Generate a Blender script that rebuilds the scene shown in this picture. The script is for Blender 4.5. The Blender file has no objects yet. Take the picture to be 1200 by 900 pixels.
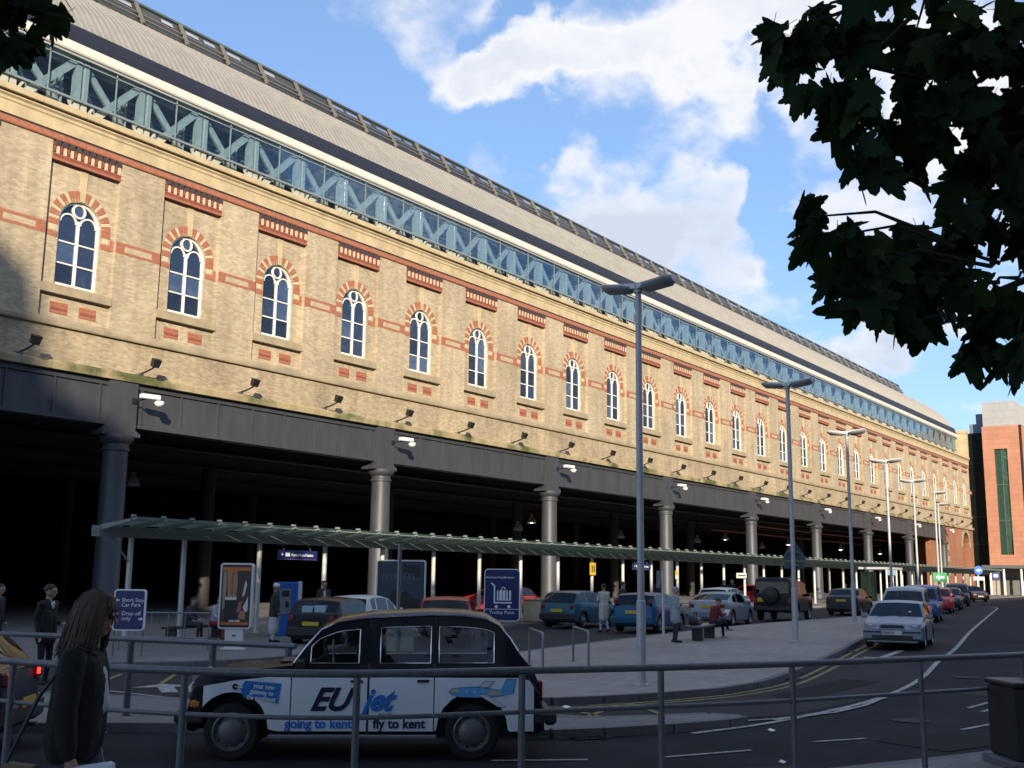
import bpy, bmesh, math, random
from mathutils import Vector, Matrix
import numpy as np

random.seed(11)
PI = math.pi
S = bpy.context.scene
COL = S.collection
rad = math.radians
V = Vector

# ------------------------------------------------------------------ camera
CAMZ = 2.12
yaw, pitch, roll = rad(35.45), rad(10.09), rad(0.672)
fw = V((math.cos(yaw)*math.cos(pitch), math.sin(yaw)*math.cos(pitch), math.sin(pitch)))
rt = V((math.sin(yaw), -math.cos(yaw), 0))
up = rt.cross(fw)
r2 = rt*math.cos(roll)+up*math.sin(roll)
u2 = -rt*math.sin(roll)+up*math.cos(roll)
cd = bpy.data.cameras.new("Camera")
cam = bpy.data.objects.new("Camera", cd); COL.objects.link(cam)
M = Matrix((r2, u2, -fw)).transposed().to_4x4(); M.translation = V((0, 0, CAMZ))
cam.matrix_world = M
cd.sensor_width = 36; cd.lens = 36*1285/1200; cd.clip_end = 6000; cd.clip_start = .05
S.camera = cam

# ------------------------------------------------------------------ sun, sky, exposure
EL = 17.0
trav = V((.886, .82, 0)).normalized()*math.cos(rad(EL)); trav.z = -math.sin(rad(EL))
sd = bpy.data.lights.new("Sun", 'SUN'); sd.energy = 4.8; sd.angle = rad(.5); sd.color = (1, .86, .66)
sun = bpy.data.objects.new("Sun", sd); COL.objects.link(sun)
sun.rotation_euler = trav.to_track_quat('-Z', 'Y').to_euler(); sun.location = (-40, -40, 60)
SKY_STRENGTH = .15
S.view_settings.view_transform = 'Standard'; S.view_settings.look = 'None'
S.view_settings.exposure = 0.6; S.view_settings.gamma = 1

W = bpy.data.worlds.new("World"); S.world = W; W.use_nodes = True
wt = W.node_tree; wn = wt.nodes; wl = wt.links; wn.clear()
def N(t, nodes=wn, **k):
    n = nodes.new(t)
    for a, b in k.items(): setattr(n, a, b)
    return n
def mth(op, a, b=None, c=None, nodes=wn, links=wl, clamp=False):
    n = nodes.new('ShaderNodeMath'); n.operation = op; n.use_clamp = clamp
    for i, x in enumerate((a, b, c)):
        if x is None: continue
        if isinstance(x, (int, float)): n.inputs[i].default_value = x
        else: links.new(x, n.inputs[i])
    return n.outputs[0]
sky = N('ShaderNodeTexSky'); sky.sky_type = 'NISHITA'; sky.sun_disc = False
sky.sun_elevation = rad(EL); sky.sun_rotation = math.atan2(-trav.x, -trav.y)
sky.air_density = 1.0; sky.dust_density = .25; sky.ozone_density = 3.6; sky.altitude = 50
tc = N('ShaderNodeTexCoord'); d = tc.outputs['Generated']
nrm = N('ShaderNodeVectorMath', operation='NORMALIZE'); wl.new(d, nrm.inputs[0]); d = nrm.outputs[0]
sep = N('ShaderNodeSeparateXYZ'); wl.new(d, sep.inputs[0])
den = mth('ADD', mth('MAXIMUM', sep.outputs[2], 0.0), .22)
cmb = N('ShaderNodeCombineXYZ')
wl.new(mth('DIVIDE', sep.outputs[0], den), cmb.inputs[0]); wl.new(mth('DIVIDE', sep.outputs[1], den), cmb.inputs[1])
nz = N('ShaderNodeTexNoise'); nz.inputs['Scale'].default_value = 3.0; nz.inputs['Detail'].default_value = 10; nz.inputs['Roughness'].default_value = .6
wl.new(cmb.outputs[0], nz.inputs['Vector'])
nz2 = N('ShaderNodeTexNoise'); nz2.inputs['Scale'].default_value = .9; nz2.inputs['Detail'].default_value = 3
wl.new(cmb.outputs[0], nz2.inputs['Vector'])
# clouds of this sky: direction of each bank, half-width, strength (+ cloud, - clear blue); elsewhere the noise alone decides
BANKS = [(0.719, 0.543, 0.434, 0.042, 0.25), (0.752, 0.493, 0.438, 0.055, 0.30), (0.778, 0.448, 0.440, 0.061, 0.31), (0.811, 0.375, 0.449, 0.061, 0.30), (0.761, 0.455, 0.463, 0.036, 0.18), (0.827, 0.327, 0.458, 0.055, 0.23), (0.857, 0.272, 0.439, 0.067, 0.25), (0.888, 0.205, 0.411, 0.073, 0.23), (0.815, 0.401, 0.418, 0.036, 0.14), (0.661, 0.583, 0.473, 0.036, 0.14), (0.685, 0.547, 0.481, 0.024, 0.09), (0.781, 0.512, 0.357, 0.030, 0.18), (0.799, 0.479, 0.363, 0.052, 0.31), (0.837, 0.414, 0.358, 0.058, 0.32), (0.863, 0.369, 0.345, 0.036, 0.23), (0.814, 0.487, 0.317, 0.036, 0.21), (0.845, 0.435, 0.312, 0.049, 0.25), (0.870, 0.389, 0.303, 0.036, 0.21), (0.785, 0.523, 0.332, 0.024, 0.14), (0.872, 0.407, 0.271, 0.042, 0.18), (0.889, 0.382, 0.252, 0.024, 0.16), (0.880, 0.305, 0.364, 0.036, 0.18), (0.906, 0.256, 0.338, 0.049, 0.25), (0.915, 0.209, 0.346, 0.049, 0.23), (0.898, 0.314, 0.309, 0.024, 0.09), (0.941, 0.265, 0.209, 0.049, 0.30), (0.931, 0.299, 0.207, 0.033, 0.23), (0.953, 0.227, 0.199, 0.042, 0.25), (0.923, 0.326, 0.205, 0.018, 0.07), (0.653, 0.633, 0.416, 0.075, -0.45), (0.574, 0.679, 0.459, 0.075, -0.45), (0.718, 0.589, 0.372, 0.044, -0.45), (0.749, 0.536, 0.389, 0.037, -0.36), (0.775, 0.494, 0.395, 0.034, -0.27), (0.795, 0.458, 0.397, 0.037, -0.24), (0.821, 0.413, 0.395, 0.037, -0.24), (0.842, 0.374, 0.388, 0.037, -0.21), (0.862, 0.343, 0.374, 0.031, -0.24), (0.877, 0.327, 0.352, 0.031, -0.38), (0.888, 0.345, 0.304, 0.034, -0.45), (0.849, 0.337, 0.407, 0.016, -0.18), (0.677, 0.596, 0.431, 0.025, -0.15), (0.901, 0.347, 0.261, 0.037, -0.38), (0.925, 0.336, 0.179, 0.037, -0.30), (0.949, 0.195, 0.249, 0.036, 0.06), (0.888, 0.333, 0.317, 0.025, -0.38), (0.941, 0.305, 0.149, 0.075, -0.12), (0.710, 0.519, 0.475, 0.025, -0.27), (0.728, 0.478, 0.491, 0.031, -0.30), (0.701, 0.540, 0.466, 0.016, -0.15), (0.909, 0.386, 0.159, 0.056, -0.15), (0.959, 0.238, 0.153, 0.056, -0.08), (0.862, 0.320, 0.392, 0.016, -0.15)]
wz = N('ShaderNodeTexNoise'); wz.inputs['Scale'].default_value = 10; wz.inputs['Detail'].default_value = 7; wl.new(d, wz.inputs['Vector'])
wa = N('ShaderNodeVectorMath', operation='MULTIPLY_ADD'); wl.new(wz.outputs['Color'], wa.inputs[0]); wa.inputs[1].default_value = (.2, .2, .2); wa.inputs[2].default_value = (-.1, -.1, -.1)
wb = N('ShaderNodeVectorMath', operation='ADD'); wl.new(wa.outputs[0], wb.inputs[0]); wl.new(d, wb.inputs[1]); d = wb.outputs[0]
acc = None
for (cx, cy, cz, hw, st) in BANKS:
    dp = N('ShaderNodeVectorMath', operation='DISTANCE'); wl.new(d, dp.inputs[0]); dp.inputs[1].default_value = (cx, cy, cz)
    mr = N('ShaderNodeMapRange', interpolation_type='SMOOTHSTEP'); wl.new(dp.outputs['Value'], mr.inputs[0])
    mr.inputs[1].default_value = 0; mr.inputs[2].default_value = hw*1.3; mr.inputs[3].default_value = st; mr.inputs[4].default_value = 0
    acc = mr.outputs[0] if acc is None else mth('ADD', acc, mr.outputs[0])
acc = mth('ADD', mth('MAXIMUM', mth('MINIMUM', acc, .24), -.24), .085)
dens = mth('ADD', mth('ADD', mth('ADD', mth('MULTIPLY', nz.outputs[0], 1.05), -.15), mth('MULTIPLY', nz2.outputs[0], .25)), acc)
mask = N('ShaderNodeMapRange', interpolation_type='SMOOTHSTEP'); wl.new(dens, mask.inputs[0])
mask.inputs[1].default_value = .52; mask.inputs[2].default_value = .82
lit = N('ShaderNodeMapRange', interpolation_type='SMOOTHSTEP'); wl.new(dens, lit.inputs[0])   # thick cores turn grey-blue underneath
lit.inputs[1].default_value = .74; lit.inputs[2].default_value = .96
ccol = N('ShaderNodeMixRGB'); gacc = mth('MULTIPLY', lit.outputs[0], .5)
for (cx, cy, cz, hw, st) in [(0.817, 0.489, 0.306, 0.070, 0.55), (0.848, 0.428, 0.312, 0.078, 0.60), (0.875, 0.383, 0.296, 0.054, 0.50), (0.787, 0.525, 0.325, 0.047, 0.35), (0.941, 0.273, 0.202, 0.062, 0.70), (0.952, 0.234, 0.196, 0.039, 0.50), (0.655, 0.588, 0.475, 0.047, 0.30), (0.909, 0.265, 0.322, 0.047, 0.30), (0.709, 0.546, 0.447, 0.039, 0.20), (0.851, 0.354, 0.388, 0.047, 0.25)]:      # shaded undersides
    dp = N('ShaderNodeVectorMath', operation='DISTANCE'); wl.new(d, dp.inputs[0]); dp.inputs[1].default_value = (cx, cy, cz)
    mr = N('ShaderNodeMapRange', interpolation_type='SMOOTHSTEP'); wl.new(dp.outputs['Value'], mr.inputs[0])
    mr.inputs[1].default_value = 0; mr.inputs[2].default_value = hw*1.4; mr.inputs[3].default_value = st; mr.inputs[4].default_value = 0
    gacc = mth('ADD', gacc, mr.outputs[0])
gacc = mth('MULTIPLY', gacc, mth('ADD', mth('MULTIPLY', nz.outputs[0], 1.6), .2), clamp=True)
wl.new(gacc, ccol.inputs[0])
ccol.inputs[1].default_value = (4.55, 4.5, 4.5, 1); ccol.inputs[2].default_value = (3.0, 3.3, 3.85, 1)
mixc = N('ShaderNodeMixRGB'); wl.new(mth('MULTIPLY', mask.outputs[0], .93), mixc.inputs[0])
gm = N('ShaderNodeGamma'); gm.inputs[1].default_value = .62; wl.new(sky.outputs[0], gm.inputs[0])
sc = N('ShaderNodeVectorMath', operation='SCALE'); wl.new(gm.outputs[0], sc.inputs[0]); sc.inputs['Scale'].default_value = 1.5
tn = N('ShaderNodeMixRGB', blend_type='MULTIPLY'); tn.inputs[0].default_value = 1; tn.inputs[2].default_value = (.79, .91, 1.12, 1); wl.new(sc.outputs[0], tn.inputs[1])
wl.new(tn.outputs[0], mixc.inputs[1]); wl.new(ccol.outputs[0], mixc.inputs[2])
bg = N('ShaderNodeBackground'); bg.inputs[1].default_value = SKY_STRENGTH; wl.new(mixc.outputs[0], bg.inputs[0])
wo = N('ShaderNodeOutputWorld'); wl.new(bg.outputs[0], wo.inputs[0])

# ------------------------------------------------------------------ ground heights
GX = [-400, 12, 20, 30, 45, 70, 110, 170, 900]; GZ = [0, 0, 0, .18, .36, .5, .6, .66, .66]
def zg(x): return float(np.interp(x, GX, GZ))

# ------------------------------------------------------------------ materials
MATS = {}
def mat(name, col=(.5, .5, .5), rough=.6, metal=0.0, var=0.0, vscale=3.0, bump=0.0, bscale=30.0, coat=0.0, emit=None, estr=0, spec=.5, streak=0.0):
    if name in MATS: return MATS[name]
    m = bpy.data.materials.new(name); m.use_nodes = True; nt = m.node_tree; n = nt.nodes; l = nt.links
    b = n['Principled BSDF']
    b.inputs['Base Color'].default_value = (*col, 1); b.inputs['Roughness'].default_value = rough; b.inputs['Metallic'].default_value = metal
    b.inputs['Specular IOR Level'].default_value = spec
    if coat: b.inputs['Coat Weight'].default_value = coat; b.inputs['Coat Roughness'].default_value = .08
    if emit: b.inputs['Emission Color'].default_value = (*emit, 1); b.inputs['Emission Strength'].default_value = estr
    if var or bump:
        t = n.new('ShaderNodeTexCoord')
    if var:
        z = n.new('ShaderNodeTexNoise'); z.inputs['Scale'].default_value = vscale; z.inputs['Detail'].default_value = 8; z.inputs['Roughness'].default_value = .65
        mp = n.new('ShaderNodeMapping'); l.new(t.outputs['Object'], mp.inputs[0]); l.new(mp.outputs[0], z.inputs['Vector'])
        if streak: mp.inputs['Scale'].default_value = (1, 1, streak)
        mx = n.new('ShaderNodeMixRGB'); rr = n.new('ShaderNodeMapRange'); l.new(z.outputs[0], rr.inputs[0]); rr.inputs[1].default_value = .3; rr.inputs[2].default_value = .7
        l.new(rr.outputs[0], mx.inputs[0])
        mx.inputs[1].default_value = (*[c*(1-var) for c in col], 1); mx.inputs[2].default_value = (*[min(1, c*(1+var)) for c in col], 1)
        l.new(mx.outputs[0], b.inputs['Base Color'])
        rg = n.new('ShaderNodeMapRange'); l.new(z.outputs[0], rg.inputs[0]); rg.inputs[3].default_value = max(0, rough-.1); rg.inputs[4].default_value = min(1, rough+.1)
        l.new(rg.outputs[0], b.inputs['Roughness'])
    if bump:
        z2 = n.new('ShaderNodeTexNoise'); z2.inputs['Scale'].default_value = bscale; z2.inputs['Detail'].default_value = 6; l.new(t.outputs['Object'], z2.inputs['Vector'])
        bp = n.new('ShaderNodeBump'); bp.inputs['Strength'].default_value = bump; bp.inputs['Distance'].default_value = .02
        l.new(z2.outputs[0], bp.inputs['Height']); l.new(bp.outputs[0], b.inputs['Normal'])
    MATS[name] = m; return m

def brick_mat(name, c1, c2, mort, bw=.225, bh=.075, msize=.008, stain=.35, bump=.25, axis='XZ', big=.25):
    m = bpy.data.materials.new(name); m.use_nodes = True; nt = m.node_tree; n = nt.nodes; l = nt.links; b = n['Principled BSDF']
    t = n.new('ShaderNodeTexCoord'); s = n.new('ShaderNodeSeparateXYZ'); l.new(t.outputs['Object'], s.inputs[0])
    c = n.new('ShaderNodeCombineXYZ')
    i0, i1 = {'XZ': (0, 2), 'YZ': (1, 2), 'XY': (0, 1)}[axis]
    l.new(s.outputs[i0], c.inputs[0]); l.new(s.outputs[i1], c.inputs[1])
    br = n.new('ShaderNodeTexBrick'); l.new(c.outputs[0], br.inputs['Vector']); br.inputs['Scale'].default_value = 1
    br.inputs['Brick Width'].default_value = bw; br.inputs['Row Height'].default_value = bh; br.inputs['Mortar Size'].default_value = msize
    br.inputs['Color1'].default_value = (*c1, 1); br.inputs['Color2'].default_value = (*c2, 1); br.inputs['Mortar'].default_value = (*mort, 1); br.inputs['Bias'].default_value = -.1
    zf = n.new('ShaderNodeTexNoise'); zf.inputs['Scale'].default_value = 5.5; zf.inputs['Detail'].default_value = 7; zf.inputs['Roughness'].default_value = .75; l.new(t.outputs['Object'], zf.inputs['Vector'])
    z = n.new('ShaderNodeTexNoise'); z.inputs['Scale'].default_value = big; z.inputs['Detail'].default_value = 9; z.inputs['Roughness'].default_value = .7; l.new(t.outputs['Object'], z.inputs['Vector'])
    r = n.new('ShaderNodeMapRange'); l.new(z.outputs[0], r.inputs[0]); r.inputs[1].default_value = .3; r.inputs[2].default_value = .75; r.inputs[3].default_value = 1+stain*.45; r.inputs[4].default_value = 1-stain
    mx = n.new('ShaderNodeMixRGB'); mx.blend_type = 'MULTIPLY'; mx.inputs[0].default_value = 1; l.new(br.outputs[0], mx.inputs[1])
    cc = n.new('ShaderNodeCombineXYZ')
    rf = n.new('ShaderNodeMapRange'); l.new(zf.outputs[0], rf.inputs[0]); rf.inputs[1].default_value = .3; rf.inputs[2].default_value = .7; rf.inputs[3].default_value = 1-stain*.32; rf.inputs[4].default_value = 1+stain*.3
    pr = mth('MULTIPLY', r.outputs[0], rf.outputs[0], nodes=n, links=l)
    if axis == 'XZ':          # rain streaks and soot
        mp = n.new('ShaderNodeMapping'); mp.inputs['Scale'].default_value = (1.6, 1, .13); l.new(t.outputs['Object'], mp.inputs[0])
        zs = n.new('ShaderNodeTexNoise'); zs.inputs['Scale'].default_value = 1.1; zs.inputs['Detail'].default_value = 6; zs.inputs['Roughness'].default_value = .6; l.new(mp.outputs[0], zs.inputs['Vector'])
        rs = n.new('ShaderNodeMapRange'); l.new(zs.outputs[0], rs.inputs[0]); rs.inputs[1].default_value = .35; rs.inputs[2].default_value = .68; rs.inputs[3].default_value = 1.06; rs.inputs[4].default_value = .80
        pr = mth('MULTIPLY', pr, rs.outputs[0], nodes=n, links=l)
    for k in range(3): l.new(pr, cc.inputs[k])
    l.new(cc.outputs[0], mx.inputs[2]); l.new(mx.outputs[0], b.inputs['Base Color']); b.inputs['Roughness'].default_value = .85
    bp = n.new('ShaderNodeBump'); bp.inputs['Strength'].default_value = bump; bp.inputs['Distance'].default_value = .012
    inv = mth('SUBTRACT', 1, br.outputs['Fac'], nodes=n, links=l); l.new(inv, bp.inputs['Height']); l.new(bp.outputs[0], b.inputs['Normal'])
    MATS[name] = m; return m

def glass_mat(name, tint=(.6, .7, .75), gloss=.12, gcol=(1, 1, 1), rough=.02, solid=None, fr=.75, wavy=0):
    """pane: tinted see-through mixed with a mirror coat that grows at grazing angles"""
    if name in MATS: return MATS[name]
    m = bpy.data.materials.new(name); m.use_nodes = True; nt = m.node_tree; n = nt.nodes; l = nt.links
    n.remove(n['Principled BSDF'])
    if solid: a = n.new('ShaderNodeBsdfDiffuse'); a.inputs[0].default_value = (*solid, 1)
    else: a = n.new('ShaderNodeBsdfTransparent'); a.inputs[0].default_value = (*tint, 1)
    g = n.new('ShaderNodeBsdfGlossy'); g.inputs[0].default_value = (*gcol, 1); g.inputs['Roughness'].default_value = rough
    lw = n.new('ShaderNodeLayerWeight'); lw.inputs[0].default_value = .28
    if wavy:
        t = n.new('ShaderNodeNewGeometry'); z = n.new('ShaderNodeTexNoise'); z.inputs['Scale'].default_value = 1.3; l.new(t.outputs['Position'], z.inputs['Vector'])
        bp = n.new('ShaderNodeBump'); bp.inputs['Strength'].default_value = wavy; bp.inputs['Distance'].default_value = .3; l.new(z.outputs[0], bp.inputs['Height']); l.new(bp.outputs[0], g.inputs['Normal'])
    mx = n.new('ShaderNodeMixShader'); l.new(mth('ADD', mth('MULTIPLY', lw.outputs['Fresnel'], fr, nodes=n, links=l), gloss, nodes=n, links=l, clamp=True), mx.inputs[0])
    l.new(a.outputs[0], mx.inputs[1]); l.new(g.outputs[0], mx.inputs[2]); l.new(mx.outputs[0], n['Material Output'].inputs[0])
    MATS[name] = m; return m

# ------------------------------------------------------------------ mesh builder
class MB:
    def __init__(s): s.v = []; s.f = []; s.m = []; s.T = None
    def vert(s, p):
        p = V(p)
        if s.T is not None: p = s.T @ p
        s.v.append(tuple(p)); return len(s.v)-1
    def face(s, pts, mi=0):
        s.f.append([s.vert(p) for p in pts]); s.m.append(mi); return s
    def faces(s, verts, faces, mi=0):
        b = len(s.v)
        for p in verts: s.vert(p)
        for f in faces: s.f.append([b+i for i in f]); s.m.append(mi)
        return s
    def box(s, a, b, mi=0, bev=0):
        x0, y0, z0 = a; x1, y1, z1 = b
        if bev:
            e = bev; n = 0
            pts = []
            for z, i in ((z0, e), (z0+e, 0), (z1-e, 0), (z1, e)):
                pts += [(x0+i, y0+i, z), (x1-i, y0+i, z), (x1-i, y1-i, z), (x0+i, y1-i, z)]
            fs = [(3, 2, 1, 0), (12, 13, 14, 15)]
            for r in range(3):
                for k in range(4): fs.append((r*4+k, r*4+(k+1) % 4, r*4+4+(k+1) % 4, r*4+4+k))
            return s.faces(pts, fs, mi)
        return s.faces([(x0, y0, z0), (x1, y0, z0), (x1, y1, z0), (x0, y1, z0), (x0, y0, z1), (x1, y0, z1), (x1, y1, z1), (x0, y1, z1)],
                       [(3, 2, 1, 0), (4, 5, 6, 7), (0, 1, 5, 4), (1, 2, 6, 5), (2, 3, 7, 6), (3, 0, 4, 7)], mi)
    def tube(s, path, r, n=8, mi=0, cap=True):
        P = [V(p) for p in path]; rs = r if isinstance(r, (list, tuple)) else [r]*len(P)
        ref = None; vs = []; fs = []
        for i, p in enumerate(P):
            t = (P[min(i+1, len(P)-1)]-P[max(i-1, 0)]).normalized()
            if ref is None: ref = t.orthogonal().normalized()
            ref = (ref-t*ref.dot(t)).normalized(); q = t.cross(ref)
            for k in range(n): a = 2*PI*k/n; vs.append(p+(ref*math.cos(a)+q*math.sin(a))*rs[i])
        for i in range(len(P)-1):
            for k in range(n): fs.append((i*n+k, i*n+(k+1) % n, (i+1)*n+(k+1) % n, (i+1)*n+k))
        if cap: fs.append(tuple(range(n))[::-1]); fs.append(tuple((len(P)-1)*n+k for k in range(n)))
        return s.faces(vs, fs, mi)
    def lathe(s, prof, n=16, mi=0, c=(0, 0, 0), ax='z', sx=1, sy=1, cap=True):
        vs = []; fs = []
        for (r, z) in prof:
            for k in range(n):
                a = 2*PI*k/n; x, y = r*math.cos(a)*sx, r*math.sin(a)*sy
                p = {'z': (x, y, z), 'y': (x, z, -y), 'x': (z, x, y)}[ax]
                vs.append((p[0]+c[0], p[1]+c[1], p[2]+c[2]))
        for i in range(len(prof)-1):
            for k in range(n): fs.append((i*n+k, i*n+(k+1) % n, (i+1)*n+(k+1) % n, (i+1)*n+k))
        if cap: fs.append(tuple(range(n))[::-1]); fs.append(tuple((len(prof)-1)*n+k for k in range(n)))
        return s.faces(vs, fs, mi)
    def prism(s, poly, t0, t1, ax='y', mi=0, side=None):
        """poly of 2d points; ax = extrusion axis (y: poly in xz, x: poly in yz, z: poly in xy)"""
        def mk(p, t): return {'y': (p[0], t, p[1]), 'x': (t, p[0], p[1]), 'z': (p[0], p[1], t)}[ax]
        n = len(poly); vs = [mk(p, t0) for p in poly]+[mk(p, t1) for p in poly]
        s.faces(vs, [tuple(range(n)), tuple(range(n, 2*n))[::-1]], mi)
        b = len(s.v)-2*n
        for k in range(n): s.f.append([b+(k+1) % n, b+k, b+n+k, b+n+(k+1) % n]); s.m.append(mi if side is None else side)
        return s
    def ball(s, c, r, mi=0, n=12, m=8):
        rx, ry, rz = r if isinstance(r, (tuple, list)) else (r, r, r)
        prof = [(max(1e-4, math.sin(PI*i/m)), -math.cos(PI*i/m)) for i in range(m+1)]
        vs = []; fs = []
        for (q, z) in prof:
            for k in range(n): a = 2*PI*k/n; vs.append((c[0]+rx*q*math.cos(a), c[1]+ry*q*math.sin(a), c[2]+rz*z))
        for i in range(m):
            for k in range(n): fs.append((i*n+k, i*n+(k+1) % n, (i+1)*n+(k+1) % n, (i+1)*n+k))
        return s.faces(vs, fs, mi)
    def mesh(s, name, mats, smooth=None, fix=True, weld=False):
        me = bpy.data.meshes.new(name); me.from_pydata(s.v, [], s.f)
        for m in (mats if isinstance(mats, (list, tuple)) else [mats]): me.materials.append(m)
        me.polygons.foreach_set('material_index', s.m)
        if fix or weld:
            bm = bmesh.new(); bm.from_mesh(me)
            if weld: bmesh.ops.remove_doubles(bm, verts=bm.verts, dist=1e-4)
            if fix: bmesh.ops.recalc_face_normals(bm, faces=bm.faces)
            bm.to_mesh(me); bm.free()
        if smooth:
            me.polygons.foreach_set('use_smooth', [True]*len(me.polygons)); me.set_sharp_from_angle(angle=rad(smooth))
        me.update(); return me
    def build(s, name, mats, parent=None, smooth=None, fix=True, weld=False, loc=None, rz=None):
        return link(name, s.mesh(name, mats, smooth, fix, weld), parent, loc, rz)

def link(name, me, parent=None, loc=None, rz=None):
    o = bpy.data.objects.new(name, me); COL.objects.link(o)
    if parent is not None: o.parent = parent
    if loc is not None: o.location = loc
    if rz is not None: o.rotation_euler = (0, 0, rz)
    return o
def tag(o, label, cat, group=None, kind=None):
    if label: o['label'] = label
    if cat: o['category'] = cat
    if group: o['group'] = group
    if kind: o['kind'] = kind
    return o
def thing(name, label, cat, loc=(0, 0, 0), rz=0, group=None):
    o = link(name, None, None, loc, rz); o.empty_display_size = .2
    return tag(o, label, cat, group)
def struct(o): o['kind'] = 'structure'; return o
def clone(o, parent=None, delta=None):
    c = o.copy(); COL.objects.link(c); inv = o.matrix_parent_inverse.copy(); c.parent = parent; c.matrix_parent_inverse = inv
    if delta is not None: c.location = V(o.location)+V(delta)
    for ch in list(o.children): clone(ch, c)
    return c
ORD = ['first', 'second', 'third', 'fourth', 'fifth', 'sixth', 'seventh', 'eighth', 'ninth', 'tenth', 'eleventh', 'twelfth', 'thirteenth', 'fourteenth', 'fifteenth', 'sixteenth', 'seventeenth', 'eighteenth', 'nineteenth', 'twentieth', 'twenty-first', 'twenty-second', 'twenty-third', 'twenty-fourth', 'twenty-fifth', 'twenty-sixth', 'twenty-seventh', 'twenty-eighth', 'twenty-ninth']

TXT = {}
def text(body, size, parent, mt, loc, rot, name='lettering', align='LEFT', shear=0, bold=0, sx=1.0, ext=.002, spacing=1.0):
    key = (body, size, align, shear, bold, ext, spacing)
    if key not in TXT:
        cu = bpy.data.curves.new('t', 'FONT'); cu.body = body; cu.size = size; cu.align_x = align; cu.shear = shear; cu.offset = bold; cu.extrude = ext
        cu.resolution_u = 3; cu.space_character = spacing
        ob = bpy.data.objects.new('t', cu); COL.objects.link(ob)
        dg = bpy.context.evaluated_depsgraph_get(); TXT[key] = bpy.data.meshes.new_from_object(ob.evaluated_get(dg))
        bpy.data.objects.remove(ob)
    me = TXT[key].copy(); me.materials.clear(); me.materials.append(mt)
    o = link(name, me, parent, loc); o.rotation_euler = rot; o.scale = (sx, 1, 1); return o

# common materials
m_asph = mat('asphalt', (.026, .028, .033), .9, spec=.12, var=.42, vscale=.9, bump=.5, bscale=90)
m_asph2 = mat('old_asphalt', (.05, .048, .05), .9, spec=.15, var=.22, vscale=.8, bump=.5, bscale=90)
m_kerb = mat('kerb_granite', (.13, .13, .135), .8, var=.2, vscale=4, bump=.3)
m_white = mat('white_paint', (.72, .72, .70), .6, var=.1, vscale=5)
def worn_paint(name, c, under=(.04, .04, .043)):
    m = mat(name, c, .85, spec=.2); n = m.node_tree.nodes; l = m.node_tree.links; t = n.new('ShaderNodeTexCoord')
    z = n.new('ShaderNodeTexNoise'); z.inputs['Scale'].default_value = 7; z.inputs['Detail'].default_value = 9; z.inputs['Roughness'].default_value = .75; l.new(t.outputs['Object'], z.inputs['Vector'])
    r = n.new('ShaderNodeMapRange'); l.new(z.outputs[0], r.inputs[0]); r.inputs[1].default_value = .42; r.inputs[2].default_value = .60
    mx = n.new('ShaderNodeMixRGB'); l.new(r.outputs[0], mx.inputs[0]); mx.inputs[1].default_value = (*c, 1); mx.inputs[2].default_value = tuple(a*.6+b*.4 for a, b in zip(under, c))+(1,); l.new(mx.outputs[0], n['Principled BSDF'].inputs['Base Color']); return m
m_rdwhite = worn_paint('road_white', (.48, .48, .46)); m_rdyel = worn_paint('road_yellow', (.36, .29, .11))
m_black = mat('black_plastic', (.012, .012, .013), .5)
m_rubber = mat('rubber', (.012, .012, .012), .85)
m_galv = mat('galvanised_steel', (.22, .24, .26), .45, metal=.6, var=.15, vscale=12)
m_rail = mat('painted_rail_steel', (.13, .14, .155), .45, metal=.35, var=.2, vscale=14)
m_navy = mat('navy_sign', (.012, .025, .12), .4)
m_signwhite = mat('sign_white', (.8, .8, .8), .4)
m_skin = mat('skin', (.45, .27, .19), .55)
m_chrome = mat('chrome', (.7, .7, .72), .15, metal=1)
m_ledred = mat('red_lens', (.16, .008, .008), .25)
# ------------------------------------------------------------------ ground, roads, pavements
def sheet(name, poly, mt, zf, skirt=0.0, cuts=None, mt2=None):
    """flat polygon laid on the ground profile zf(x, y); skirt > 0 gives it a vertical edge (kerb face)"""
    bm = bmesh.new(); vs = [bm.verts.new((x, y, 0)) for x, y in poly]; bm.faces.new(vs)
    xs = [p[0] for p in poly]; ys = [p[1] for p in poly]
    for c in (cuts or [12, 16, 20, 25, 30, 37, 45, 57, 70, 90, 110, 140, 170]):
        if min(xs) < c < max(xs):
            bmesh.ops.bisect_plane(bm, geom=bm.verts[:]+bm.edges[:]+bm.faces[:], plane_co=(c, 0, 0), plane_no=(1, 0, 0))
    bmesh.ops.triangulate(bm, faces=bm.faces[:])
    for v in bm.verts: v.co.z = zf(v.co.x, v.co.y)
    bmesh.ops.recalc_face_normals(bm, faces=bm.faces)
    if sum(f.normal.z for f in bm.faces) < 0: bmesh.ops.reverse_faces(bm, faces=bm.faces)
    if skirt:
        be = [e for e in bm.edges if e.is_boundary]
        r = bmesh.ops.extrude_edge_only(bm, edges=be)
        for g in r['geom']:
            if isinstance(g, bmesh.types.BMVert): g.co.z -= skirt
        bmesh.ops.recalc_face_normals(bm, faces=bm.faces)
    me = bpy.data.meshes.new(name); bm.to_mesh(me); bm.free(); me.materials.append(mt)
    o = link(name, me); struct(o); return o
GR = lambda x, y: zg(x)
ground = sheet('ground', [(-900, -900), (1400, -900), (1400, 1400), (-900, 1400)], mat('far_ground', (.09, .09, .085), .9, var=.2, vscale=.05), lambda x, y: zg(x)-.02)
road = sheet('road', [(-300, -300), (400, -300), (400, 300), (-300, 300)], m_asph, GR)
inner_road = sheet('drop_off_road', [(12, 16.5), (20, 17.3), (60, 17.5), (150, 26), (150, 27), (25, 27), (12, 26)], m_asph2, lambda x, y: zg(x)+.004)
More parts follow.
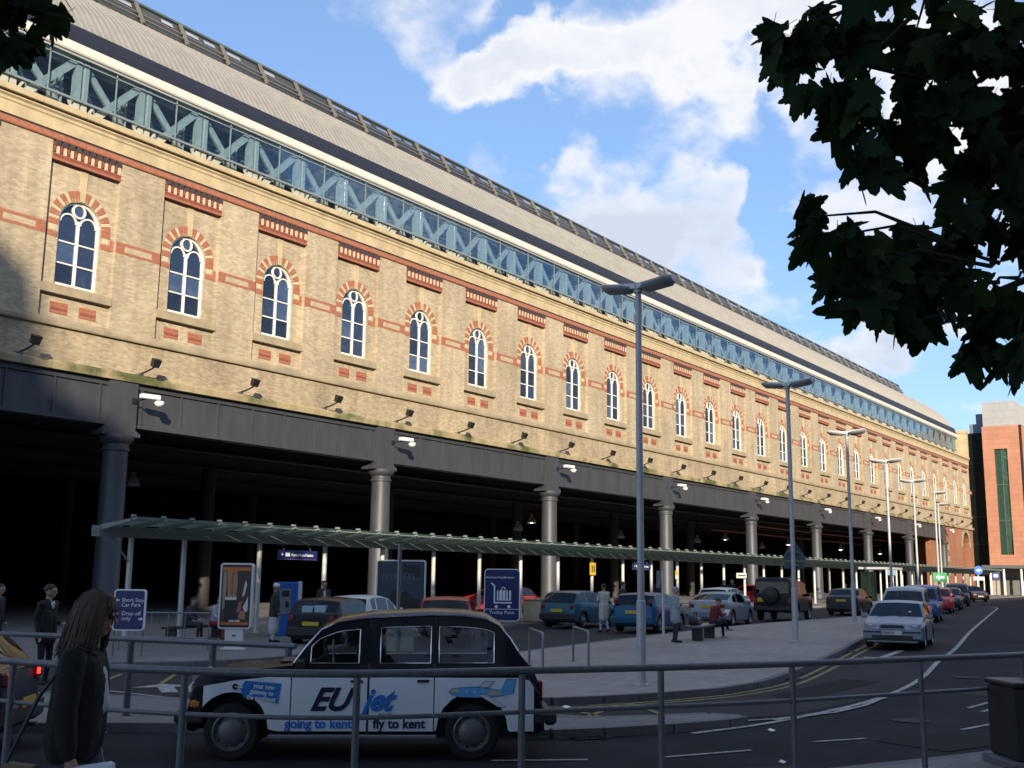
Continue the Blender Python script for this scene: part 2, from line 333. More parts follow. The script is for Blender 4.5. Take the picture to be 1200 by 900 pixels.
slip_road = sheet('slip_road', [(13.9, 15), (15.3, 8.4), (17.5, 7.0), (21.6, 6.7), (25.3, 7.0), (29.8, 7.8), (35, 8.6), (46.5, 10.75), (79, 16.7), (87, 18.3), (87, 22), (46, 15), (30.5, 10.9), (23, 9.6), (19, 9.8), (16.4, 11)], mat('slip_asphalt', (.05, .045, .046), .9, spec=.15, var=.25, vscale=1.2, bump=.5, bscale=90), lambda x, y: zg(x)+.006)

def pave_mat(name, c):
    return brick_mat(name, tuple(k*1.08 for k in c), tuple(k*.9 for k in c), tuple(k*.72 for k in c), bw=.4, bh=.2, msize=.006, stain=.3, bump=.3, axis='XY', big=.35)
m_pave = pave_mat('block_paving', (.295, .265, .24)); m_pave2 = pave_mat('grey_paving', (.20, .19, .18))
KERB_W = .15
def smoothpath(pts, step=.9):
    P = [V((x, y, 0)) for x, y in pts]; out = [P[0]]
    for i in range(len(P)-1):
        a, b, c, d = P[max(i-1, 0)], P[i], P[i+1], P[min(i+2, len(P)-1)]
        n = max(1, int((c-b).length/step+.5))
        for k in range(1, n+1):
            t = k/n
            out.append(.5*((2*b)+(c-a)*t+(2*a-5*b+4*c-d)*t*t+(3*b-a-3*c+d)*t**3))
    return [(p.x, p.y) for p in out]
def kerb(pave, path, zf, inward, step=.92):
    """granite kerb stones one by one along a path; inward = side (+1 left of travel) the pavement lies on"""
    P = smoothpath(path, step)
    for i in range(len(P)-1):
        a, b = V((*P[i], 0)), V((*P[i+1], 0)); t = (b-a).normalized(); nrm = V((-t.y, t.x, 0))*inward
        a2, b2 = a+t*.006, b-t*.006
        mb = MB(); o = -nrm*.02; w = nrm*KERB_W
        def z(p, dz): return V((p.x, p.y, zf(p.x, p.y)+dz))
        q = [a2+o, b2+o, b2+w, a2+w]
        top = random.uniform(.002, .006)
        low = [z(p, -.16) for p in q]; mid = [z(p, top-.02) for p in q]; mid[2] = z(q[2], top); mid[3] = z(q[3], top)
        tp = [z(q[0]+nrm*.02, top), z(q[1]+nrm*.02, top), z(q[2], top+.0), z(q[3], top)]
        mb.faces(low+mid+tp[:2], [(0, 1, 5, 4), (4, 5, 9, 8), (8, 9, 6, 7), (1, 2, 6, 9, 5), (3, 0, 4, 8, 7), (2, 3, 7, 6)], 0)
        c = (a+b)/2
        mb.v = [(x-c.x, y-c.y, zz) for x, y, zz in mb.v]
        mb.build('kerb_stone', m_kerb, pave, loc=(c.x, c.y, 0))
PK = lambda x, y: zg(x)+.12
# main paved island with the lamps
front = [(20, 17.2), (17.6, 16.2), (15.9, 14.4), (15.3, 12.6), (16.39, 10.78), (17.24, 10.3), (18.69, 9.72), (20.0, 9.35), (21.3, 9.2), (23.0, 9.34), (25.86, 9.78), (30.43, 10.62), (35.1, 11.61), (46.4, 13.9), (62, 16.9), (86, 21.4)]
backk = [(86, 21.4), (62, 18.6), (53.5, 17.83), (46.06, 17.95), (40.93, 18.1), (34.21, 17.82), (31.78, 17.6), (28.95, 17.42), (25.17, 17.25), (20, 17.2)]
fp = smoothpath(front, 1.2); bp_ = smoothpath(backk, 2.0)
island = sheet('paved_island', fp[:-1]+bp_[:-1], m_pave, PK, skirt=.15)
kerb(island, front, PK, -1); kerb(island, backk[2:], PK, -1)
# narrow traffic island by the taxi
TI = lambda x, y: .12
tfront = [(6.0, 19.5), (8.69, 14.75), (9.65, 13.55), (10.15, 12.9), (12.99, 8.55), (13.6, 8.12), (14.61, 7.6), (15.6, 7.2), (16.1, 7.15), (16.0, 7.6)]
tback = [(16.0, 7.6), (15.2, 8.1), (14.37, 8.75), (13.9, 9.5), (12.05, 15.43), (11.65, 16.48), (10.7, 18.3), (9.5, 20.5)]
tp1 = smoothpath(tfront, .8); tp2 = smoothpath(tback, .8)
tisl = sheet('traffic_island', tp1[:-1]+tp2, m_pave2, TI, skirt=.15)
kerb(tisl, tfront, TI, -1); kerb(tisl, tback, TI, -1)
# forecourt in front of the canopy and the undercroft floor behind it
FC = [(6, 24.5), (12, 23.6), (15.46, 22.95), (17.49, 21.6), (20.24, 21.4), (23.5, 22.6), (26, 24.3), (31, 25.3), (60, 25.6), (100, 27), (150, 28.5), (161, 29)]
fore = sheet('forecourt_pavement', smoothpath(FC, 2)+[(161, 80), (-30, 80), (-30, 30)], m_pave2, PK, skirt=.15)
kerb(fore, FC[:8], PK, 1)
# pavement the photographer stands on, rising gently from the kerb
def NP(x, y):
    dd = .815*x+.58*y
    return .12+zg(x)+.36*max(0, min(1, (10.2-dd)/9))**1.2
NK = [(4.2, 15.2), (6.1, 10.4), (6.75, 8.3), (7.45, 7.2), (8.75, 6.4), (10.0, 5.6), (11.35, 4.85), (12.75, 4.2), (14.84, 3.3), (19, 1.9), (27, .8), (45, 2.6), (80, 9.0), (130, 19)]
near = sheet('near_pavement', smoothpath(NK, 1.0)+[(130, -12), (-30, -12), (-30, 15)], m_pave2, NP, skirt=.15, cuts=[-10, -4, -1, 1, 3, 5, 7, 9, 11, 13, 16, 20, 30, 45, 70, 110])
kerb(near, NK[:10], NP, -1)

def stroke(name, path, w, mt, dz=.011, parent=None, step=1.0, gap=None):
    P = smoothpath(path, step) if len(path) > 2 else path
    if len(path) == 2:
        n = max(1, int(math.dist(*path)/step)); P = [(path[0][0]+(path[1][0]-path[0][0])*k/n, path[0][1]+(path[1][1]-path[0][1])*k/n) for k in range(n+1)]
    L, R_ = [], []
    for i, p in enumerate(P):
        a = V(P[max(i-1, 0)]); b = V(P[min(i+1, len(P)-1)]); t = (b-a).normalized(); n = V((-t.y, t.x))*w/2; q = V(p)
        L.append((q.x+n.x, q.y+n.y)); R_.append((q.x-n.x, q.y-n.y))
    mb = MB()
    for i in range(len(P)-1):
        mb.face([(*p, zg(p[0])+dz) for p in (R_[i], R_[i+1], L[i+1], L[i])])
    o = mb.build(name, mt, parent or road, fix=False); struct(o); return o
# double yellow lines follow the kerb
yl = [(16.6, 10.15), (17.3, 9.8), (18.4, 9.42), (20.0, 9.06), (21.8, 8.9), (23.3, 9.02), (25.9, 9.45), (30.4, 10.3), (35, 11.2), (46.4, 13.5), (62, 16.5)]
def offs(path, d):
    out = []
    for i, p in enumerate(path):
        a = V(path[max(i-1, 0)]); b = V(path[min(i+1, len(path)-1)]); t = (b-a).normalized(); out.append((p[0]+t.y*d, p[1]-t.x*d))
    return out
stroke('yellow_line', yl, .09, m_rdyel); stroke('yellow_line', offs(yl, .24), .09, m_rdyel)
# box junction hatching
stroke('yellow_line', [(15.6, 10.9), (16.2, 10.15), (16.75, 9.8), (17.3, 9.6)], .10, m_rdyel, dz=.015)
for a, b in [((15.9, 10.1), (15.1, 8.75)), ((16.95, 9.75), (15.2, 9.3)), ((17.35, 9.75), (16.2, 8.5)), ((15.2, 9.3), (14.6, 11.8)), ((14.3, 12.6), (15.4, 11.0)), ((14.1, 18.4), (15.9, 20.2)), ((15.0, 20.9), (12.9, 18.9)), ((16.0, 17.2), (14.0, 15.0)), ((15.2, 15.2), (13.9, 17.0))]:
    stroke('yellow_line', [a, b], .10, m_rdyel, dz=.019)
# lane edge lines
stroke('lane_line', [(14.6, 7.2), (15.86, 6.9), (17.91, 6.68), (21.68, 6.6), (25.27, 6.95), (29.85, 7.76), (34.98, 8.58), (46.53, 10.74), (79.16, 16.68), (84, 17.8), (86.5, 18.9), (86, 20.3)], .12, m_rdwhite, dz=.013)
stroke('lane_line', [(16.2, 7.3), (17.0, 6.9), (18.4, 6.5), (19.8, 6.45), (21.28, 6.53)], .09, m_rdwhite, dz=.017)
for a, b in [((16.8, 6.9), (17.25, 6.75)), ((17.6, 6.7), (18.3, 6.6)), ((18.6, 6.63), (19.3, 6.56))]: stroke('lane_line', [a, b], .16, m_rdwhite, dz=.02)
stroke('lane_line', [(12.75, 18.4), (12.75, 16.2)], .09, m_rdwhite); stroke('lane_line', [(11.6, 18.9), (12.75, 18.4)], .09, m_rdwhite)
for a, b in [((10.9, 8.0), (11.7, 7.15)), ((12.47, 6.52), (13.67, 5.93)), ((14.94, 5.56), (15.73, 5.12)), ((17.6, 4.3), (19.6, 3.9)), ((20.2, 4.6), (21.8, 4.4)), ((20.6, 4.9), (22.0, 4.75)), ((24, 3.5), (26, 3.6)), ((30, 4.4), (32, 4.7)), ((36, 5.4), (38, 5.8))]:
    stroke('lane_line', [a, b], .08, m_rdwhite)
def arrow(p, ang, L=2.4, w=.16, hw=.45, hl=.8):
    c, s_ = math.cos(ang), math.sin(ang)
    pts = [(-L/2, -w/2), (L/2-hl, -w/2), (L/2-hl, -hw), (L/2, 0), (L/2-hl, hw), (L/2-hl, w/2), (-L/2, w/2)]
    q = [(p[0]+x*c-y*s_, p[1]+x*s_+y*c) for x, y in pts]
    mb = MB(); mb.faces([(x, y, zg(x)+.014) for x, y in q], [(0, 1, 5, 6), (2, 3, 4)])
    struct(mb.build('direction_arrow', m_rdwhite, road))
arrow((30.9, 9.35), math.atan2(-.25, -2.2), 4.2, .2, .5, 1.2); arrow((13.75, 17.75), math.atan2(.95, .62), 1.7, .3, .62, .65)
# drain and litter specks
for x, y, s_, lab in [(16.0, 10.2, .07, 'pale litter scrap in the gutter right of the taxi tail'), (28.9, 10.35, .1, 'larger crumpled white paper in the gutter before the front silver hatchback'), (28.2, 10.2, .06, 'smaller white scrap beside crumpled paper in the gutter'),
        (24.2, 11.9, .05, 'small dark scrap lying on the paving left of the second lamp'), (12.9, 5.2, .04, 'tiny white scrap on the dark road just past the railing'), (15.5, 6.4, .05, 'small pale scrap on the dark road under the white lane lines'), (9.3, 13.3, .05, 'tiny white scrap below the kerb in front of the taxi bumper')]:
    mb = MB(); z0 = PK(x, y)+.003 if (x, y) == (24.2, 11.9) else zg(x)+.022
    mb.faces([(x-s_, y-s_*.6, z0), (x+s_*.8, y-s_, z0+.01), (x+s_, y+s_*.7, z0+.03), (x-s_*.6, y+s_, z0+.015)], [(0, 1, 2, 3)])
    tag(mb.build('litter_scrap', m_black if 'dark scrap' in lab else m_signwhite), lab, 'litter', 'litter scraps on the road')

m_blkg = mat('gully_iron', (.02, .02, .021), .6, metal=.3)
# repairs, gullies and covers in the road
m_patch = mat('asphalt_patch', (.018, .019, .022), .9, var=.2, vscale=2, spec=.12); m_patch2 = mat('pale_patch', (.045, .045, .047), .9, var=.25, vscale=2, spec=.12)
def patch(name, pts, m, dz=.008):
    mb = MB(); n = len(pts); mb.faces([(x, y, zg(x)+dz) for x, y in pts], [tuple(range(n))]); struct(mb.build(name, m, road))
patch('road_patch', [(15.2, 3.9), (17.0, 3.3), (17.3, 4.4), (15.6, 5.0)], m_patch); patch('road_patch', [(22.5, 4.2), (27.5, 4.0), (27.6, 5.2), (22.6, 5.5)], m_patch2); patch('road_patch', [(10.6, 6.1), (12.6, 4.7), (12.9, 5.1), (10.9, 6.5)], m_patch2)
patch('road_patch', [(20, 7.6), (24, 7.4), (24.1, 8.3), (20.2, 8.4)], m_patch, .0085); patch('road_patch', [(33, 5.0), (39, 5.6), (39, 6.6), (33, 6.2)], m_patch)
for x, y, r_ in ((18.2, 5.2, .3), (26.0, 6.2, .3)):
    mb = MB(); mb.lathe([(r_, 0), (r_, .004)], 20, c=(x, y, zg(x)+.009)); o = mb.build('manhole_cover', mat('cast_iron', (.022, .022, .024), .7, spec=.2, bump=.8, bscale=40), road); struct(o)
for (x, y), a in (((23.4, 9.15), .1), ((31.5, 10.62), .2), ((13.3, 8.15), -.55)):
    mb = MB(); mb.T = Matrix.Translation((x, y, zg(x)+.012)) @ Matrix.Rotation(a, 4, 'Z')
    mb.box((-.24, -.2, 0), (.24, .2, .004))
    for k in range(6): mb.box((-.21+.075*k, -.17, .0045), (-.17+.075*k, .17, .012))
    struct(mb.build('road_gully', m_blkg, road))
# ------------------------------------------------------------------ station building
D = 36.5; WX0 = 23.05; BAY = 5.03; KA, KB = -2, 28
XE0, XE1 = WX0+KA*BAY-2.515, 161.3
m_brick = brick_mat('buff_brick', (.55, .445, .29), (.37, .29, .185), (.45, .39, .30), stain=.28)
m_brick_low = brick_mat('buff_brick_low', (.50, .395, .25), (.32, .245, .15), (.41, .35, .26), stain=.38, big=.5)
m_red = mat('red_brick', (.36, .135, .075), .8, var=.25, vscale=8, bump=.3)
m_redd = mat('dark_red_brick', (.24, .07, .045), .8, var=.3, vscale=8, bump=.3)
m_blue = mat('black_dentil_and_shadow', (.05, .045, .05), .7, var=.3, vscale=6)
m_stone = mat('buff_stone', (.50, .40, .24), .8, var=.2, vscale=1.6, bump=.25, bscale=12)
m_stone2 = mat('grey_buff_stone', (.34, .28, .18), .85, var=.25, vscale=1.2, bump=.25, bscale=12)
m_cream = mat('cream_stone', (.60, .48, .32), .8, var=.12, vscale=4)
m_dkband = mat('brown_band', (.075, .05, .035), .8, var=.2)
m_frame = mat('window_white', (.78, .77, .72), .5)
m_pane = glass_mat('window_glass', gloss=.13, gcol=(.62, .72, .9), solid=(.016, .02, .028), fr=.6, wavy=.10)
m_iron = mat('grey_iron', (.058, .062, .07), .5, metal=.15, var=.18, vscale=2.5, coat=0, streak=.25)
m_gapshade = mat('gap_shade_dark', (.03, .033, .04), .6, var=.2)
m_truss = mat('truss_paint', (.44, .45, .38), .55, var=.15, vscale=3)
m_navyfl = mat('gutter_lead', (.012, .014, .024), .6, var=.2)
m_fascia = mat('white_fascia', (.66, .62, .55), .55, var=.08, vscale=1.5)
m_roofsheet = mat('roof_sheet', (.29, .275, .245), .55, metal=.1, var=.12, vscale=1.2)
st = thing('railway_station', 'long buff brick railway station with arched windows and curved train shed roof', 'railway station', (90, D, .6))
def sp(mb, name, mts, smooth=None, parent=None, fix=True):
    o = mb.build(name, mts, parent or st, smooth, fix)
    if parent is None: o.matrix_parent_inverse = Matrix.Translation((-90, -D, -.6))
    return o
RW, RD = 1.48, .16           # recess half width, depth
ZS, ZC0, ZC1 = 11.40, 17.35, 18.10     # sill course top, corbel bottom/top
AW, AZ, WB = .88, 15.18, 12.71         # arch half width, springing, window bottom
NA = 16
arc = [(AW*math.cos(PI-PI*i/NA), AZ+AW*math.sin(PI*i/NA)) for i in range(NA+1)]
mb = MB()
for k in range(KA, KB):
    cx = WX0+k*BAY; y = D+RD
    if cx > 160: break
    q = lambda pts, yy: mb.face([(cx+a, yy, b) for a, b in pts])
    q([(-RW, ZS), (-AW, ZS), (-AW, AZ), (-AW, ZC0), (-RW, ZC0)], y); q([(AW, ZS), (RW, ZS), (RW, ZC0), (AW, ZC0), (AW, AZ)], y)
    q([(-AW, ZS), (AW, ZS), (AW, WB), (-AW, WB)], y)
    for i in range(NA): q([arc[i], arc[i+1], (arc[i+1][0], ZC0), (arc[i][0], ZC0)], y)
    loop = [(-AW, WB)]+arc+[(AW, WB)]
    for a, b in zip(loop, loop[1:]+loop[:1]):
        mb.face([(cx+a[0], y, a[1]), (cx+b[0], y, b[1]), (cx+b[0], y+.34, b[1]), (cx+a[0], y+.34, a[1])])
    for s in (-1, 1): mb.face([(cx+s*RW, D, ZS), (cx+s*RW, y, ZS), (cx+s*RW, y, ZC1), (cx+s*RW, D, ZC1)])
    nx = cx+BAY-RW if cx+BAY < 160 else XE1
    mb.face([(cx+RW, D, ZS), (nx, D, ZS), (nx, D, ZC1), (cx+RW, D, ZC1)])
    lastx = cx
x0 = WX0+KA*BAY-RW
mb.face([(XE0, D, ZS), (x0, D, ZS), (x0, D, ZC1), (XE0, D, ZC1)])
mb.face([(XE0, D+.6, 9.4), (XE0, D+.6, 19), (XE0, D, 19), (XE0, D, 9.4)])
mb.face([(XE1, D, 0.5), (XE1, D+14, .5), (XE1, D+14, 22), (XE1, D, 19.3)])
mb.face([(XE0, D+1.2, 9.4), (XE1, D+1.2, 9.4), (XE1, D+1.2, 19.4), (XE0, D+1.2, 19.4)])
wall = sp(mb, 'wall', m_brick, fix=False)
mb = MB(); mb.box((XE0, D-.02, 9.80), (XE1, D+.6, 11.07)); sp(mb, 'lower_wall', m_brick_low)
# horizontal stone bands
mb = MB(); mb.prism([(D+.3, 11.07), (D-.14, 11.07), (D-.16, 11.12), (D-.16, 11.24), (D-.002, 11.41), (D+.3, 11.41)], XE0, XE1, ax='x'); sp(mb, 'stone_course', m_stone2)
mb = MB(); mb.prism([(D+.4, 18.10), (D-.05, 18.10), (D-.08, 18.14), (D-.08, 18.33), (D-.04, 18.36), (D+.4, 18.36)], XE0, XE1, ax='x'); sp(mb, 'red_brick_course', m_red)
mb = MB(); mb.box((XE0, D-.015, 18.363), (XE1, D+.4, 18.44)); sp(mb, 'shadow_line_band', m_blue)  # dark band paints the shadow line above the red course
mb = MB(); mb.prism([(D+.4, 18.443), (D-.06, 18.443), (D-.06, 18.9), (D-.1, 18.95), (D-.1, 19.05), (D-.17, 19.12), (D-.17, 19.17), (D+.4, 19.17)], XE0, XE1, ax='x'); sp(mb, 'frieze', m_stone)
mb = MB(); mb.box((XE0, D-.10, 19.173), (XE1, D+.4, 19.25)); sp(mb, 'brown_course', m_dkband)
x = XE0
while x < XE1:
    L = random.uniform(1.7, 2.4); x2 = min(x+L, XE1); mb = MB(); e = random.uniform(0, .012)
    mb.box((0, D-.24-e, 19.253), (x2-x-.012, D+.55, 19.50+e), bev=.02); o = sp(mb, 'coping_stone', m_stone); o.location = (x, 0, 0); x = x2
x = XE0
m_moss = mat('mossy_stone', (.36, .29, .165), .85, var=.25, vscale=2.0, bump=.3)
def mossy():
    m = m_moss; nt = m.node_tree; n = nt.nodes; l = nt.links; b = n['Principled BSDF']
    src = b.inputs['Base Color'].links[0].from_socket
    t = n.new('ShaderNodeTexCoord'); z = n.new('ShaderNodeTexNoise'); z.inputs['Scale'].default_value = .55; z.inputs['Detail'].default_value = 6
    g = n.new('ShaderNodeNewGeometry'); l.new(g.outputs['Position'], z.inputs['Vector'])
    r = n.new('ShaderNodeMapRange'); l.new(z.outputs[0], r.inputs[0]); r.inputs[1].default_value = .48; r.inputs[2].default_value = .62
    mx = n.new('ShaderNodeMixRGB'); l.new(r.outputs[0], mx.inputs[0]); l.new(src, mx.inputs[1]); mx.inputs[2].default_value = (.09, .10, .035, 1); l.new(mx.outputs[0], b.inputs['Base Color'])
mossy()
while x < XE1:
    L = random.uniform(1.0, 1.9); x2 = min(x+L, XE1); mb = MB(); e = random.uniform(0, .02)
    mb.prism([(D+.3, 9.46), (D-.26-e, 9.46), (D-.28-e, 9.70), (D-.2, 9.80), (D+.3, 9.797)], .0, x2-x-.02, ax='x')
    o = sp(mb, 'ledge_stone', m_moss); o.location = (x, 0, 0); x = x2

# one bay: window, arch, sill, panels, corbel table, band; then copied along the wall
def bay_parts():
    out = []
    # window frame
    y0, y1 = D+RD+.10, D+RD+.20
    mb = MB()
    def bar(p, q, w, ya=y0, yb=y1):
        p, q = V(p), V(q); t = (q-p).normalized(); n = V((-t.y, t.x))*w/2
        mb.prism([tuple(p-n), tuple(q-n), tuple(q+n), tuple(p+n)], ya, yb)
    def ring(c, r, w, a0, a1, n=14, ya=y0, yb=y1):
        pts = [(c[0]+r*math.cos(a0+(a1-a0)*i/n), c[1]+r*math.sin(a0+(a1-a0)*i/n)) for i in range(n+1)]
        inn = [(c[0]+(r-w)*math.cos(a0+(a1-a0)*i/n), c[1]+(r-w)*math.sin(a0+(a1-a0)*i/n)) for i in range(n+1)]
        for i in range(n): mb.prism([pts[i], pts[i+1], inn[i+1], inn[i]], ya, yb)
    bar((-AW+.045, WB), (-AW+.045, AZ), .09); bar((AW-.045, WB), (AW-.045, AZ), .09); ring((0, AZ), AW, .09, 0, PI, 20)
    bar((-AW, WB+.05), (AW, WB+.05), .10); bar((0, WB), (0, AZ+.15), .11)
    for s in (-1, 1):
        ring((s*.42, AZ), .375, .06, 0, PI, 12)
        bar((s*.42-.37, 13.58), (s*.42+.37, 13.58), .055, y0+.01, y1-.01); bar((s*.42-.37, 14.42), (s*.42+.37, 14.42), .055, y0+.01, y1-.01)
    ring((0, AZ+.55), .285, .065, 0, 2*PI, 20)
    wo_ = sp(mb, 'window', m_frame); out.append(wo_)
    yp = D+RD+.16
    def pane(poly):
        m2 = MB(); m2.prism(poly, yp, yp+.015); m2.build('pane', m_pane, wo_)
    for s in (-1, 1):
        for z0, z1 in ((WB+.08, 13.555), (13.605, 14.395)): pane([(s*.42-.37, z0), (s*.42+.37, z0), (s*.42+.37, z1), (s*.42-.37, z1)])
        pane([(s*.42-.37, 14.445), (s*.42+.37, 14.445)]+[(s*.42+.34*math.cos(PI*i/8), AZ+.34*math.sin(PI*i/8)) for i in range(9)])
    pane([(.23*math.cos(2*PI*i/16), AZ+.55+.23*math.sin(2*PI*i/16)) for i in range(16)])
    m2 = MB(); m2.prism([(.86*math.cos(PI*i/16), AZ+.86*math.sin(PI*i/16)) for i in range(17)], yp+.03, yp+.045); m2.build('pane', m_pane, wo_)
    # interior room face behind the glass
    # arch of red and buff voussoirs, continued down the jambs
    ao = MB(); ya, yb = D+RD-.018, D+RD+.05; nseg = 10; r0, r1 = AW+.03, AW+.43
    def sect(a0, a1, ra, rb): return [(ra*math.cos(a0), AZ+ra*math.sin(a0)), (rb*math.cos(a0), AZ+rb*math.sin(a0)), (rb*math.cos(a1), AZ+rb*math.sin(a1)), (ra*math.cos(a1), AZ+ra*math.sin(a1))]
    ao.prism(sect(-.02, .02, r0, r1), ya, yb, mi=0)
    arch = sp(ao, 'arch', [m_red, m_cream]); out.append(arch)
    for i in range(nseg):
        a0 = PI*i/nseg; da = PI/nseg
        if i in (4, 5): segs = [(a0+da*.05, a0+da*.75, 0)] if i == 4 else [(a0+da*.25, a0+da*.95, 0)]
        else: segs = [(a0+da*.03, a0+da*.62, 0), (a0+da*.66, a0+da*.97, 1)]
        for b0, b1, mi in segs:
            m2 = MB()
            if mi == 0:
                m2.prism(sect(b0, b1, r0+.15, r1), ya, yb); w = (b1-b0)
                m2.prism(sect(b0+w*.08, b0+w*.38, r0, r0+.148), ya, yb); m2.prism(sect(b0+w*.62, b0+w*.92, r0, r0+.148), ya, yb)
            else: m2.prism(sect(b0, b1, r0, r1-.03), ya, yb)
            m2.build('voussoir', m_red if mi == 0 else m_cream, arch)
    for s in (-1, 1):
        for j in range(3):
            z1 = AZ-.02-j*.24
            m2 = MB(); xa, xb = (AW+.03, AW+.43) if j % 2 == 0 else (AW+.12, AW+.36)
            m2.box((min(s*xa, s*xb), ya, z1-.2), (max(s*xa, s*xb), yb, z1)); m2.build('voussoir', m_red if j % 2 == 0 else m_cream, arch)
    mb = MB(); mb.prism([(-.11, AZ+AW+.02), (.11, AZ+AW+.02), (.16, ZC0-.01), (-.16, ZC0-.01)], D+RD-.03, D+RD+.05); out.append(sp(mb, 'keystone', m_stone))
    mb = MB(); mb.prism([(D+RD+.2, WB), (D+RD-.02, WB-.03), (D-.03, WB-.1), (D-.05, WB-.41), (D+RD+.2, WB-.41)], -RW+.01, RW-.01, ax='x'); out.append(sp(mb, 'sill', m_stone2))
    for s in (-1, 1):
        mb = MB(); mb.box((s*.6-.36, D+RD-.012, 11.60), (s*.6+.36, D+RD+.03, 12.03))
        o = sp(mb, 'brick_panel', m_red); out.append(o)
        for j in range(4): m2 = MB(); m2.box((s*.6-.35+(j % 2)*.02, D+RD-.02, 11.615+j*.105), (s*.6+.34, D+RD+.0, 11.70+j*.105)); m2.build('brick_row', m_redd if j == 1 else m_red, o)
    # corbel table
    mb = MB(); yf = D-.03
    mb.box((-RW+.004, D+.03, ZC0), (RW-.004, D+RD+.02, ZC1), 0)
    mb.box((-RW+.004, yf-.0, ZC0), (RW-.004, D+.03, ZC0+.09), 1); mb.box((-RW+.004, yf+.02, ZC0+.093), (RW-.004, D+.03, ZC0+.21), 0); mb.box((-RW+.004, yf+.005, ZC0+.213), (RW-.004, D+.03, ZC0+.25), 1)
    n = 10; w = 2*(RW-.01)/n
    for j in range(n):
        xa = -RW+.01+j*w
        mb.box((xa+w*.55, yf+.01, ZC0+.253), (xa+w*.92, D+.03, ZC0+.54), 2); mb.box((xa+w*.10, yf+.01, ZC0+.30), (xa+w*.36, D+.03, ZC0+.54), 0)
        mb.box((xa+w*.30, yf-.02, ZC0+.57), (xa+w*.98, D+.03, ZC1-.01), 3)
    mb.box((-RW+.004, yf, ZC0+.543), (RW-.004, D+.03, ZC0+.567), 0)
    out.append(sp(mb, 'corbel_table', [m_redd, m_red, m_cream, m_blue]))
    # red band across the pier to the next bay
    mb = MB(); xa, xb = RW+.02, BAY-RW-.02; ya, yb = D-.012, D+.02
    for z0, z1 in ((14.47, 14.57), (14.80, 14.92)): mb.box((xa, ya, z0), (xb, yb, z1), 0)
    for s0, s1 in ((xa, xa+.38), (xb-.38, xb)): mb.box((s0, ya, 14.573), (s1, yb, 14.797), 0)
    mb.box((xa+.383, ya+.006, 14.573), (xb-.383, yb, 14.797), 1)
    out.append(sp(mb, 'brick_band', [m_red, m_brick]))
    for q0, q1 in ((AW+.44, RW-.005), (-RW+.005, -AW-.44)):
        mb = MB(); mb.box((q0, D+RD-.014, 14.47), (q1, D+RD+.02, 14.92), 0); out.append(sp(mb, 'brick_band', [m_red, m_brick]))
    return out
parts = bay_parts()
for o in parts: o.location = (WX0+KA*BAY, 0, 0)
for k in range(KA+1, KB):
    if WX0+k*BAY > 160: break
    for o in parts: clone(o, st, (BAY*(k-KA), 0, 0))
PV = {}
m_pv = [glass_mat('window_glass_pale', gloss=.24, gcol=(.66, .74, .88), solid=(.03, .036, .046), fr=.6, wavy=.12), glass_mat('window_glass_dark', gloss=.08, gcol=(.6, .7, .85), solid=(.010, .012, .016), fr=.5, wavy=.1), mat('window_blind', (.13, .15, .17), .35, var=.2, vscale=3)]  # last one puts a lit interior into the pane colour
rv = random.Random(21)
for w_ in [o for o in st.children if o.name.startswith('window')]:
    for p_ in w_.children:
        q_ = rv.random(); v_ = 0 if q_ < .22 else (1 if q_ < .5 else (2 if q_ < .53 else None))
        if v_ is None: continue
        key = (p_.data.name, v_)
        if key not in PV: PV[key] = p_.data.copy(); PV[key].materials[0] = m_pv[v_]
        p_.data = PV[key]

# girder on cast columns
COLX = [25.25+15.05*k for k in range(-2, 9)]
mb = MB()
yg = D+.04
mb.prism([(yg-.1, 7.73), (yg+.5, 7.73), (yg+.5, 9.44), (yg-.02, 9.44), (yg-.02, 7.86), (yg-.1, 7.86)], XE0, 147.0, ax='x')
mb.box((XE0, yg-.10, 9.24), (147.0, yg-.024, 9.44))
x = XE0+.7
while x < 147: mb.box((x-.035, yg-.085, 7.863), (x+.035, yg-.022, 9.237)); x += 1.88
sp(mb, 'girder', m_iron)
for i, cx in enumerate(COLX):
    zb = zg(cx)
    mb = MB(); cy = D+.05
    mb.lathe([(.66, zb+.1), (.66, zb+.5), (.56, zb+.62), (.49, zb+.75), (.46, 6.75), (.52, 6.78), (.52, 6.86), (.48, 6.9), (.48, 7.02), (.6, 7.12), (.66, 7.22), (.66, 7.34)], 24, c=(cx, cy, 0))
    co = sp(mb, 'column', m_iron, smooth=35)
    mb = MB(); mb.prism([(cx-.85, 7.345), (cx+.85, 7.345), (cx+.85, 7.47), (cx+.62, 7.6), (cx+.62, 9.42), (cx-.62, 9.42), (cx-.62, 7.6), (cx-.85, 7.47)], D-.22, D+.6); mb.build('capital', m_iron, co)

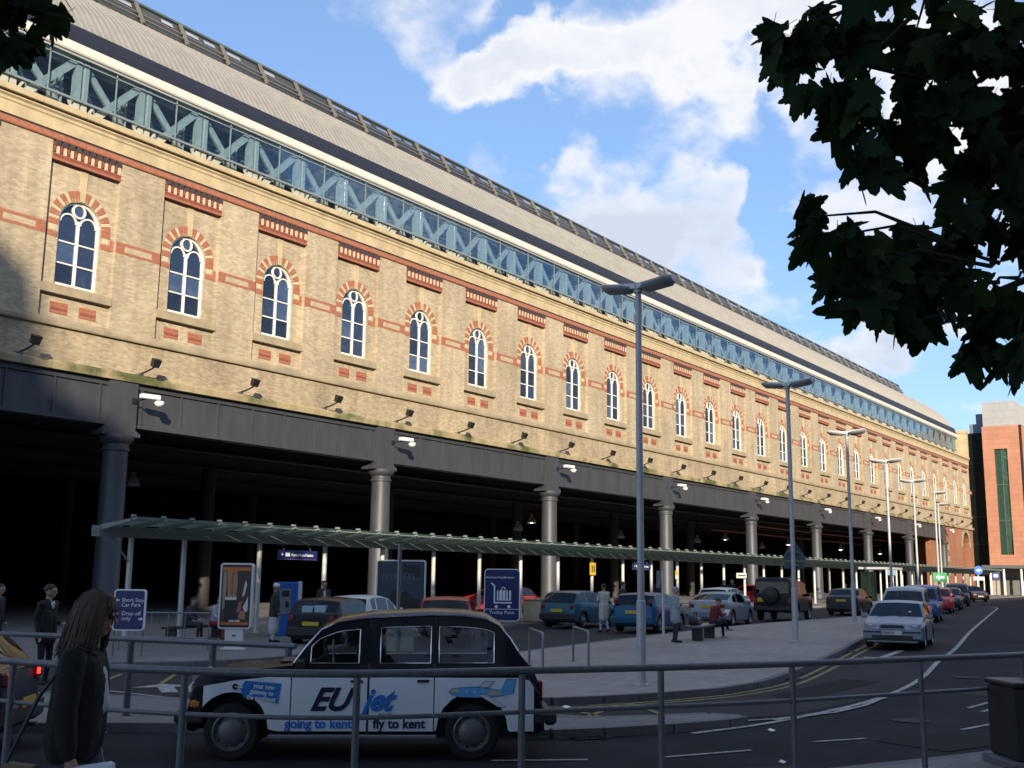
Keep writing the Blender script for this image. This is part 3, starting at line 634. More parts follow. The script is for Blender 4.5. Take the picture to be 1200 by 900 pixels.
# undercroft: soffit beams, walls (near-black colours stand in for deep shade)
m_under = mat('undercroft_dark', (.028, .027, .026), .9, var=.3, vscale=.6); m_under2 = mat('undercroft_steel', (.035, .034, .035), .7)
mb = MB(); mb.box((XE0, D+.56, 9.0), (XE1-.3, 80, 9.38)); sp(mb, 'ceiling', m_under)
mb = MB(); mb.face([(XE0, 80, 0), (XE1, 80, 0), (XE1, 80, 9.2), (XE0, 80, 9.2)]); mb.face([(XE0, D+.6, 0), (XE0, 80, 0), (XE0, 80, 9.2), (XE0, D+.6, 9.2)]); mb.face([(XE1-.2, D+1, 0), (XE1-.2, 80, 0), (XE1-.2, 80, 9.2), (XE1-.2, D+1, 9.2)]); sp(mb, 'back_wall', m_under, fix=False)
for j, y in enumerate((43, 49.5, 56, 63)):
    mb = MB(); mb.prism([(y-.3, 8.0), (y+.3, 8.0), (y+.3, 8.06), (y+.05, 8.06), (y+.05, 8.99), (y-.05, 8.99), (y-.05, 8.06), (y-.3, 8.06)], XE0+.01, XE1-.31, ax='x'); sp(mb, 'ceiling_beam', m_under2)
for j, cx in enumerate(COLX):
    for y in (49.5, 63): 
        mb = MB(); mb.lathe([(.4, zg(cx)), (.4, 7.98)], 12, c=(cx, y, 0)); sp(mb, 'inner_column', m_under2, smooth=40)
m_beamred = mat('beam_red', (.42, .10, .05), .5)  # red tubes stand in for red-painted beams catching the sun
for z, y in ((7.25, 41.0), (6.95, 45.0)):
    mb = MB(); mb.tube([(96, y, z), (147, y, z)], .07, 8); sp(mb, 'red_beam_tube', m_beamred)
# far end: red brick arch block closing the colonnade
m_redwall = brick_mat('red_brick_wall', (.38, .14, .065), (.28, .10, .05), (.3, .2, .14), stain=.35)
m_oldstone = mat('weathered_stone', (.33, .27, .18), .9, var=.35, vscale=.8, bump=.4, bscale=6)
mb = MB(); xa, xb, y = 147.0, 161.25, D-.05; ac, ar, az = 157.2, 1.95, 7.0
pts = [(ac+ar*math.cos(PI-PI*i/10), az+ar*1.05*math.sin(PI*i/10)) for i in range(11)]
mb.face([(xa, y, .5), (ac-ar, y, .5), (ac-ar, y, az), (ac-ar, y, 9.45), (xa, y, 9.45)]); mb.face([(ac+ar, y, .5), (xb, y, .5), (xb, y, 9.45), (ac+ar, y, 9.45), (ac+ar, y, az)])
for i in range(10): mb.face([(pts[i][0], y, pts[i][1]), (pts[i+1][0], y, pts[i+1][1]), (pts[i+1][0], y, 9.45), (pts[i][0], y, 9.45)])
for a, b in zip([(ac-ar, .5)]+pts, pts+[(ac+ar, .5)]): mb.face([(a[0], y, a[1]), (b[0], y, b[1]), (b[0], y+1.2, b[1]), (a[0], y+1.2, a[1])])
mb.face([(xa, y, .5), (xa, y+4, .5), (xa, y+4, 9.45), (xa, y, 9.45)])
sp(mb, 'end_wall', m_redwall, fix=False)
mb = MB();  mb.box((ac-ar-.02, y+.15, .5), (ac+ar+.02, y+.85, 3.9)); sp(mb, 'blocked_opening', m_oldstone); mb = MB(); mb.face([(ac-ar, y+.9, .5), (ac+ar, y+.9, .5), (ac+ar, y+.9, 10), (ac-ar, y+.9, 10)]); sp(mb, 'arch_shade_sheet', m_under)  # dark sheet stands in for the shade inside the arch
for i in range(13):
    a0, a1 = PI*i/13+.01, PI*(i+1)/13-.01; m2 = MB()
    m2.prism([(ac+r*math.cos(a), az+r*1.05*math.sin(a)) for r, a in ((ar, a0), (ar+.55, a0), (ar+.55, a1), (ar, a1))], y-.06, y+.2); sp(m2, 'arch_stone', m_oldstone)
for z in (1.5, 3.2, 4.9, 6.4):
    mb = MB(); mb.box((xa-.12, y-.1, z), (xa+.9, y+.3, z+.75), bev=.03); sp(mb, 'quoin', m_oldstone)
mb = MB(); mb.box((141.5, D+.5, .5), (146.9, D+1.1, 7.7)); sp(mb, 'inner_brick_wall', m_redwall)
mb = MB(); mb.box((142.2, D+.36, .6), (146.2, D+.49, 3.9)); sp(mb, 'render_panel', m_oldstone)

# glazed screen with lattice frames under the roof
TY = D+1.05; TP = 2.96; TX0 = 21.75-3*TP
m_screen = glass_mat('screen_glass', tint=(.84, .92, .97), gloss=.0, gcol=(.68, .78, .9), rough=.04, fr=.34, wavy=.1)
m_inner = mat('screen_back', (.17, .215, .28), .6, var=.35, vscale=1.2)
m_strip = mat('streak_pale', (.42, .5, .58), .4)  # pale strips paint light streaks of the far-side windows
def screen_bay():
    out = []
    mb = MB(); y = TY+.22
    def bar(p, q, w, d=.16, yy=None):
        p, q = V(p), V(q); t = (q-p).normalized(); n = V((-t.y, t.x))*w/2; yc = y if yy is None else yy
        mb.prism([tuple(p-n), tuple(q-n), tuple(q+n), tuple(p+n)], yc-d/2, yc+d/2)
    h0, h1 = 19.55, 22.2
    bar((-TP/2+.30, 19.62), (TP/2-.30, 22.1), .30); bar((-TP/2+.30, 22.1), (TP/2-.30, 19.62), .28, .12, y+.17)
    for s in (-1, 1): bar((s*(TP/2-.16), h0), (s*(TP/2-.16), h1), .24, .30)
    for s in (-1, 1): bar((s*(TP/2-.10), 19.6), (s*(TP/2-.55), 20.42), .09, .08, y-.14); bar((s*.05, 19.7), (s*(TP/2-.3), 22.1), .12, .08, y+.55); bar((s*(TP/2-.45), 19.6), (s*(TP/2-.45), 22.15), .10, .1, y+.6)
    bar((-TP/2, h1-.08), (TP/2, h1-.08), .16, .12, y+.32); bar((-TP/2, 19.75), (TP/2, 19.75), .12, .12, y+.32)
    out.append(sp(mb, 'lattice_frame', m_truss))
    mb = MB(); mb.box((-TP/2+.02, TY-.01, 20.50), (TP/2-.02, TY+.005, 22.2)); out.append(sp(mb, 'glass_pane', m_screen))
    mb = MB(); mb.box((-TP/2-.02, TY-.05, 20.41), (TP/2+.02, TY+.03, 20.50)); mb.box((-.025, TY-.03, 20.501), (.025, TY+.02, 22.2)); mb.box((-TP/2, TY-.03, 22.0), (TP/2, TY+.02, 22.05)); out.append(sp(mb, 'glazing_bar', mat('glazing_bar', (.2, .24, .25), .5)))
    return out
sb = screen_bay()
for o in sb: o.location = (TX0, 0, 0)
nb = int((160.3-TX0)/TP)
for k in range(1, nb+1):
    for o in sb: clone(o, st, (TP*k, 0, 0))
mb = MB(); mb.face([(XE0, TY+1.5, 19.4), (XE1-.2, TY+1.5, 19.4), (XE1-.2, TY+1.5, 22.4), (XE0, TY+1.5, 22.4)]); mb.face([(XE0, TY+1.5, 19.3), (XE1-.2, TY+1.5, 19.3), (XE1-.2, D+.5, 19.3), (XE0, D+.5, 19.3)]); mb.box((XE0, TY+.75, 19.31), (XE1-.3, TY+.85, 20.45), 1); sp(mb, 'screen_back_wall', [m_inner, m_gapshade], fix=False)  # dark box stands in for the shaded gap below the glass
x = XE0+.5
k = 0
while x < XE1-3:
    L = random.uniform(.6, 1.6)
    for z in (20.35, 20.95, 21.55, 21.9):
        if random.random() < .62:
            mb = MB(); mb.box((0, TY+1.38, z), (L, TY+1.48, z+random.uniform(.05, .12))); o = sp(mb, 'light_streak', m_strip); o.location = (x, 0, 0)
    x += L+random.uniform(.1, .5)
# eaves: frame, white fascia, dark gutter, sheeted arch roof, skylight rail
def band(poly, name, mt): 
    mb = MB(); mb.prism(poly, XE0, XE1-.6, ax='x'); return sp(mb, name, mt)
band([(TY-.10, 22.2), (TY+.5, 22.2), (TY+.5, 22.29), (TY-.10, 22.29)], 'head_frame', mat('head_frame', (.36, .38, .37), .5))
band([(TY-.16, 22.30), (TY+.5, 22.30), (TY+.5, 22.70), (TY-.20, 22.70), (TY-.20, 22.36)], 'fascia', m_fascia)
band([(TY-.05, 22.703), (TY+.6, 22.703), (TY+.6, 23.72), (TY+.40, 23.72), (TY+.06, 23.1)], 'gutter', m_navyfl)
RP = [(TY+.30, 23.45), (TY+.62, 23.95), (TY+1.0, 24.5), (TY+1.5, 25.15), (TY+2.1, 25.75), (TY+2.8, 26.35), (TY+3.6, 26.95), (TY+4.5, 27.55), (TY+6.5, 28.6), (TY+10, 29.8), (TY+16, 30.6), (TY+24, 30.8)]
mb = MB(); m2 = MB()
x = XE0; dx = .60
XR = XE1-.8
mb.v = []
for x in (XE0, XR):
    for p in RP: mb.vert((x, *p))
n = len(RP)
for i in range(n-1): mb.f.append([i, n+i, n+i+1, i+1]); mb.m.append(0)
mb.face([(XR, *p) for p in RP]+[(XR, TY+24, 20), (XR, TY+.3, 20)])
roof = sp(mb, 'roof', m_roofsheet, smooth=40, fix=False)
x = XE0+.3
while x < XR:
    for i in range(7):
        a, b = RP[i], RP[i+1]
        if i == 0: a = (TY+.46, 23.70)
        t = V((b[0]-a[0], b[1]-a[1])).normalized(); nn = V((-t.y, t.x))*.05
        m2.faces([(x-.04, *a), (x+.04, *a), (x+.04, *b), (x-.04, *b), (x-.02, a[0]+nn.x, a[1]+nn.y), (x+.02, a[0]+nn.x, a[1]+nn.y), (x+.02, b[0]+nn.x, b[1]+nn.y), (x-.02, b[0]+nn.x, b[1]+nn.y)],
                 [(4, 5, 6, 7), (0, 4, 7, 3), (1, 2, 6, 5)])
    x += .33
o = m2.build('roof_rib', m_roofsheet, roof, fix=False); o['kind'] = 'stuff'
SX1 = 151.0
mb = MB(); mb.prism([(TY+4.3, 27.42), (TY+5.0, 28.75), (TY+5.15, 28.75), (TY+4.6, 27.5)], XE0, SX1, ax='x'); sky_l = sp(mb, 'skylight', glass_mat('skylight_glass', gloss=.05, solid=(.04, .042, .042), rough=.2))
mb = MB(); mb.box((XE0, TY+4.93, 28.752), (SX1, TY+5.2, 28.86)); mb.build('ridge_rail', mat('rail_dark', (.07, .085, .08), .6), sky_l)
m_br = mat('skylight_bracket', (.16, .15, .13), .6)
mb = MB(); mb.prism([(TY+4.22, 27.42), (TY+4.95, 28.74), (TY+4.8, 28.74), (TY+4.1, 27.5)], 0, .12, ax='x'); b0 = sp(mb, 'bracket', m_br); b0.location = (XE0+.2, 0, 0)
nbk = int((SX1-XE0)/2.55)
for k in range(1, nbk): clone(b0, st, (2.55*k, 0, 0))
m_glint = glass_mat('skylight_glint', gloss=.75, solid=(.3, .3, .3), rough=.08)  # bright strips stand in for sky glinting through the skylight
for k in range(nbk):
    for j in (0, 1):
        if random.random() < .55:
            L = random.uniform(.5, 1.0); mb = MB(); mb.prism([(TY+4.74, 28.30), (TY+4.86, 28.52), (TY+4.84, 28.53), (TY+4.72, 28.31)], 0, L, ax='x')
            o = sp(mb, 'skylight_glint', m_glint); o.location = (XE0+.2+2.55*k+.35+j*1.1, 0, 0)
mb = MB()
for z, yy in ((27.75, 4.42), (28.05, 4.58)): mb.box((XE0, TY+yy-.1, z), (SX1, TY+yy-.04, z+.05))
sp(mb, 'skylight_rail', m_br)
# end pier and canted glass end
mb = MB(); mb.box((160.2, D-.15, 19.503), (161.35, D+1.6, 22.9)); mb.box((160.1, D-.25, 22.9), (161.45, D+1.7, 23.3)); sp(mb, 'end_pier', m_stone)

# floodlights on the ledge, one per bay
def floodlight(x, lab):
    t = thing('floodlight', lab, 'floodlight', (x, D-.15, 9.8), 0, 'floodlights along the stone ledge'); return t
f0 = floodlight(20.9, 'x')
m_blk = mat('black_metal', (.015, .015, .016), .5)
mb = MB(); mb.box((-.12, -.1, .0), (.12, .14, .06)); mb.build('base_plate', m_galv, f0)
mb = MB(); mb.tube([(0, 0, .05), (.05, -.35, .12), (.1, -.75, .26)], .035, 6); mb.build('arm', m_blk, f0)
mb = MB(); mb.T = Matrix.Translation((.1, -.82, .42)) @ Matrix.Rotation(rad(25), 4, 'X'); mb.prism([(-.13, -.16), (.13, -.16), (.17, .16), (-.17, .16)], -.12, .1); mb.build('lamp_head', m_blk, f0)
flo = [f0]
for k in range(1, 28):
    if 20.9+BAY*k > 159: break
    flo.append(clone(f0, None, (BAY*k, 0, 0)))
for i, f in enumerate(flo):
    f['label'] = 'black bracket floodlight on the mossy ledge, below left of the %s arched window from left' % ORD[i]
# security cameras on the column heads
m_cctv = mat('cctv_white', (.7, .7, .68), .4)
cc = None
vis = [c for c in COLX if c > 20]
for i, cx in enumerate(vis):
    if cc is None:
        cc = thing('security_camera', '', 'camera', (cx+.45, D-.23, 8.75), 0, 'security cameras on the column heads')
        mb = MB(); mb.box((-.08, -.08, -.1), (.08, .02, .1)); mb.tube([(0, -.05, 0), (.05, -.4, .02), (.1, -.7, .05)], .03, 6); mb.build('bracket', m_blk, cc)
        mb = MB(); mb.T = Matrix.Translation((.2, -.72, .12)) @ Matrix.Rotation(rad(-12), 4, 'Z'); mb.box((-.38, -.11, -.09), (.38, .11, .09), bev=.02); mb.build('housing', m_cctv, cc)
        mb = MB(); mb.lathe([(.02, -.3), (.13, -.28), (.2, -.16), (.17, -.08), (.05, -.05)], 12, c=(.62, -.75, .08)); mb.build('dome', m_cctv, cc, smooth=50)
        o = cc
    else: o = clone(cc, None, (cx-vis[0], 0, 0))
    o['label'] = 'white box security camera on the girder above the %s iron column from the left' % ORD[i]
# ------------------------------------------------------------------ buildings at the far end
m_terra = brick_mat('terracotta_panel', (.50, .235, .145), (.46, .21, .13), (.33, .15, .1), bw=1.5, bh=.75, msize=.02, stain=.2, axis='YZ', bump=.15)
m_terra2 = brick_mat('terracotta_panel_x', (.46, .17, .085), (.43, .155, .075), (.3, .11, .06), bw=1.5, bh=.75, msize=.012, stain=.12, axis='XZ', bump=.15)
m_grpan = brick_mat('grey_cladding', (.40, .40, .39), (.38, .38, .375), (.26, .26, .26), bw=1.1, bh=1.1, msize=.015, stain=.1, axis='YZ', bump=.1)
m_dkglass = glass_mat('dark_curtain_glass', gloss=.05, gcol=(.6, .7, .7), solid=(.008, .01, .01))
m_grglass = glass_mat('green_stair_glass', gloss=.10, gcol=(.6, .75, .65), solid=(.03, .075, .055))
t = thing('terracotta_tower', 'tall terracotta tower with green glass strip and grey rooftop box at the road end', 'building', (176, 33, .66))
def tp(mb, name, m, parent=None, smooth=None):
    o = mb.build(name, m, parent or t, smooth)
    if parent is None: o.matrix_parent_inverse = Matrix.Translation((-176, -33, -.66))
    return o
X0 = 172
mb = MB(); mb.box((X0, 31.7, 4.9), (X0+14, 33.4, 25.2)); mb.box((X0, 35.2, 4.9), (X0+14, 36.75, 25.2)); mb.box((X0, 33.4, 21.8), (X0+14, 35.2, 25.2)); mb.box((X0, 33.4, 4.9), (X0+14, 35.2, 6.4)); tp(mb, 'wall', m_terra)
mb = MB(); mb.box((X0+.02, 31.38, 4.9), (X0+13, 31.62, 25.2)); tp(mb, 'shadow_gap', m_blk)
mb = MB(); mb.box((X0+.3, 24, 4.9), (X0+30, 31.36, 25.0)); tp(mb, 'side_wing', m_terra)
for j, (z0, z1) in enumerate([(6.4, 11.3), (11.4, 16.5), (16.6, 21.8)]):
    mb = MB(); mb.box((X0+.25, 33.42, z0), (X0+.3, 35.18, z1)); w = tp(mb, 'window_pane', m_grglass)
mb = MB()
for z in (11.32, 16.52): mb.box((X0+.2, 33.4, z), (X0+.32, 35.2, z+.09))
mb.box((X0+.2, 34.25, 6.4), (X0+.31, 34.31, 21.8)); tp(mb, 'glazing_bar', m_galv)
mb = MB(); mb.box((X0+.4, 32.2, 25.22), (X0+12, 36.6, 28.9)); tp(mb, 'plant_room', m_grpan)
mb = MB(); mb.box((X0-3.2, 24, 4.45), (X0+1, 37.2, 4.88)); tp(mb, 'entrance_canopy', mat('entrance_canopy', (.12, .13, .13), .5))
mb = MB(); mb.box((X0+.9, 24, .66), (X0+1.1, 37, 4.44)); tp(mb, 'entrance_wall', mat('entrance_stone', (.45, .40, .32), .7, var=.15))
for y in (36.2, 34.4, 32.1, 30.9, 29.5):
    mb = MB(); mb.lathe([(.16, .66), (.16, 4.44)], 10, c=(X0-2.8, y, 0)); tp(mb, 'entrance_post', m_signwhite, smooth=40)
for y in (33.1, 34.0):
    mb = MB(); mb.box((X0+.82, y, .7), (X0+.89, y+.8, 3.3)); d_ = tp(mb, 'door', mat('grey_door', (.2, .19, .18), .5)); mb = MB(); mb.box((X0+.76, y+.1, 1.6), (X0+.815, y+.16, 2.0)); mb.build('handle', m_chrome, d_)
t = thing('glass_block', 'narrow black glass block wedged between the brick station and the terracotta tower', 'building', (176, 33, .66))
mb = MB(); mb.box((X0+2.02, 36.8, .7), (X0+14, 47, 24.6)); tp(mb, 'curtain_wall', m_dkglass)
for z in (4.5, 8, 12, 16, 20, 24.5):
    mb = MB(); mb.box((X0+1.95, 36.8, z), (X0+2.015, 47, z+.08)); tp(mb, 'glazing_bar', m_blk)
for y0, y1, z1 in ((37.0, 38.0, 27.5), (38.0, 39.0, 26.0)):
    mb = MB(); mb.box((X0+2.4, y0, 24.62), (X0+10, y1-.02, z1)); tp(mb, 'roof_plant', mat('plant_blue', (.16, .19, .26), .5))
# terrace across the end of the road, right of the tower (continues out of frame)
t = thing('brick_office', 'long brick office block continuing the street beyond the tower', 'building', (180, 5, .66))
mb = MB(); mb.box((186, -30, .6), (205, 23.5, 20)); o = mb.build('wall', m_terra, t); o.matrix_parent_inverse = Matrix.Translation((-180, -5, -.66))

# buildings across the street behind the photographer: unseen, added and shaped for their shade
m_occ = brick_mat('brown_brick_wall', (.22, .15, .11), (.18, .12, .09), (.25, .22, .18), stain=.3)
m_owin = glass_mat('office_window', gloss=.12, solid=(.02, .025, .03))
def street_block(name, label, x0, x1, y, profile_h, depth=16, poly=None):
    t = thing(name, label, 'building', ((x0+x1)/2, y-depth/2, 0)); inv = Matrix.Translation((-(x0+x1)/2, -(y-depth/2), 0))
    mb = MB(); mb.prism(poly or [(x0, -.5), (x1, -.5), (x1, profile_h), (x0, profile_h)], y-depth, y); o = mb.build('wall', m_occ, t); o.matrix_parent_inverse = inv
    w = None; nn = 0
    for k in range(int((x1-x0)/5)):
        for z in range(2, int(min(profile_h, 22))-2, 4):
            if w is None:
                mb = MB(); mb.box((0, 0, 0), (2.2, .06, 2.3)); w = mb.build('window', m_owin, t)
                m2 = MB(); m2.box((-.1, 0, -.14), (2.3, .14, -.002)); m2.box((1.06, .02, 0), (1.14, .09, 2.3)); m2.build('sill', m_signwhite, w); c = w
            else: c = w.copy(); COL.objects.link(c)
            c.matrix_parent_inverse = inv; c.location = (x0+1.4+5*k, y-.02, z)
street_block('shade_office', 'brown brick office building with rows of windows across the street', -62, -13, -42, 33.9, 14)
street_block('shade_office_low', 'long lower brown brick office building with rows of windows across the street', -12.95, 200, -42, 30.6, 14)
street_block('shade_gable', 'unseen thin brick gable wall, added and outlined to shade the facade at left', -125, -52.8, -41.9, 24, 1.2,
             [(-125, -.5), (-53.8, -.5), (-53.8, 35.7), (-60.5, 43.4), (-63.6, 44.5), (-64.1, 46.6), (-64.6, 48.5), (-66.4, 49.8), (-74, 53.3), (-125, 53.3)])

# ------------------------------------------------------------------ glass canopy along the forecourt
m_can = mat('canopy_steel', (.24, .27, .26), .5, metal=.2, var=.12, vscale=4); m_post = mat('canopy_post', (.55, .56, .55), .4, metal=.2, var=.1, vscale=3)
m_cglass = glass_mat('canopy_glass', tint=(.5, .6, .56), gloss=.05, gcol=(.8, .95, .9), rough=.15, fr=.5)
_n = m_cglass.node_tree.nodes; _l = m_cglass.node_tree.links; _tr = _n.new('ShaderNodeBsdfTranslucent'); _tr.inputs[0].default_value = (.26, .33, .29, 1); _mx = _n.new('ShaderNodeMixShader'); _mx.inputs[0].default_value = .6
_o = _n['Material Output']; _s = _o.inputs[0].links[0].from_socket; _l.new(_s, _mx.inputs[1]); _l.new(_tr.outputs[0], _mx.inputs[2]); _l.new(_mx.outputs[0], _o.inputs[0])
CY = 29.0; CX0, CX1 = 19.6, 135.0
cn = thing('glass_canopy', 'long green tinted glass canopy on white posts along the forecourt', 'canopy', (75, CY, .6)); cinv = Matrix.Translation((-75, -CY, -.6))
def cp(mb, name, m, smooth=None):
    o = mb.build(name, m, cn, smooth); o.matrix_parent_inverse = cinv; return o
mb = MB(); mb.prism([(CY-.12, 3.24), (CY+.25, 3.24), (CY+.25, 3.56), (CY+.19, 3.56), (CY+.19, 3.30), (CY-.06, 3.30), (CY-.06, 3.54), (CY-.12, 3.54)], CX0, CX1, ax='x'); cp(mb, 'gutter', m_can)
mb = MB(); mb.tube([(CX0, CY-1.55, 3.69), (CX1, CY-1.55, 3.69)], .025, 6); cp(mb, 'edge_tube', m_can)
mb = MB(); mb.prism([(-.05, 3.42), (-1.72, 3.70), (-1.72, 3.75), (-.05, 3.58)], -.028, .028, ax='x'); mb.tube([(0, -1.50, 3.7), (0, -1.62, 3.83)], .022, 6); mb.box((-.05, -1.65, 3.78), (.05, -1.52, 3.84))
rb = cp(mb, 'rib', mat('canopy_rib', (.30, .33, .31), .45, metal=.2)); rb.location = (CX0+.1, CY, 0)
mb = MB(); mb.prism([(-.1, 3.59), (-1.66, 3.765), (-1.66, 3.78), (-.1, 3.605)], .04, 1.0, ax='x'); gp = cp(mb, 'glass_pane', m_cglass); gp.location = (CX0+.1, CY, 0)
n = int((CX1-CX0-.2)/1.045)
for k in range(1, n+1):
    c = clone(rb, cn, (1.045*k, 0, 0)); 
    if k < n: clone(gp, cn, (1.045*k, 0, 0))
px_ = [20.85, 22.84]+[26.0+3.13*k for k in range(35)]
for x in px_:
    z0 = zg(x)+.12
    mb = MB(); mb.lathe([(.15, z0), (.15, z0+.03), (.085, z0+.04), (.085, 3.235)], 14, c=(x, CY+.05, 0)); cp(mb, 'post', m_post, smooth=40)
mb = MB(); mb.tube([(CX0+.5, CY-.02, 3.26), (20.78, CY+.03, 2.5)], .03, 6); cp(mb, 'brace', m_can)

# pendant lamps in the undercroft
m_lampsh = mat('lamp_shade', (.45, .45, .44), .35, metal=.4); m_lampon = mat('lamp_glow', (1, 1, 1), .4, emit=(1, .93, .75), estr=9.0)
LP = [(31.42, 6.24, 0), (64.4, 6.09, 1), (62.7, 5.5, 0), (77.0, 5.5, 0), (90.77, 5.6, 0), (96.79, 6.05, 1), (112.64, 6.08, 2), (128.94, 6.0, 2), (144.0, 5.9, 2), (105.5, 5.5, 0), (120.5, 5.6, 0)]
LP.sort()
for i, (x, z, on) in enumerate(LP):
    t = thing('pendant_lamp', '%s bell pendant lamp hanging in the dark undercroft, %s from the left' % ('glowing' if on else 'unlit', ORD[i]), 'lamp', (x, 44, z), 0, 'pendant lamps in the undercroft')
    mb = MB(); mb.tube([(0, 0, .55), (0, 0, 8.98-z)], .02, 5); mb.build('cable', m_blk, t)
    mb = MB(); mb.lathe([(.32, -.05), (.33, .0), (.3, .15), (.2, .32), (.1, .4), (.09, .58), (.02, .6)], 16, cap=False); mb.build('shade', m_lampsh, t, smooth=50)
    if on:
        mb = MB(); mb.ball((0, 0, .02), (.2, .2, .12) if on == 2 else .10, n=10, m=6); mb.build('bulb', m_lampon, t, smooth=60)

# ------------------------------------------------------------------ street lamps
m_lsteel = mat('lamp_post_steel', (.46, .47, .48), .42, metal=.2, var=.1, vscale=4); m_refl = mat('reflector_dark', (.34, .34, .34), .4)
def street_lamp(x, y, z, label, arms=2):
    t = thing('street_lamp', label, 'street lamp', (x, y, z), LAMP_RZ, 'twin arm street lamps along the pavement')
    h = 7.95
    mb = MB(); mb.lathe([(.15, 0), (.15, .02), (.092, .03), (.092, 1.6), (.072, 1.62), (.062, h)], 16); mb.build('pole', m_lsteel, t, smooth=40)
    for s in ((-1, 1) if arms == 2 else (1,)):
        mb = MB(); mb.prism([(s*.02, h-.02), (s*.78, h+.08), (s*.78, h+.17), (s*.02, h+.09)], -.12, .12); mb.build('arm', mat('lamp_arm_pale', (.72, .72, .70), .45), t)
        # curved reflector trough under the arm
        mb = MB(); n = 8; vs = []; fs = []
        for i in range(n+1):
            a = PI*i/n; vy = -math.cos(a)*.26; dz = -math.sin(a)*.15
            for j, u in enumerate((.10, .22, .70, .82)):
                k = (.35, .9, 1, .55)[j]; vs.append((s*u, vy*k, h+.02+.12*u/.85+dz*k))
        for i in range(n):
            for j in range(3): fs.append((i*4+j, i*4+j+1, i*4+5+j, i*4+4+j))
        mb.faces(vs, fs); o = mb.build('reflector', m_refl, t, smooth=60, fix=False)
        md = o.modifiers.new('s', 'SOLIDIFY'); md.thickness = .015
    mb = MB(); mb.lathe([(.09, h-.1), (.1, h-.05), (.1, h+.08), (.05, h+.12)], 12); mb.build('cap', m_lsteel, t, smooth=50)
    return t
LAMP_RZ = rad(-90)
for i, (x, y, lab) in enumerate([(19.42, 10.65, 'tallest grey twin arm street lamp standing on the paving just beyond the black taxi'), (33.08, 12.79, 'grey twin arm street lamp with a triangular sign back fixed low on its pole'),
        (46.4, 15.37, 'grey twin arm street lamp on the paving behind the front silver hatchback'), (59.0, 17.5, 'grey twin arm street lamp rising behind the silver estate, fourth from the taxi'),
        (72.2, 19.75, 'grey twin arm street lamp rising behind the blue pickup, fifth from the taxi'), (82.8, 21.2, 'distant single arm street lamp beside the green sign, sixth from the taxi'), (95.5, 24.2, 'farthest single arm street lamp in front of the red brick end wall')]):
    street_lamp(x, y, zg(x)+.12, lab, 2 if i < 5 else 1)

# ------------------------------------------------------------------ railings
def railing(name, label, path, zf, h, posts, rails, r=.038, rp=.032):
    t = thing(name, label, 'railing', (path[len(path)//2][0], path[len(path)//2][1], 0)); c = t.location
    P = smoothpath(path, .5)
    for dz, rr in rails:
        mb = MB(); mb.tube([(x-c.x, y-c.y, zf(x, y)+h-dz) for x, y in P], rr, 12); mb.build('rail', m_rail, t, smooth=40)
    for x, y in posts:
        z = zf(x, y); mb = MB(); mb.lathe([(.07, 0), (.07, .012), (rp, .013), (rp, h-.03)], 12); o = mb.build('post', m_rail, t, smooth=40, loc=(x-c.x, y-c.y, z))
    return t
rail_path = [(5.9, 11.6), (6.0, 9.7), (6.43, 7.95), (7.19, 6.72), (8.52, 5.85), (9.75, 5.08), (11.14, 4.32), (12.93, 3.52), (14.78, 2.72), (16.8, 2.0)]
RZ = lambda x, y: .13
railing('guard_railing', 'grey tubular guard railing curving along the near pavement in front of the taxi', rail_path, RZ, 1.17, [(5.95, 9.95), (6.40, 8.02), (7.19, 6.72), (8.47, 5.88), (9.70, 5.11), (11.10, 4.34), (12.87, 3.55), (14.55, 2.82), (16.3, 2.2)], [(0, .034), (.365, .021)])
railing('island_railing', 'grey tubular railing on the narrow traffic island behind the taxi bonnet', [(8.6, 18.5), (9.75, 16.4), (10.2, 13.95), (10.47, 12.55), (10.75, 11.2)], TI, 1.07, [(9.2, 17.5), (10.17, 14.0), (10.47, 12.55), (10.72, 11.3)], [(0, .04)], rp=.05)
# bike hoops
for i, (a, b) in enumerate([((20.6, 13.75), (21.9, 15.0)), ((21.7, 13.25), (23.2, 14.6))]):
    t = thing('bike_stand', ['low steel bike stand hoop farther from the road', 'low steel bike stand hoop nearer the street lamp'][i], 'bike stand', (*a, PK(*a)), 0, 'steel hoops on the paving')
    a3, b3 = V((0, 0, 0)), V((b[0]-a[0], b[1]-a[1], PK(*b)-PK(*a))); u = (b3-a3).normalized(); z = V((0, 0, 1)); h = .82
    mb = MB(); mb.tube([a3, a3+z*(h-.1), a3+z*(h-.03)+u*.03, a3+z*h+u*.1, b3+z*h-u*.1, b3+z*(h-.03)-u*.03, b3+z*(h-.1), b3], .03, 10); mb.build('hoop', m_galv, t, smooth=50)
    for q in (a3, b3): mb = MB(); mb.lathe([(.08, 0), (.08, .012)], 12, c=q); mb.build('foot_plate', m_galv, t)

# ------------------------------------------------------------------ signs
FACE = (PI/2, 0, rad(-54.5))          # text frame of signs that face the photographer
def facing(rz): return (PI/2, 0, rz)
def rrect(w, h, r, n=5, x0=0, z0=0):
    pts = []
    for cx, cz, a in ((w/2-r, h-r, 0), (-w/2+r, h-r, PI/2), (-w/2+r, r, PI), (w/2-r, r, 3*PI/2)):
        for i in range(n+1): b = a+PI/2*i/n; pts.append((x0+cx+r*math.cos(b), z0+cz+r*math.sin(b)))
    return pts
SRZ = rad(-54.5)
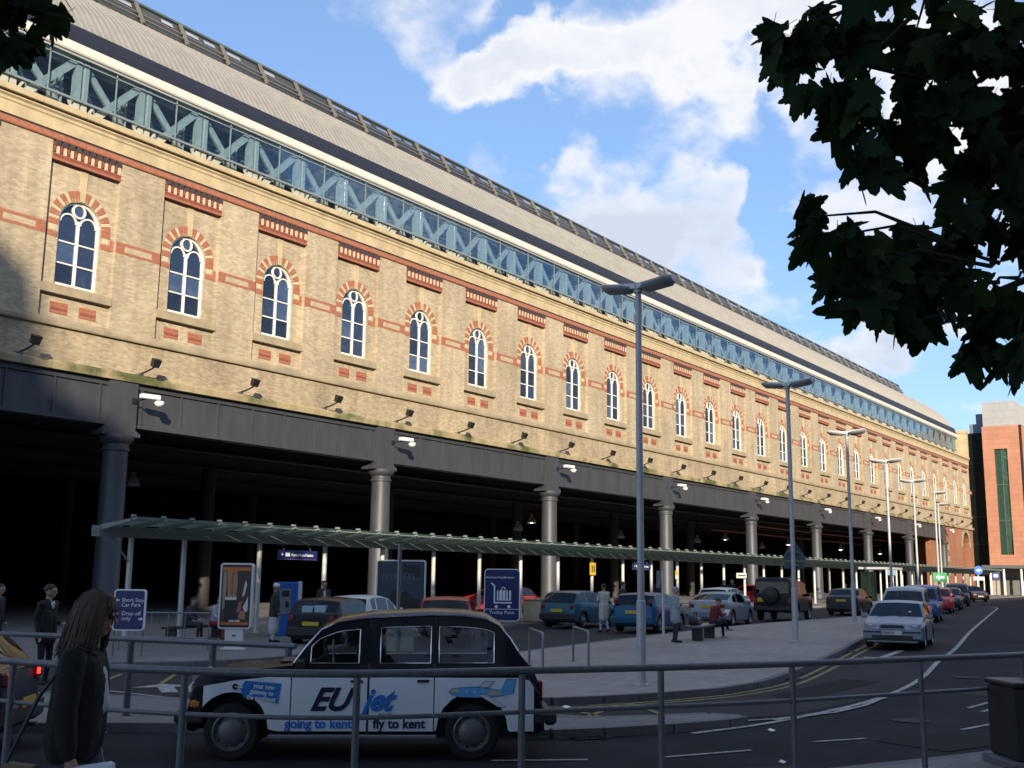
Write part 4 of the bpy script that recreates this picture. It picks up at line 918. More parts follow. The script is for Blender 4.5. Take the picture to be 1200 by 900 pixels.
# local frame of a facing sign: +x to the right in the picture, -y towards the photographer
def sign_board(name, label, x, y, z, w, h, r, mt, legs, border=None, th=.07, cat='sign', rz=SRZ, group=None):
    t = thing(name, label, cat, (x, y, PK(x, y) if z is None else z), rz, group)
    base = legs
    if border:
        mb = MB(); mb.prism(rrect(w, h, r, z0=base), -.01, th); mb.build('frame', border, t)
        mb = MB(); mb.prism(rrect(w-.07, h-.07, max(.01, r-.03), z0=base+.035), -.018, -.011); mb.build('panel', mt, t)
    else: mb = MB(); mb.prism(rrect(w, h, r, z0=base), -.01, th); mb.build('panel', mt, t)
    return t
t = sign_board('car_park_sign', 'blue sign reading Short Stay Car Park and Drop off only on two thin legs', 17.35, 24.05, None, .80, 1.02, .09, m_navy, .62, m_signwhite)
for s in (-1, 1): mb = MB(); mb.lathe([(.03, 0), (.03, .63)], 8, c=(s*.36, .03, 0)); mb.build('leg', m_galv, t)
for txt, x, z in (('Short Stay', -.2, 1.33), ('Car Park', -.2, 1.21), ('Drop off', -.18, 1.0), ('only', -.18, .88)): text(txt, .135, t, m_signwhite, (x, -.021, z), (PI/2, 0, 0))
for x, z, s in ((-.31, 1.36, -1), (.3, .9, 1)):
    mb = MB(); mb.prism([(x+s*.06, z+.01), (x-s*.0, z+.06), (x, z+.025), (x-s*.06, z+.025), (x-s*.06, z-.005), (x, z-.005), (x, z-.04)], -.022, -.019); mb.build('arrow', m_signwhite, t)
t = sign_board('trolley_sign', 'tall blue Trolley Point sign with white luggage trolley symbol', 36.0, 26.0, None, 1.42, 2.05, .16, m_navy, .10, m_signwhite, th=.16)
text('Manchester Piccadilly Station', .098, t, m_signwhite, (-.63, -.021, 1.78), (PI/2, 0, 0), sx=.98, bold=.002)
text('Trolley Point', .19, t, m_signwhite, (0, -.021, .38), (PI/2, 0, 0), align='CENTER')
mb = MB(); yy0, yy1 = -.022, -.019
def seg2(mb, p, q, w):
    p, q = V(p), V(q); u = (q-p).normalized(); n = V((-u.y, u.x))*w/2; mb.prism([tuple(p-n), tuple(q-n), tuple(q+n), tuple(p+n)], yy0, yy1)
seg2(mb, (-.44, 1.60), (-.30, 1.48), .05); seg2(mb, (-.30, 1.49), (-.30, .80), .055); seg2(mb, (-.325, .82), (.4, .82), .055)
for x in (-.22, .28): mb.prism([(x+.065*math.cos(2*PI*i/12), .67+.065*math.sin(2*PI*i/12)) for i in range(12)], yy0, yy1)
for x0, x1 in ((-.2, -.14), (-.1, .0), (.03, .13), (.17, .23), (.29, .36)): mb.prism([(x0, .92), (x1, .92), (x1, 1.3), (x0, 1.3)], yy0, yy1)
seg2(mb, (-.2, .925), (.36, .925), .03); seg2(mb, (-.04, 1.3), (.02, 1.42), .03); seg2(mb, (.02, 1.42), (.1, 1.42), .03); seg2(mb, (.1, 1.42), (.14, 1.3), .03); mb.build('trolley_symbol', m_signwhite, t)
mb = MB(); mb.prism([(-.66, .56), (.66, .56), (.66, .58), (-.66, .58)], yy0, yy1); mb.build('rule', m_signwhite, t)
for i, (xa, xb, z) in enumerate([(26.5, 28.3, 2.72), (51.4, 53.3, 2.72)]):
    t = thing('hanging_sign', ['long blue Metrolink and Station sign hanging under the canopy near the ticket machine', 'small blue Metrolink and Station sign hanging under the canopy beyond the blue cars'][i], 'sign', ((xa+xb)/2, CY-.35, z), 0, 'blue signs hung under the canopy')
    w = xb-xa
    mb = MB(); mb.box((-w/2, -.05, 0), (w/2, .05, .30), bev=.01); mb.build('panel', m_navy, t)
    mb = MB(); mb.box((-w/2, -.052, -.02), (w/2, .05, -.001)); mb.build('edge_strip', mat('violet', (.2, .1, .35), .5), t)
    for s in (-.7, .7): mb = MB(); mb.tube([(s*w/2, 0, .3), (s*w/2, .25, .62)], .012, 5); mb.build('hanger', m_galv, t)
    mb = MB(); mb.box((-w/2+.28, -.056, .09), (-w/2+.48, -.051, .21)); mb.prism([(-w/2+.18, .15), (-w/2+.1, .21), (-w/2+.1, .09)], -.056, -.051); mb.build('pictogram', m_signwhite, t)
    text('Metrolink and Station', .13, t, m_signwhite, (-w/2+.55, -.053, .10), (PI/2, 0, 0), bold=.003, sx=.92*w/1.8)
m_yel = mat('yellow_sign', (.62, .42, .03), .5)
for i, (x, z, w, h, lab) in enumerate([(47.75, 2.36, .55, .62, 'square yellow notice on a canopy post above the first blue hatchback'), (56.9, 2.2, .3, .5, 'narrow yellow and white notice on a canopy post above the grey coated woman'), (31.95, 2.15, .22, .5, 'small yellow and white notice on a canopy post left of the unlit poster board')]):
    t = thing('yellow_notice', lab, 'sign', (x, CY-.09, z), 0, 'yellow notices on the canopy posts')
    mb = MB(); mb.box((-w/2, -.02, 0), (w/2, .0, h)); mb.build('plate', m_yel, t)
    if i == 0:
        for dx in (-.12, .08): mb = MB(); mb.box((dx, -.024, .15), (dx+.09, -.0205, .48)); mb.build('symbol', m_black, t)
    else: mb = MB(); mb.box((-w/2+.02, -.024, .05), (w/2-.02, -.0205, .25)); mb.build('white_panel', m_signwhite, t)
# pale cross-board sign on a post
t = thing('board_sign', 'small pale board fixed across a canopy post near the black four by four', 'sign', (65.85, CY-.1, 2.35)); mb = MB(); mb.box((-.75, -.03, 0), (.75, 0, .32)); mb.build('plate', m_signwhite, t)
mb = MB(); mb.box((-.6, -.034, .12), (.6, -.0305, .2)); mb.build('print_line', m_galv, t)
# slim white post by the road
t = thing('slim_post', 'slim pale post with a small sign plate on the paving edge by the blue cars', 'post', (33.15, 17.35, PK(33.15, 17.35)), SRZ); mb = MB(); mb.lathe([(.045, 0), (.045, 2.12)], 10); mb.build('pole', m_post, t, smooth=40)
mb = MB(); mb.box((-.2, .05, 1.55), (-.08, .08, 2.12)); mb.build('plate', m_galv, t)
# back of triangular sign on the second street lamp
t = thing('warning_sign', 'grey back of a triangular warning sign clamped low on a street lamp', 'sign', (33.22, 12.80, zg(33)+.12), SRZ)
m_signback = mat('sign_back', (.08, .10, .115), .5)
mb = MB(); mb.prism([(-.34, 2.46), (.34, 2.46), (.37, 2.51), (.03, 3.08), (-.03, 3.08), (-.37, 2.51)], .0, .03); mb.build('triangle', m_signback, t)
mb = MB(); mb.box((-.32, 0, 2.2), (.32, .03, 2.42)); mb.build('plate', m_signback, t)
for z in (2.28, 2.7): mb = MB(); mb.box((-.2, -.16, z), (.1, -.001, z+.05)); mb.build('clamp', m_galv, t)
# far signs
t = thing('green_sign', 'bright green sign with a white symbol on the far lamp post', 'sign', (82.3, 21.0, 2.6), SRZ); mb = MB(); mb.box((-.5, -.03, -.32), (.5, .03, .32)); mb.build('plate', mat('green_sign', (.02, .27, .10), .4), t)
mb = MB(); mb.prism([(-.3, 0), (-.05, .2), (-.05, .07), (.3, .07), (.3, -.07), (-.05, -.07), (-.05, -.2)], -.035, -.031); mb.build('symbol', m_signwhite, t)
t = thing('round_sign', 'round blue road sign over a white plate on a white post at the road end', 'sign', (120, 26.8, zg(120)), SRZ)
mb = MB(); mb.lathe([(.45, -.03), (.45, .03)], 20, c=(0, 0, 2.95), ax='y'); mb.build('disc', mat('road_blue', (.02, .14, .5), .4), t)
mb = MB(); mb.prism([(-.26, 2.95), (.04, 3.13), (.04, 3.02), (.3, 3.02), (.3, 2.88), (.04, 2.88), (.04, 2.77)], -.045, -.041); mb.build('arrow', m_signwhite, t)
mb = MB(); mb.box((-.55, -.03, 1.95), (.55, .03, 2.3)); mb.build('plate', m_signwhite, t); mb = MB(); mb.lathe([(.07, 0), (.07, 2.9)], 8, c=(0, .12, 0)); mb.build('pole', m_post, t)
t = thing('entrance_sign', 'small dark blue sign standing by the terracotta tower entrance', 'sign', (163, 34.2, zg(160)), SRZ); mb = MB(); mb.box((-.55, -.04, 2.1), (.55, .04, 3.3)); mb.build('plate', m_navy, t); mb = MB(); mb.box((-.3, -.045, 2.5), (.3, -.041, 2.9)); mb.build('print', m_signwhite, t)
mb = MB(); mb.lathe([(.06, 0), (.06, 2.1)], 8); mb.build('pole', m_blk, t)
# bus shelter beyond the cars
t = thing('bus_shelter', 'pale bus shelter with white posts and route panel beyond the green saloon', 'bus shelter', (79.5, 24.3, zg(79)+.12), 0)
mb = MB(); mb.box((-1.8, -1, 2.45), (1.8, 1, 2.6)); mb.build('roof', m_post, t); mb = MB(); mb.box((-1.75, -1.03, 2.05), (.2, -.98, 2.42)); mb.build('route_panel', mat('pale_blue', (.35, .5, .6), .4), t)
for x in (-1.7, -.3, .6, 1.7): mb = MB(); mb.lathe([(.07, 0), (.07, 2.44)], 8, c=(x, -.9, 0)); mb.build('post', m_post, t)
mb = MB(); mb.box((-1.7, .85, .2), (1.7, .9, 2.3)); mb.build('back_panel', m_cglass, t)

# ------------------------------------------------------------------ poster boards
def poster_board(label, x, y, w, h, leg, back=False, rz=SRZ):
    t = thing('poster_board', label, 'advertising board', (x, y, PK(x, y)), rz, 'free standing poster boards')
    m_case = mat('poster_case', (.62, .62, .60), .35, coat=.3)
    mb = MB(); mb.prism(rrect(w, h, .09, z0=leg), -.02, .22); mb.build('case', m_case, t)
    mb = MB(); mb.prism(rrect(w-.1, h-.1, .04, z0=leg+.05), -.032, -.021); mb.build('frame', m_black, t)
    mb = MB(); mb.box((-w*.27, .0, .06), (w*.27, .2, leg-.005)); mb.build('leg', m_case, t)
    mb = MB(); mb.box((-w*.36, -.08, 0), (w*.36, .28, .059), bev=.012); mb.build('foot', m_case, t)
    mb = MB(); mb.box((-.05, -.006, leg-.2), (.05, -.001, leg-.16)); mb.build('maker_plate', m_black, t)
    return t
t = poster_board('white free standing poster board with an orange edged fashion poster, left of the taxi', 20.62, 23.9, .9, 1.78, .56)
w = .76; z0 = .66; H = 1.58
def flat(name, poly, col, y, rough=.5):
    mb = MB(); mb.prism([(x*w, z0+z*H) for x, z in poly], y, y+.002); mb.build(name, mat('print_%02x%02x%02x' % tuple(int(c*255) for c in col), col, rough), t)
flat('poster', [(-.5, 0), (.5, 0), (.5, 1), (-.5, 1)], (.055, .035, .03), -.036)
flat('poster_shape', [(-.5, .93), (.5, .93), (.5, .99), (-.5, .99)], (.55, .15, .03), -.039)
flat('poster_shape', [(-.5, .01), (.5, .01), (.5, .05), (-.5, .05)], (.5, .13, .02), -.039)
flat('poster_shape', [(-.28, .46), (-.30, .7), (-.34, .93), (.02, .93), (.06, .74), (.02, .46)], (.40, .19, .08), -.040)
flat('poster_shape', [(-.16, .50), (-.15, .92), (-.10, .92), (-.11, .5)], (.24, .10, .04), -.043)
flat('poster_shape', [(-.47, .55), (-.47, .92), (-.36, .92), (-.33, .7), (-.38, .3), (-.45, .25)], (.30, .24, .16), -.041)
flat('poster_shape', [(-.36, .43), (.03, .43), (.05, .48), (-.36, .48)], (.6, .56, .5), -.044)
flat('poster_shape', [(-.36, .05), (-.38, .43), (.03, .43), (.10, .1)], (.015, .013, .015), -.042)
flat('poster_shape', [(.24, .48), (.34, .78), (.4, .7), (.33, .52)], (.62, .6, .58), -.042)
flat('poster_shape', [(.28, .3), (.46, .5), (.46, .25), (.38, .22)], (.6, .58, .55), -.042)
flat('poster_shape', [(.05, .22), (.12, .38), (.26, .42), (.2, .24)], (.35, .15, .07), -.043)
flat('poster_shape', [(.12, .12), (.2, .25), (.36, .24), (.38, .1)], (.42, .18, .09), -.044)
for x in (-.2, .02): flat('poster_shape', [(x, .06), (x+.18, .06), (x+.18, .09), (x, .09)], (.6, .58, .55), -.045)
t = poster_board('dark glossy poster board with a pale case edge behind the roof of the taxi', 30.0, 26.1, 1.75, 1.95, .5)
w = 1.58; z0 = .58; H = 1.78
flat('poster', [(-.5, 0), (.5, 0), (.5, 1), (-.5, 1)], (.03, .045, .065), -.036)
flat('poster_shape', [(-.45, 0), (-.4, .22), (-.25, .32), (-.15, .5), (-.02, .36), (.12, .46), (.28, .3), (.42, .28), (.47, 0)], (.012, .012, .014), -.040)
flat('poster_shape', [(.05, .72), (.05, .95), (.42, .95), (.42, .72)], (.012, .014, .018), -.040)
text('INVADERS', .34, t, mat('dim_print', (.10, .12, .15), .5), (-.72, -.041, 1.75), (PI/2, 0, 0), sx=.78)
# sign back on a thin pole in front of it, hidden low by the taxi
t = thing('pole_sign', 'grey sign back on a thin pole, seen through the taxi rear door window', 'sign', (14.9, 14.3, PK(15, 14)-.0), SRZ)
t.location = (15.46, 13.5, .12)
mb = MB(); mb.lathe([(.035, 0), (.035, 2.62)], 10); mb.build('pole', m_galv, t, smooth=40)
mb = MB(); mb.prism(rrect(.58, .58, .05, z0=.52), .04, .06); mb.build('plate', mat('plate_back', (.42, .43, .42), .5, metal=.2), t)
mb = MB(); mb.box((-.42, .02, .95), (.42, .039, 1.0)); mb.box((-.3, .02, .64), (.3, .039, .69)); mb.build('bracket', m_galv, t)

# ticket machine, block, bin, barriers, bench
t = thing('ticket_machine', 'tall blue and grey ticket machine under the canopy', 'ticket machine', (25.7, 27.3, PK(25.7, 27.3)), rad(-40))
mb = MB(); mb.box((-.42, -.35, 0), (.34, .35, 1.72), bev=.02); mb.build('body', mat('machine_blue', (.02, .10, .34), .35), t)
mb = MB(); mb.box((.343, -.36, 0), (.47, .35, 1.74), bev=.02); mb.build('side_panel', mat('machine_grey', (.45, .48, .5), .4), t)
mb = MB(); mb.box((-.24, -.37, .7), (.12, -.351, 1.5)); mb.build('front_panel', m_galv, t)
mb = MB(); mb.box((-.18, -.38, 1.25), (.06, -.371, 1.45)); mb.build('screen', m_black, t); mb = MB(); mb.box((-.05, -.376, .9), (.06, -.371, 1.1)); mb.build('keypad', m_blk, t)
t = thing('stone_block', 'pale square stone block on the forecourt beside the dark blue hatchback', 'bollard', (38.6, 25.6, PK(38.6, 25.6)), SRZ); mb = MB(); mb.box((-.95, -.5, 0), (.8, .5, .86), bev=.04); mb.build('block', m_stone, t)
mb = MB(); mb.box((-.97, -.52, .862), (.82, .52, .92), bev=.01); mb.build('cap', m_stone2, t)
t = thing('litter_bin', 'square black litter bin on a stone base at the end of the railing', 'litter bin', (13.75, 2.62, NP(13.6, 2.6)), rad(-55))
t.scale = (1, 1, 1)
mb = MB(); mb.box((-.36, -.36, 0), (.5, .5, .10), bev=.02); mb.build('base', m_kerb, t)
mb = MB(); mb.box((-.28, -.28, .101), (.44, .44, .88), bev=.02); mb.build('body', mat('bin_black', (.018, .018, .02), .6, var=.3, vscale=6), t)
mb = MB(); mb.box((-.30, -.30, .883), (.46, .46, .94), bev=.015); mb.build('lid', m_blk, t); mb = MB(); mb.box((-.02, -.295, .72), (.16, -.281, .84)); mb.build('handle', m_galv, t)
t = thing('bench', 'long backless metal bench on two dark legs on the paving', 'bench', (32.6, 15.55, PK(32.6, 15.5)), rad(12))
mb = MB()
for j in range(5): mb.box((-1.7, -.25+j*.1, .42), (1.0, -.165+j*.1, .46), bev=.008)
mb.box((-1.6, -.2, .385), (.9, .2, .418)); mb.build('seat', m_galv, t)
for x in (-1.1, .45): mb = MB(); mb.box((x-.09, -.16, 0), (x+.09, .16, .384), bev=.01); mb.build('leg', m_blk, t)
t = thing('crowd_barrier', 'low steel pedestrian barrier behind the blue car park sign', 'barrier', (19.2, 25.2, PK(19.2, 25.2)), SRZ)
mb = MB(); mb.tube([(-1.1, 0, 0), (-1.1, 0, 1.0), (1.3, 0, 1.0), (1.3, 0, 0)], .025, 8); mb.tube([(-1.1, 0, .35), (1.3, 0, .35)], .02, 8); mb.build('frame', m_galv, t)
for k in range(4): mb = MB(); mb.tube([(-.7+.45*k, 0, .35), (-.7+.45*k, 0, 1.0)], .012, 6); mb.build('bar', m_galv, t)
for x, y, lab in ((62.8, 20.6, 'yellow post beside the dark green saloon'),):
    t = thing('yellow_bollard', lab, 'bollard', (x, y+5.5, PK(x, y))); mb = MB(); mb.lathe([(.16, 0), (.16, .9), (.1, .98), (.02, 1.0)], 12); mb.build('post', m_yel, t, smooth=40); mb = MB(); mb.lathe([(.163, .6), (.163, .75)], 12); mb.build('band', m_signwhite, t)
# ------------------------------------------------------------------ vehicles
m_cglass2 = glass_mat('car_glass', tint=(.13, .16, .17), gloss=.03, gcol=(.85, .92, 1), fr=.5)
m_taxiglass = glass_mat('taxi_glass', tint=(.66, .70, .70), gloss=.015, gcol=(.85, .92, 1), fr=.3)
m_trim = mat('car_trim', (.018, .018, .02), .55); m_seat = mat('car_seat', (.025, .025, .028), .85)
m_tyre = m_rubber; m_rim = mat('alloy_rim', (.42, .43, .45), .35, metal=.7, var=.1); m_hub = mat('hubcap', (.13, .135, .14), .45, metal=.3)
m_headl = glass_mat('headlight_glass', gloss=.15, solid=(.22, .23, .25), rough=.1); m_amber = mat('amber_lens', (.55, .2, .02), .3)
m_plw = mat('plate_white', (.6, .6, .56), .5); m_ply = mat('plate_yellow', (.58, .40, .03), .5)
def paint(name, c, rough=.32, metal=.25): return mat('paint_'+name, c, rough, metal=metal, coat=.07, spec=.2)
def interp(pts, x):
    p = sorted(pts); return float(np.interp(x, [a for a, _ in p], [b for _, b in p]))
class Skin:
    def __init__(s, P):
        s.P = P; L = P['L']; s.fx = P.get('fx', L/2); s.rx = s.fx-L; s.W = P['W']
    def hw(s, x):
        P = s.P; e = P.get('taper', .5); k = P.get('tk', .14)
        a = max(0, (x-(s.fx-e))/e); b = max(0, ((s.rx+e)-x)/e)
        return s.W/2*(1-k*a**2.2-P.get('tkr', k*.8)*b**2.2)
    def low(s, x):
        P = s.P; z = P['sill']
        z += .06*max(0, (abs(x-(s.fx+s.rx)/2)-(P['L']/2-.5))/.5)**2
        for ax in P['axles']:
            R = P['r']+P.get('archgap', .06); d = abs(x-ax)
            if d < R: z = max(z, P['r']+math.sqrt(R*R-d*d))
        return z
    def ring(s, x):
        P = s.P; w = s.hw(x); zl = s.low(x); zb = interp(P['belt'], x); zt = max(interp(P['top'], x), zb+.02); zb = max(zb, zl+.05); zt = max(zt, zb+.02)
        gh = zt-zb; tum = P.get('tum', .30); bul = P.get('bulge', .015)
        pts = [(0, zl), (w*.9, zl), (w*.99, zl+.02)]
        for q in P.get('zl', (.42, .66)):
            z = min(max(q, zl+.03), zb-.035); pts.append((w*(1-bul*abs((z-.6)/.4)**2*.6), z))
        yb = w*P.get('beltw', .965)
        pts.append((w*(.5+.5*P.get('beltw', .965)), zb-.03)); pts.append((yb, zb))
        hood = gh < .2; fr = P.get('gf', .86); b0 = P.get('gb', .03)
        wr = yb-tum*gh*(.9 if not hood else 1.5); wr = max(wr, w*.5)
        f = lambda q: (yb+(wr-yb)*q/.92, zb+gh*q)
        pts += [f(min(.3, b0/max(gh, .06))), f(fr), f(.92), (wr-.09*min(1, gh*2.5), zt-.02*min(1, gh*3)), (wr*.55, zt), (0, zt+.012)]
        return pts
def glassish(iv, x): return any(a < x < b for a, b in iv)
def make_car(name, label, cat, loc, rz, P, group=None, pit=0):
    t = thing(name, label, cat, loc, rz, group); t.rotation_euler = (0, -pit, rz)
    s = Skin(P); xs = {s.fx, s.rx, s.fx-.05, s.rx+.05, s.fx-.15, s.rx+.15, s.fx-.3, s.rx+.3}
    for k in ('top', 'belt'): xs |= {p[0] for p in P[k]}
    for iv in ('ws', 'rw', 'wins', 'doors'):
        for a, b in P[iv]: xs |= {a, b}
    for a, b in P['doors']: xs |= {a+.014, b-.014}
    for ax in P['axles']:
        R = P['r']+P.get('archgap', .06)
        for i in range(11): xs.add(ax-R*math.cos(PI*i/10)*.9999)
    xs |= {s.rx+(s.fx-s.rx)*i/20 for i in range(21)}
    xs = sorted(x for x in xs if s.rx-1e-6 <= x <= s.fx+1e-6)
    q = [xs[0]]
    for x in xs[1:]:
        if x-q[-1] > .006: q.append(x)
    xs = q; rings = [s.ring(x) for x in xs]; n = len(rings[0])
    nz_ = len(P.get('zl', (.42, .66))); B = 3+nz_       # index of the point just under the belt
    body, gl, doors = MB(), {}, {}
    for i in range(len(xs)-1):
        xm = (xs[i]+xs[i+1])/2; w = xs[i+1]-xs[i]
        for j in range(n-1):
            for sd in (1, -1):
                a, b, c, d_ = [(xs[k], sd*rings[k][m][0], rings[k][m][1]) for k, m in ((i, j), (i+1, j), (i+1, j+1), (i, j+1))]
                f = (a, b, c, d_) if sd > 0 else (d_, c, b, a)
                key = None
                if j == B+2 and glassish(P['wins'], xm): key = 'side_window'; k2 = (key, sd, [v for v in P['wins'] if v[0] < xm < v[1]][0])
                elif j >= B+5 and glassish(P['ws'], xm): key = 'windscreen'; k2 = (key, 0, 0)
                elif j >= B+5 and glassish(P['rw'], xm): key = 'rear_window'; k2 = (key, 0, 0)
                if key: gl.setdefault(k2, MB()).face(f); continue
                mi = 0
                if j <= 1: mi = 2
                elif P.get('skirt') and j == 2: mi = 2
                if P.get('livery') and P['livery'](xm, j): mi = 1
                dr = [v for v in P['doors'] if v[0] < xm < v[1]]
                if dr and 2 <= j <= B+3 and not (j == B+2):
                    if (xm-dr[0][0] < .013 or dr[0][1]-xm < .013) and w < .02: body.face(f, 2)
                    else: doors.setdefault((sd, dr[0]), MB()).face(f, mi)
                else: body.face(f, mi)
    for i in (0, len(xs)-1):
        R_ = rings[i]
        body.face([(xs[i], y, z) for y, z in R_]+[(xs[i], -y, z) for y, z in R_[::-1][1:-1]], P.get('capm', 0))
    mts = [P['paint'], P.get('paint2', P['paint']), m_trim]
    body.build('body', mts, t, smooth=38, weld=True)
    for k, mb in doors.items():
        o = mb.build('door', mts, t, smooth=38, weld=True)
        zb = interp(P['belt'], (k[1][0]+k[1][1])/2); xh = k[1][0]+.14; y = s.hw(xh)*.985
        m2 = MB(); m2.box((xh-.07, k[0]*y-.015, zb-.13), (xh+.07, k[0]*y+.03*k[0] if k[0] > 0 else k[0]*y+.015, zb-.10)) if k[0] > 0 else m2.box((xh-.07, -y-.03, zb-.13), (xh+.07, -y+.015, zb-.10))
        m2.build('handle', P.get('handle', m_trim), o)
    gm = P.get('glass', m_cglass2)
    for k, mb in gl.items(): mb.build(k[0], gm, t, smooth=60, weld=True)
    # wheels
    r = P['r']; tw = P.get('tw', .18)
    for ax in P['axles']:
        for sd in (1, -1):
            yo = sd*(s.W/2-.02)
            wv = MB(); wv.lathe([(r*.66, 0), (r*.9, 0.0), (r, -.03), (r, -tw+.03), (r*.9, -tw), (r*.3, -tw)], 26, c=(0, 0, 0), ax='y', cap=False)
            if sd < 0: wv.v = [(x, -y, z) for x, y, z in wv.v]
            wh = link('wheel', None, t, (ax, yo, r)); wh.empty_display_size = .1
            wv.build('tyre', m_tyre, wh, smooth=35)
            m2 = MB(); rm = P.get('rim', 'alloy')
            if rm == 'alloy':
                m2.lathe([(r*.68, .0), (r*.62, -.02), (r*.60, -.09), (.02, -.09)], 24, ax='y', cap=False)
                for k in range(5):
                    a = 2*PI*k/5; ca, sa = math.cos(a), math.sin(a)
                    def pt(u, v, y): return (u*ca-v*sa, y, u*sa+v*ca)
                    m2.faces([pt(.03, -.035, -.02), pt(r*.63, -.05, -.03), pt(r*.63, .05, -.03), pt(.03, .035, -.02), pt(.03, -.035, -.06), pt(r*.63, -.05, -.06), pt(r*.63, .05, -.06), pt(.03, .035, -.06)], [(0, 1, 2, 3), (0, 4, 5, 1), (3, 2, 6, 7)])
                m2.lathe([(.05, -.015), (.055, -.05)], 12, ax='y')
            else:
                m2.lathe([(r*.69, -.0), (r*.64, .012), (r*.60, -.015), (r*.52, -.03), (r*.44, .0), (r*.30, .02), (r*.16, .028), (.005, .03)], 28, ax='y', cap=False)
                for k in range(10):
                    a = 2*PI*k/10; cx, cz = r*.525*math.cos(a), r*.525*math.sin(a); m2.lathe([(.016, -.032), (.016, -.022)], 8, mi=1, c=(cx, 0, cz), ax='y')
            # lathe around y: profile second value maps to y
            if sd < 0: m2.v = [(x, -y, z) for x, y, z in m2.v]
            m2.build('rim', [m_rim if rm == 'alloy' else m_hub, m_black], wh, smooth=35)
    R_ = P['r']+P.get('archgap', .06)+.015
    for ax in P['axles']:
        for sd in (1, -1):
            a_ = [(ax+R_*math.cos(PI*i/10), r+R_*math.sin(PI*i/10)) for i in range(11)]; y0, y1 = sd*(s.W/2-.035), sd*(s.W/2-.34)
            mb = MB(); mb.face([(x, y1, z) for x, z in a_])
            for p, q in zip(a_, a_[1:]): mb.face([(p[0], y0, p[1]), (q[0], y0, q[1]), (q[0], y1, q[1]), (p[0], y1, p[1])])
            mb.build('wheel_well', m_trim, t, fix=False)
    mb = MB(); mb.box((s.rx+.25, -s.W/2+.22, P['sill']-.02), (s.fx-.25, s.W/2-.22, P['sill']+.25)); mb.build('underbody', m_trim, t)
    # seats
    if P.get('seats', True):
        zb = interp(P['belt'], 0)
        for sx in P.get('seatx', (.0, -.85)):
            for sy in (-.36, .36):
                mb = MB(); mb.box((sx-.1, sy-.23, .35), (sx+.05, sy+.23, zb+.12), bev=.04); mb.box((sx-.09, sy-.12, zb+.12), (sx+.0, sy+.12, zb+.30), bev=.03); mb.build('seat', m_seat, t)
        mb = MB(); mb.box((P['ws'][0][1]-.35, -s.W/2+.2, zb-.2), (P['ws'][0][1]-.05, s.W/2-.2, zb+.0), bev=.03); mb.build('dashboard', m_seat, t)
    # mirrors
    mx = P.get('mirror', P['ws'][0][1]-.25)
    if mx is not None:
        zb = interp(P['belt'], mx)
        for sd in (1, -1):
            y = sd*(s.W/2*.96); mb = MB(); mb.T = Matrix.Translation((mx, y, zb+.07)); mb.box((-.05, min(0, sd*.2), -.06), (.06, max(0, sd*.2), .07), bev=.025); mb.build('mirror', P.get('mirm', P['paint']), t, smooth=40)
    return t, s
def add_box(t, name, a, b, m, bev=0, mirror=True, smooth=None):
    for sd in ((1, -1) if mirror else (1,)):
        mb = MB(); y0, y1 = sorted((sd*a[1], sd*b[1])); mb.box((a[0], y0, a[2]), (b[0], y1, b[2]), bev=bev); mb.build(name, m, t, smooth=smooth)
def plate(t, x, z, m, front, txt=None):
    s = 1 if front else -1
    mb = MB(); mb.box((min(x, x+s*.02), -.26, z), (max(x, x+s*.02), .26, z+.115)); mb.build('number_plate', m, t)
    if txt: text(txt, .10, t, m_black, (x+s*.022, -.235*s, z+.02), (PI/2, 0, PI/2 if s > 0 else -PI/2), bold=.002, sx=.78)
HATCH = dict(L=3.85, W=1.66, r=.29, sill=.22, axles=(1.18, -1.27), ws=[(.18, .92)], rw=[(-1.86, -1.5)], wins=[(.0, .55), (-.95, -.08), (-1.42, -1.05)], doors=[(-.04, .95), (-1.0, -.04)],
    top=[(1.925, .52), (1.88, .70), (1.7, .80), (.95, .95), (.18, 1.36), (-.3, 1.42), (-1.2, 1.39), (-1.5, 1.32), (-1.8, 1.0), (-1.88, .90), (-1.925, .5)],
    belt=[(1.925, .50), (1.8, .68), (.95, .88), (-1.5, .97), (-1.85, .93), (-1.925, .48)], zl=(.40, .66))
SALOON = dict(L=4.4, W=1.7, r=.30, sill=.20, axles=(1.36, -1.26), ws=[(.30, 1.05)], rw=[(-1.55, -.95)], wins=[(.1, .65), (-.72, .02), (-1.12, -.8)], doors=[(.06, 1.05), (-.85, .06)],
    top=[(2.2, .50), (2.15, .68), (1.95, .76), (1.1, .93), (.30, 1.34), (-.1, 1.40), (-.75, 1.38), (-.95, 1.33), (-1.6, 1.01), (-2.1, .97), (-2.17, .88), (-2.2, .48)],
    belt=[(2.2, .48), (2.05, .66), (1.1, .86), (-1.5, .95), (-2.1, .91), (-2.2, .46)], zl=(.40, .64))
FOURX4 = dict(L=4.5, W=1.8, r=.37, sill=.42, axles=(1.33, -1.25), ws=[(.62, .98)], rw=[], wins=[(.05, .75), (-.75, -.04), (-1.95, -.85)], doors=[(0, .98), (-.8, 0)], tum=.14, tk=.06, beltw=.98,
    top=[(2.25, .62), (2.22, 1.0), (1.05, 1.14), (.62, 1.72), (.4, 1.80), (-.6, 1.84), (-1.0, 1.93), (-2.1, 1.92), (-2.2, 1.84), (-2.25, .6)],
    belt=[(2.25, .6), (2.2, .96), (1.05, 1.09), (-2.2, 1.14), (-2.25, .58)], zl=(.6, .85), gf=.8)
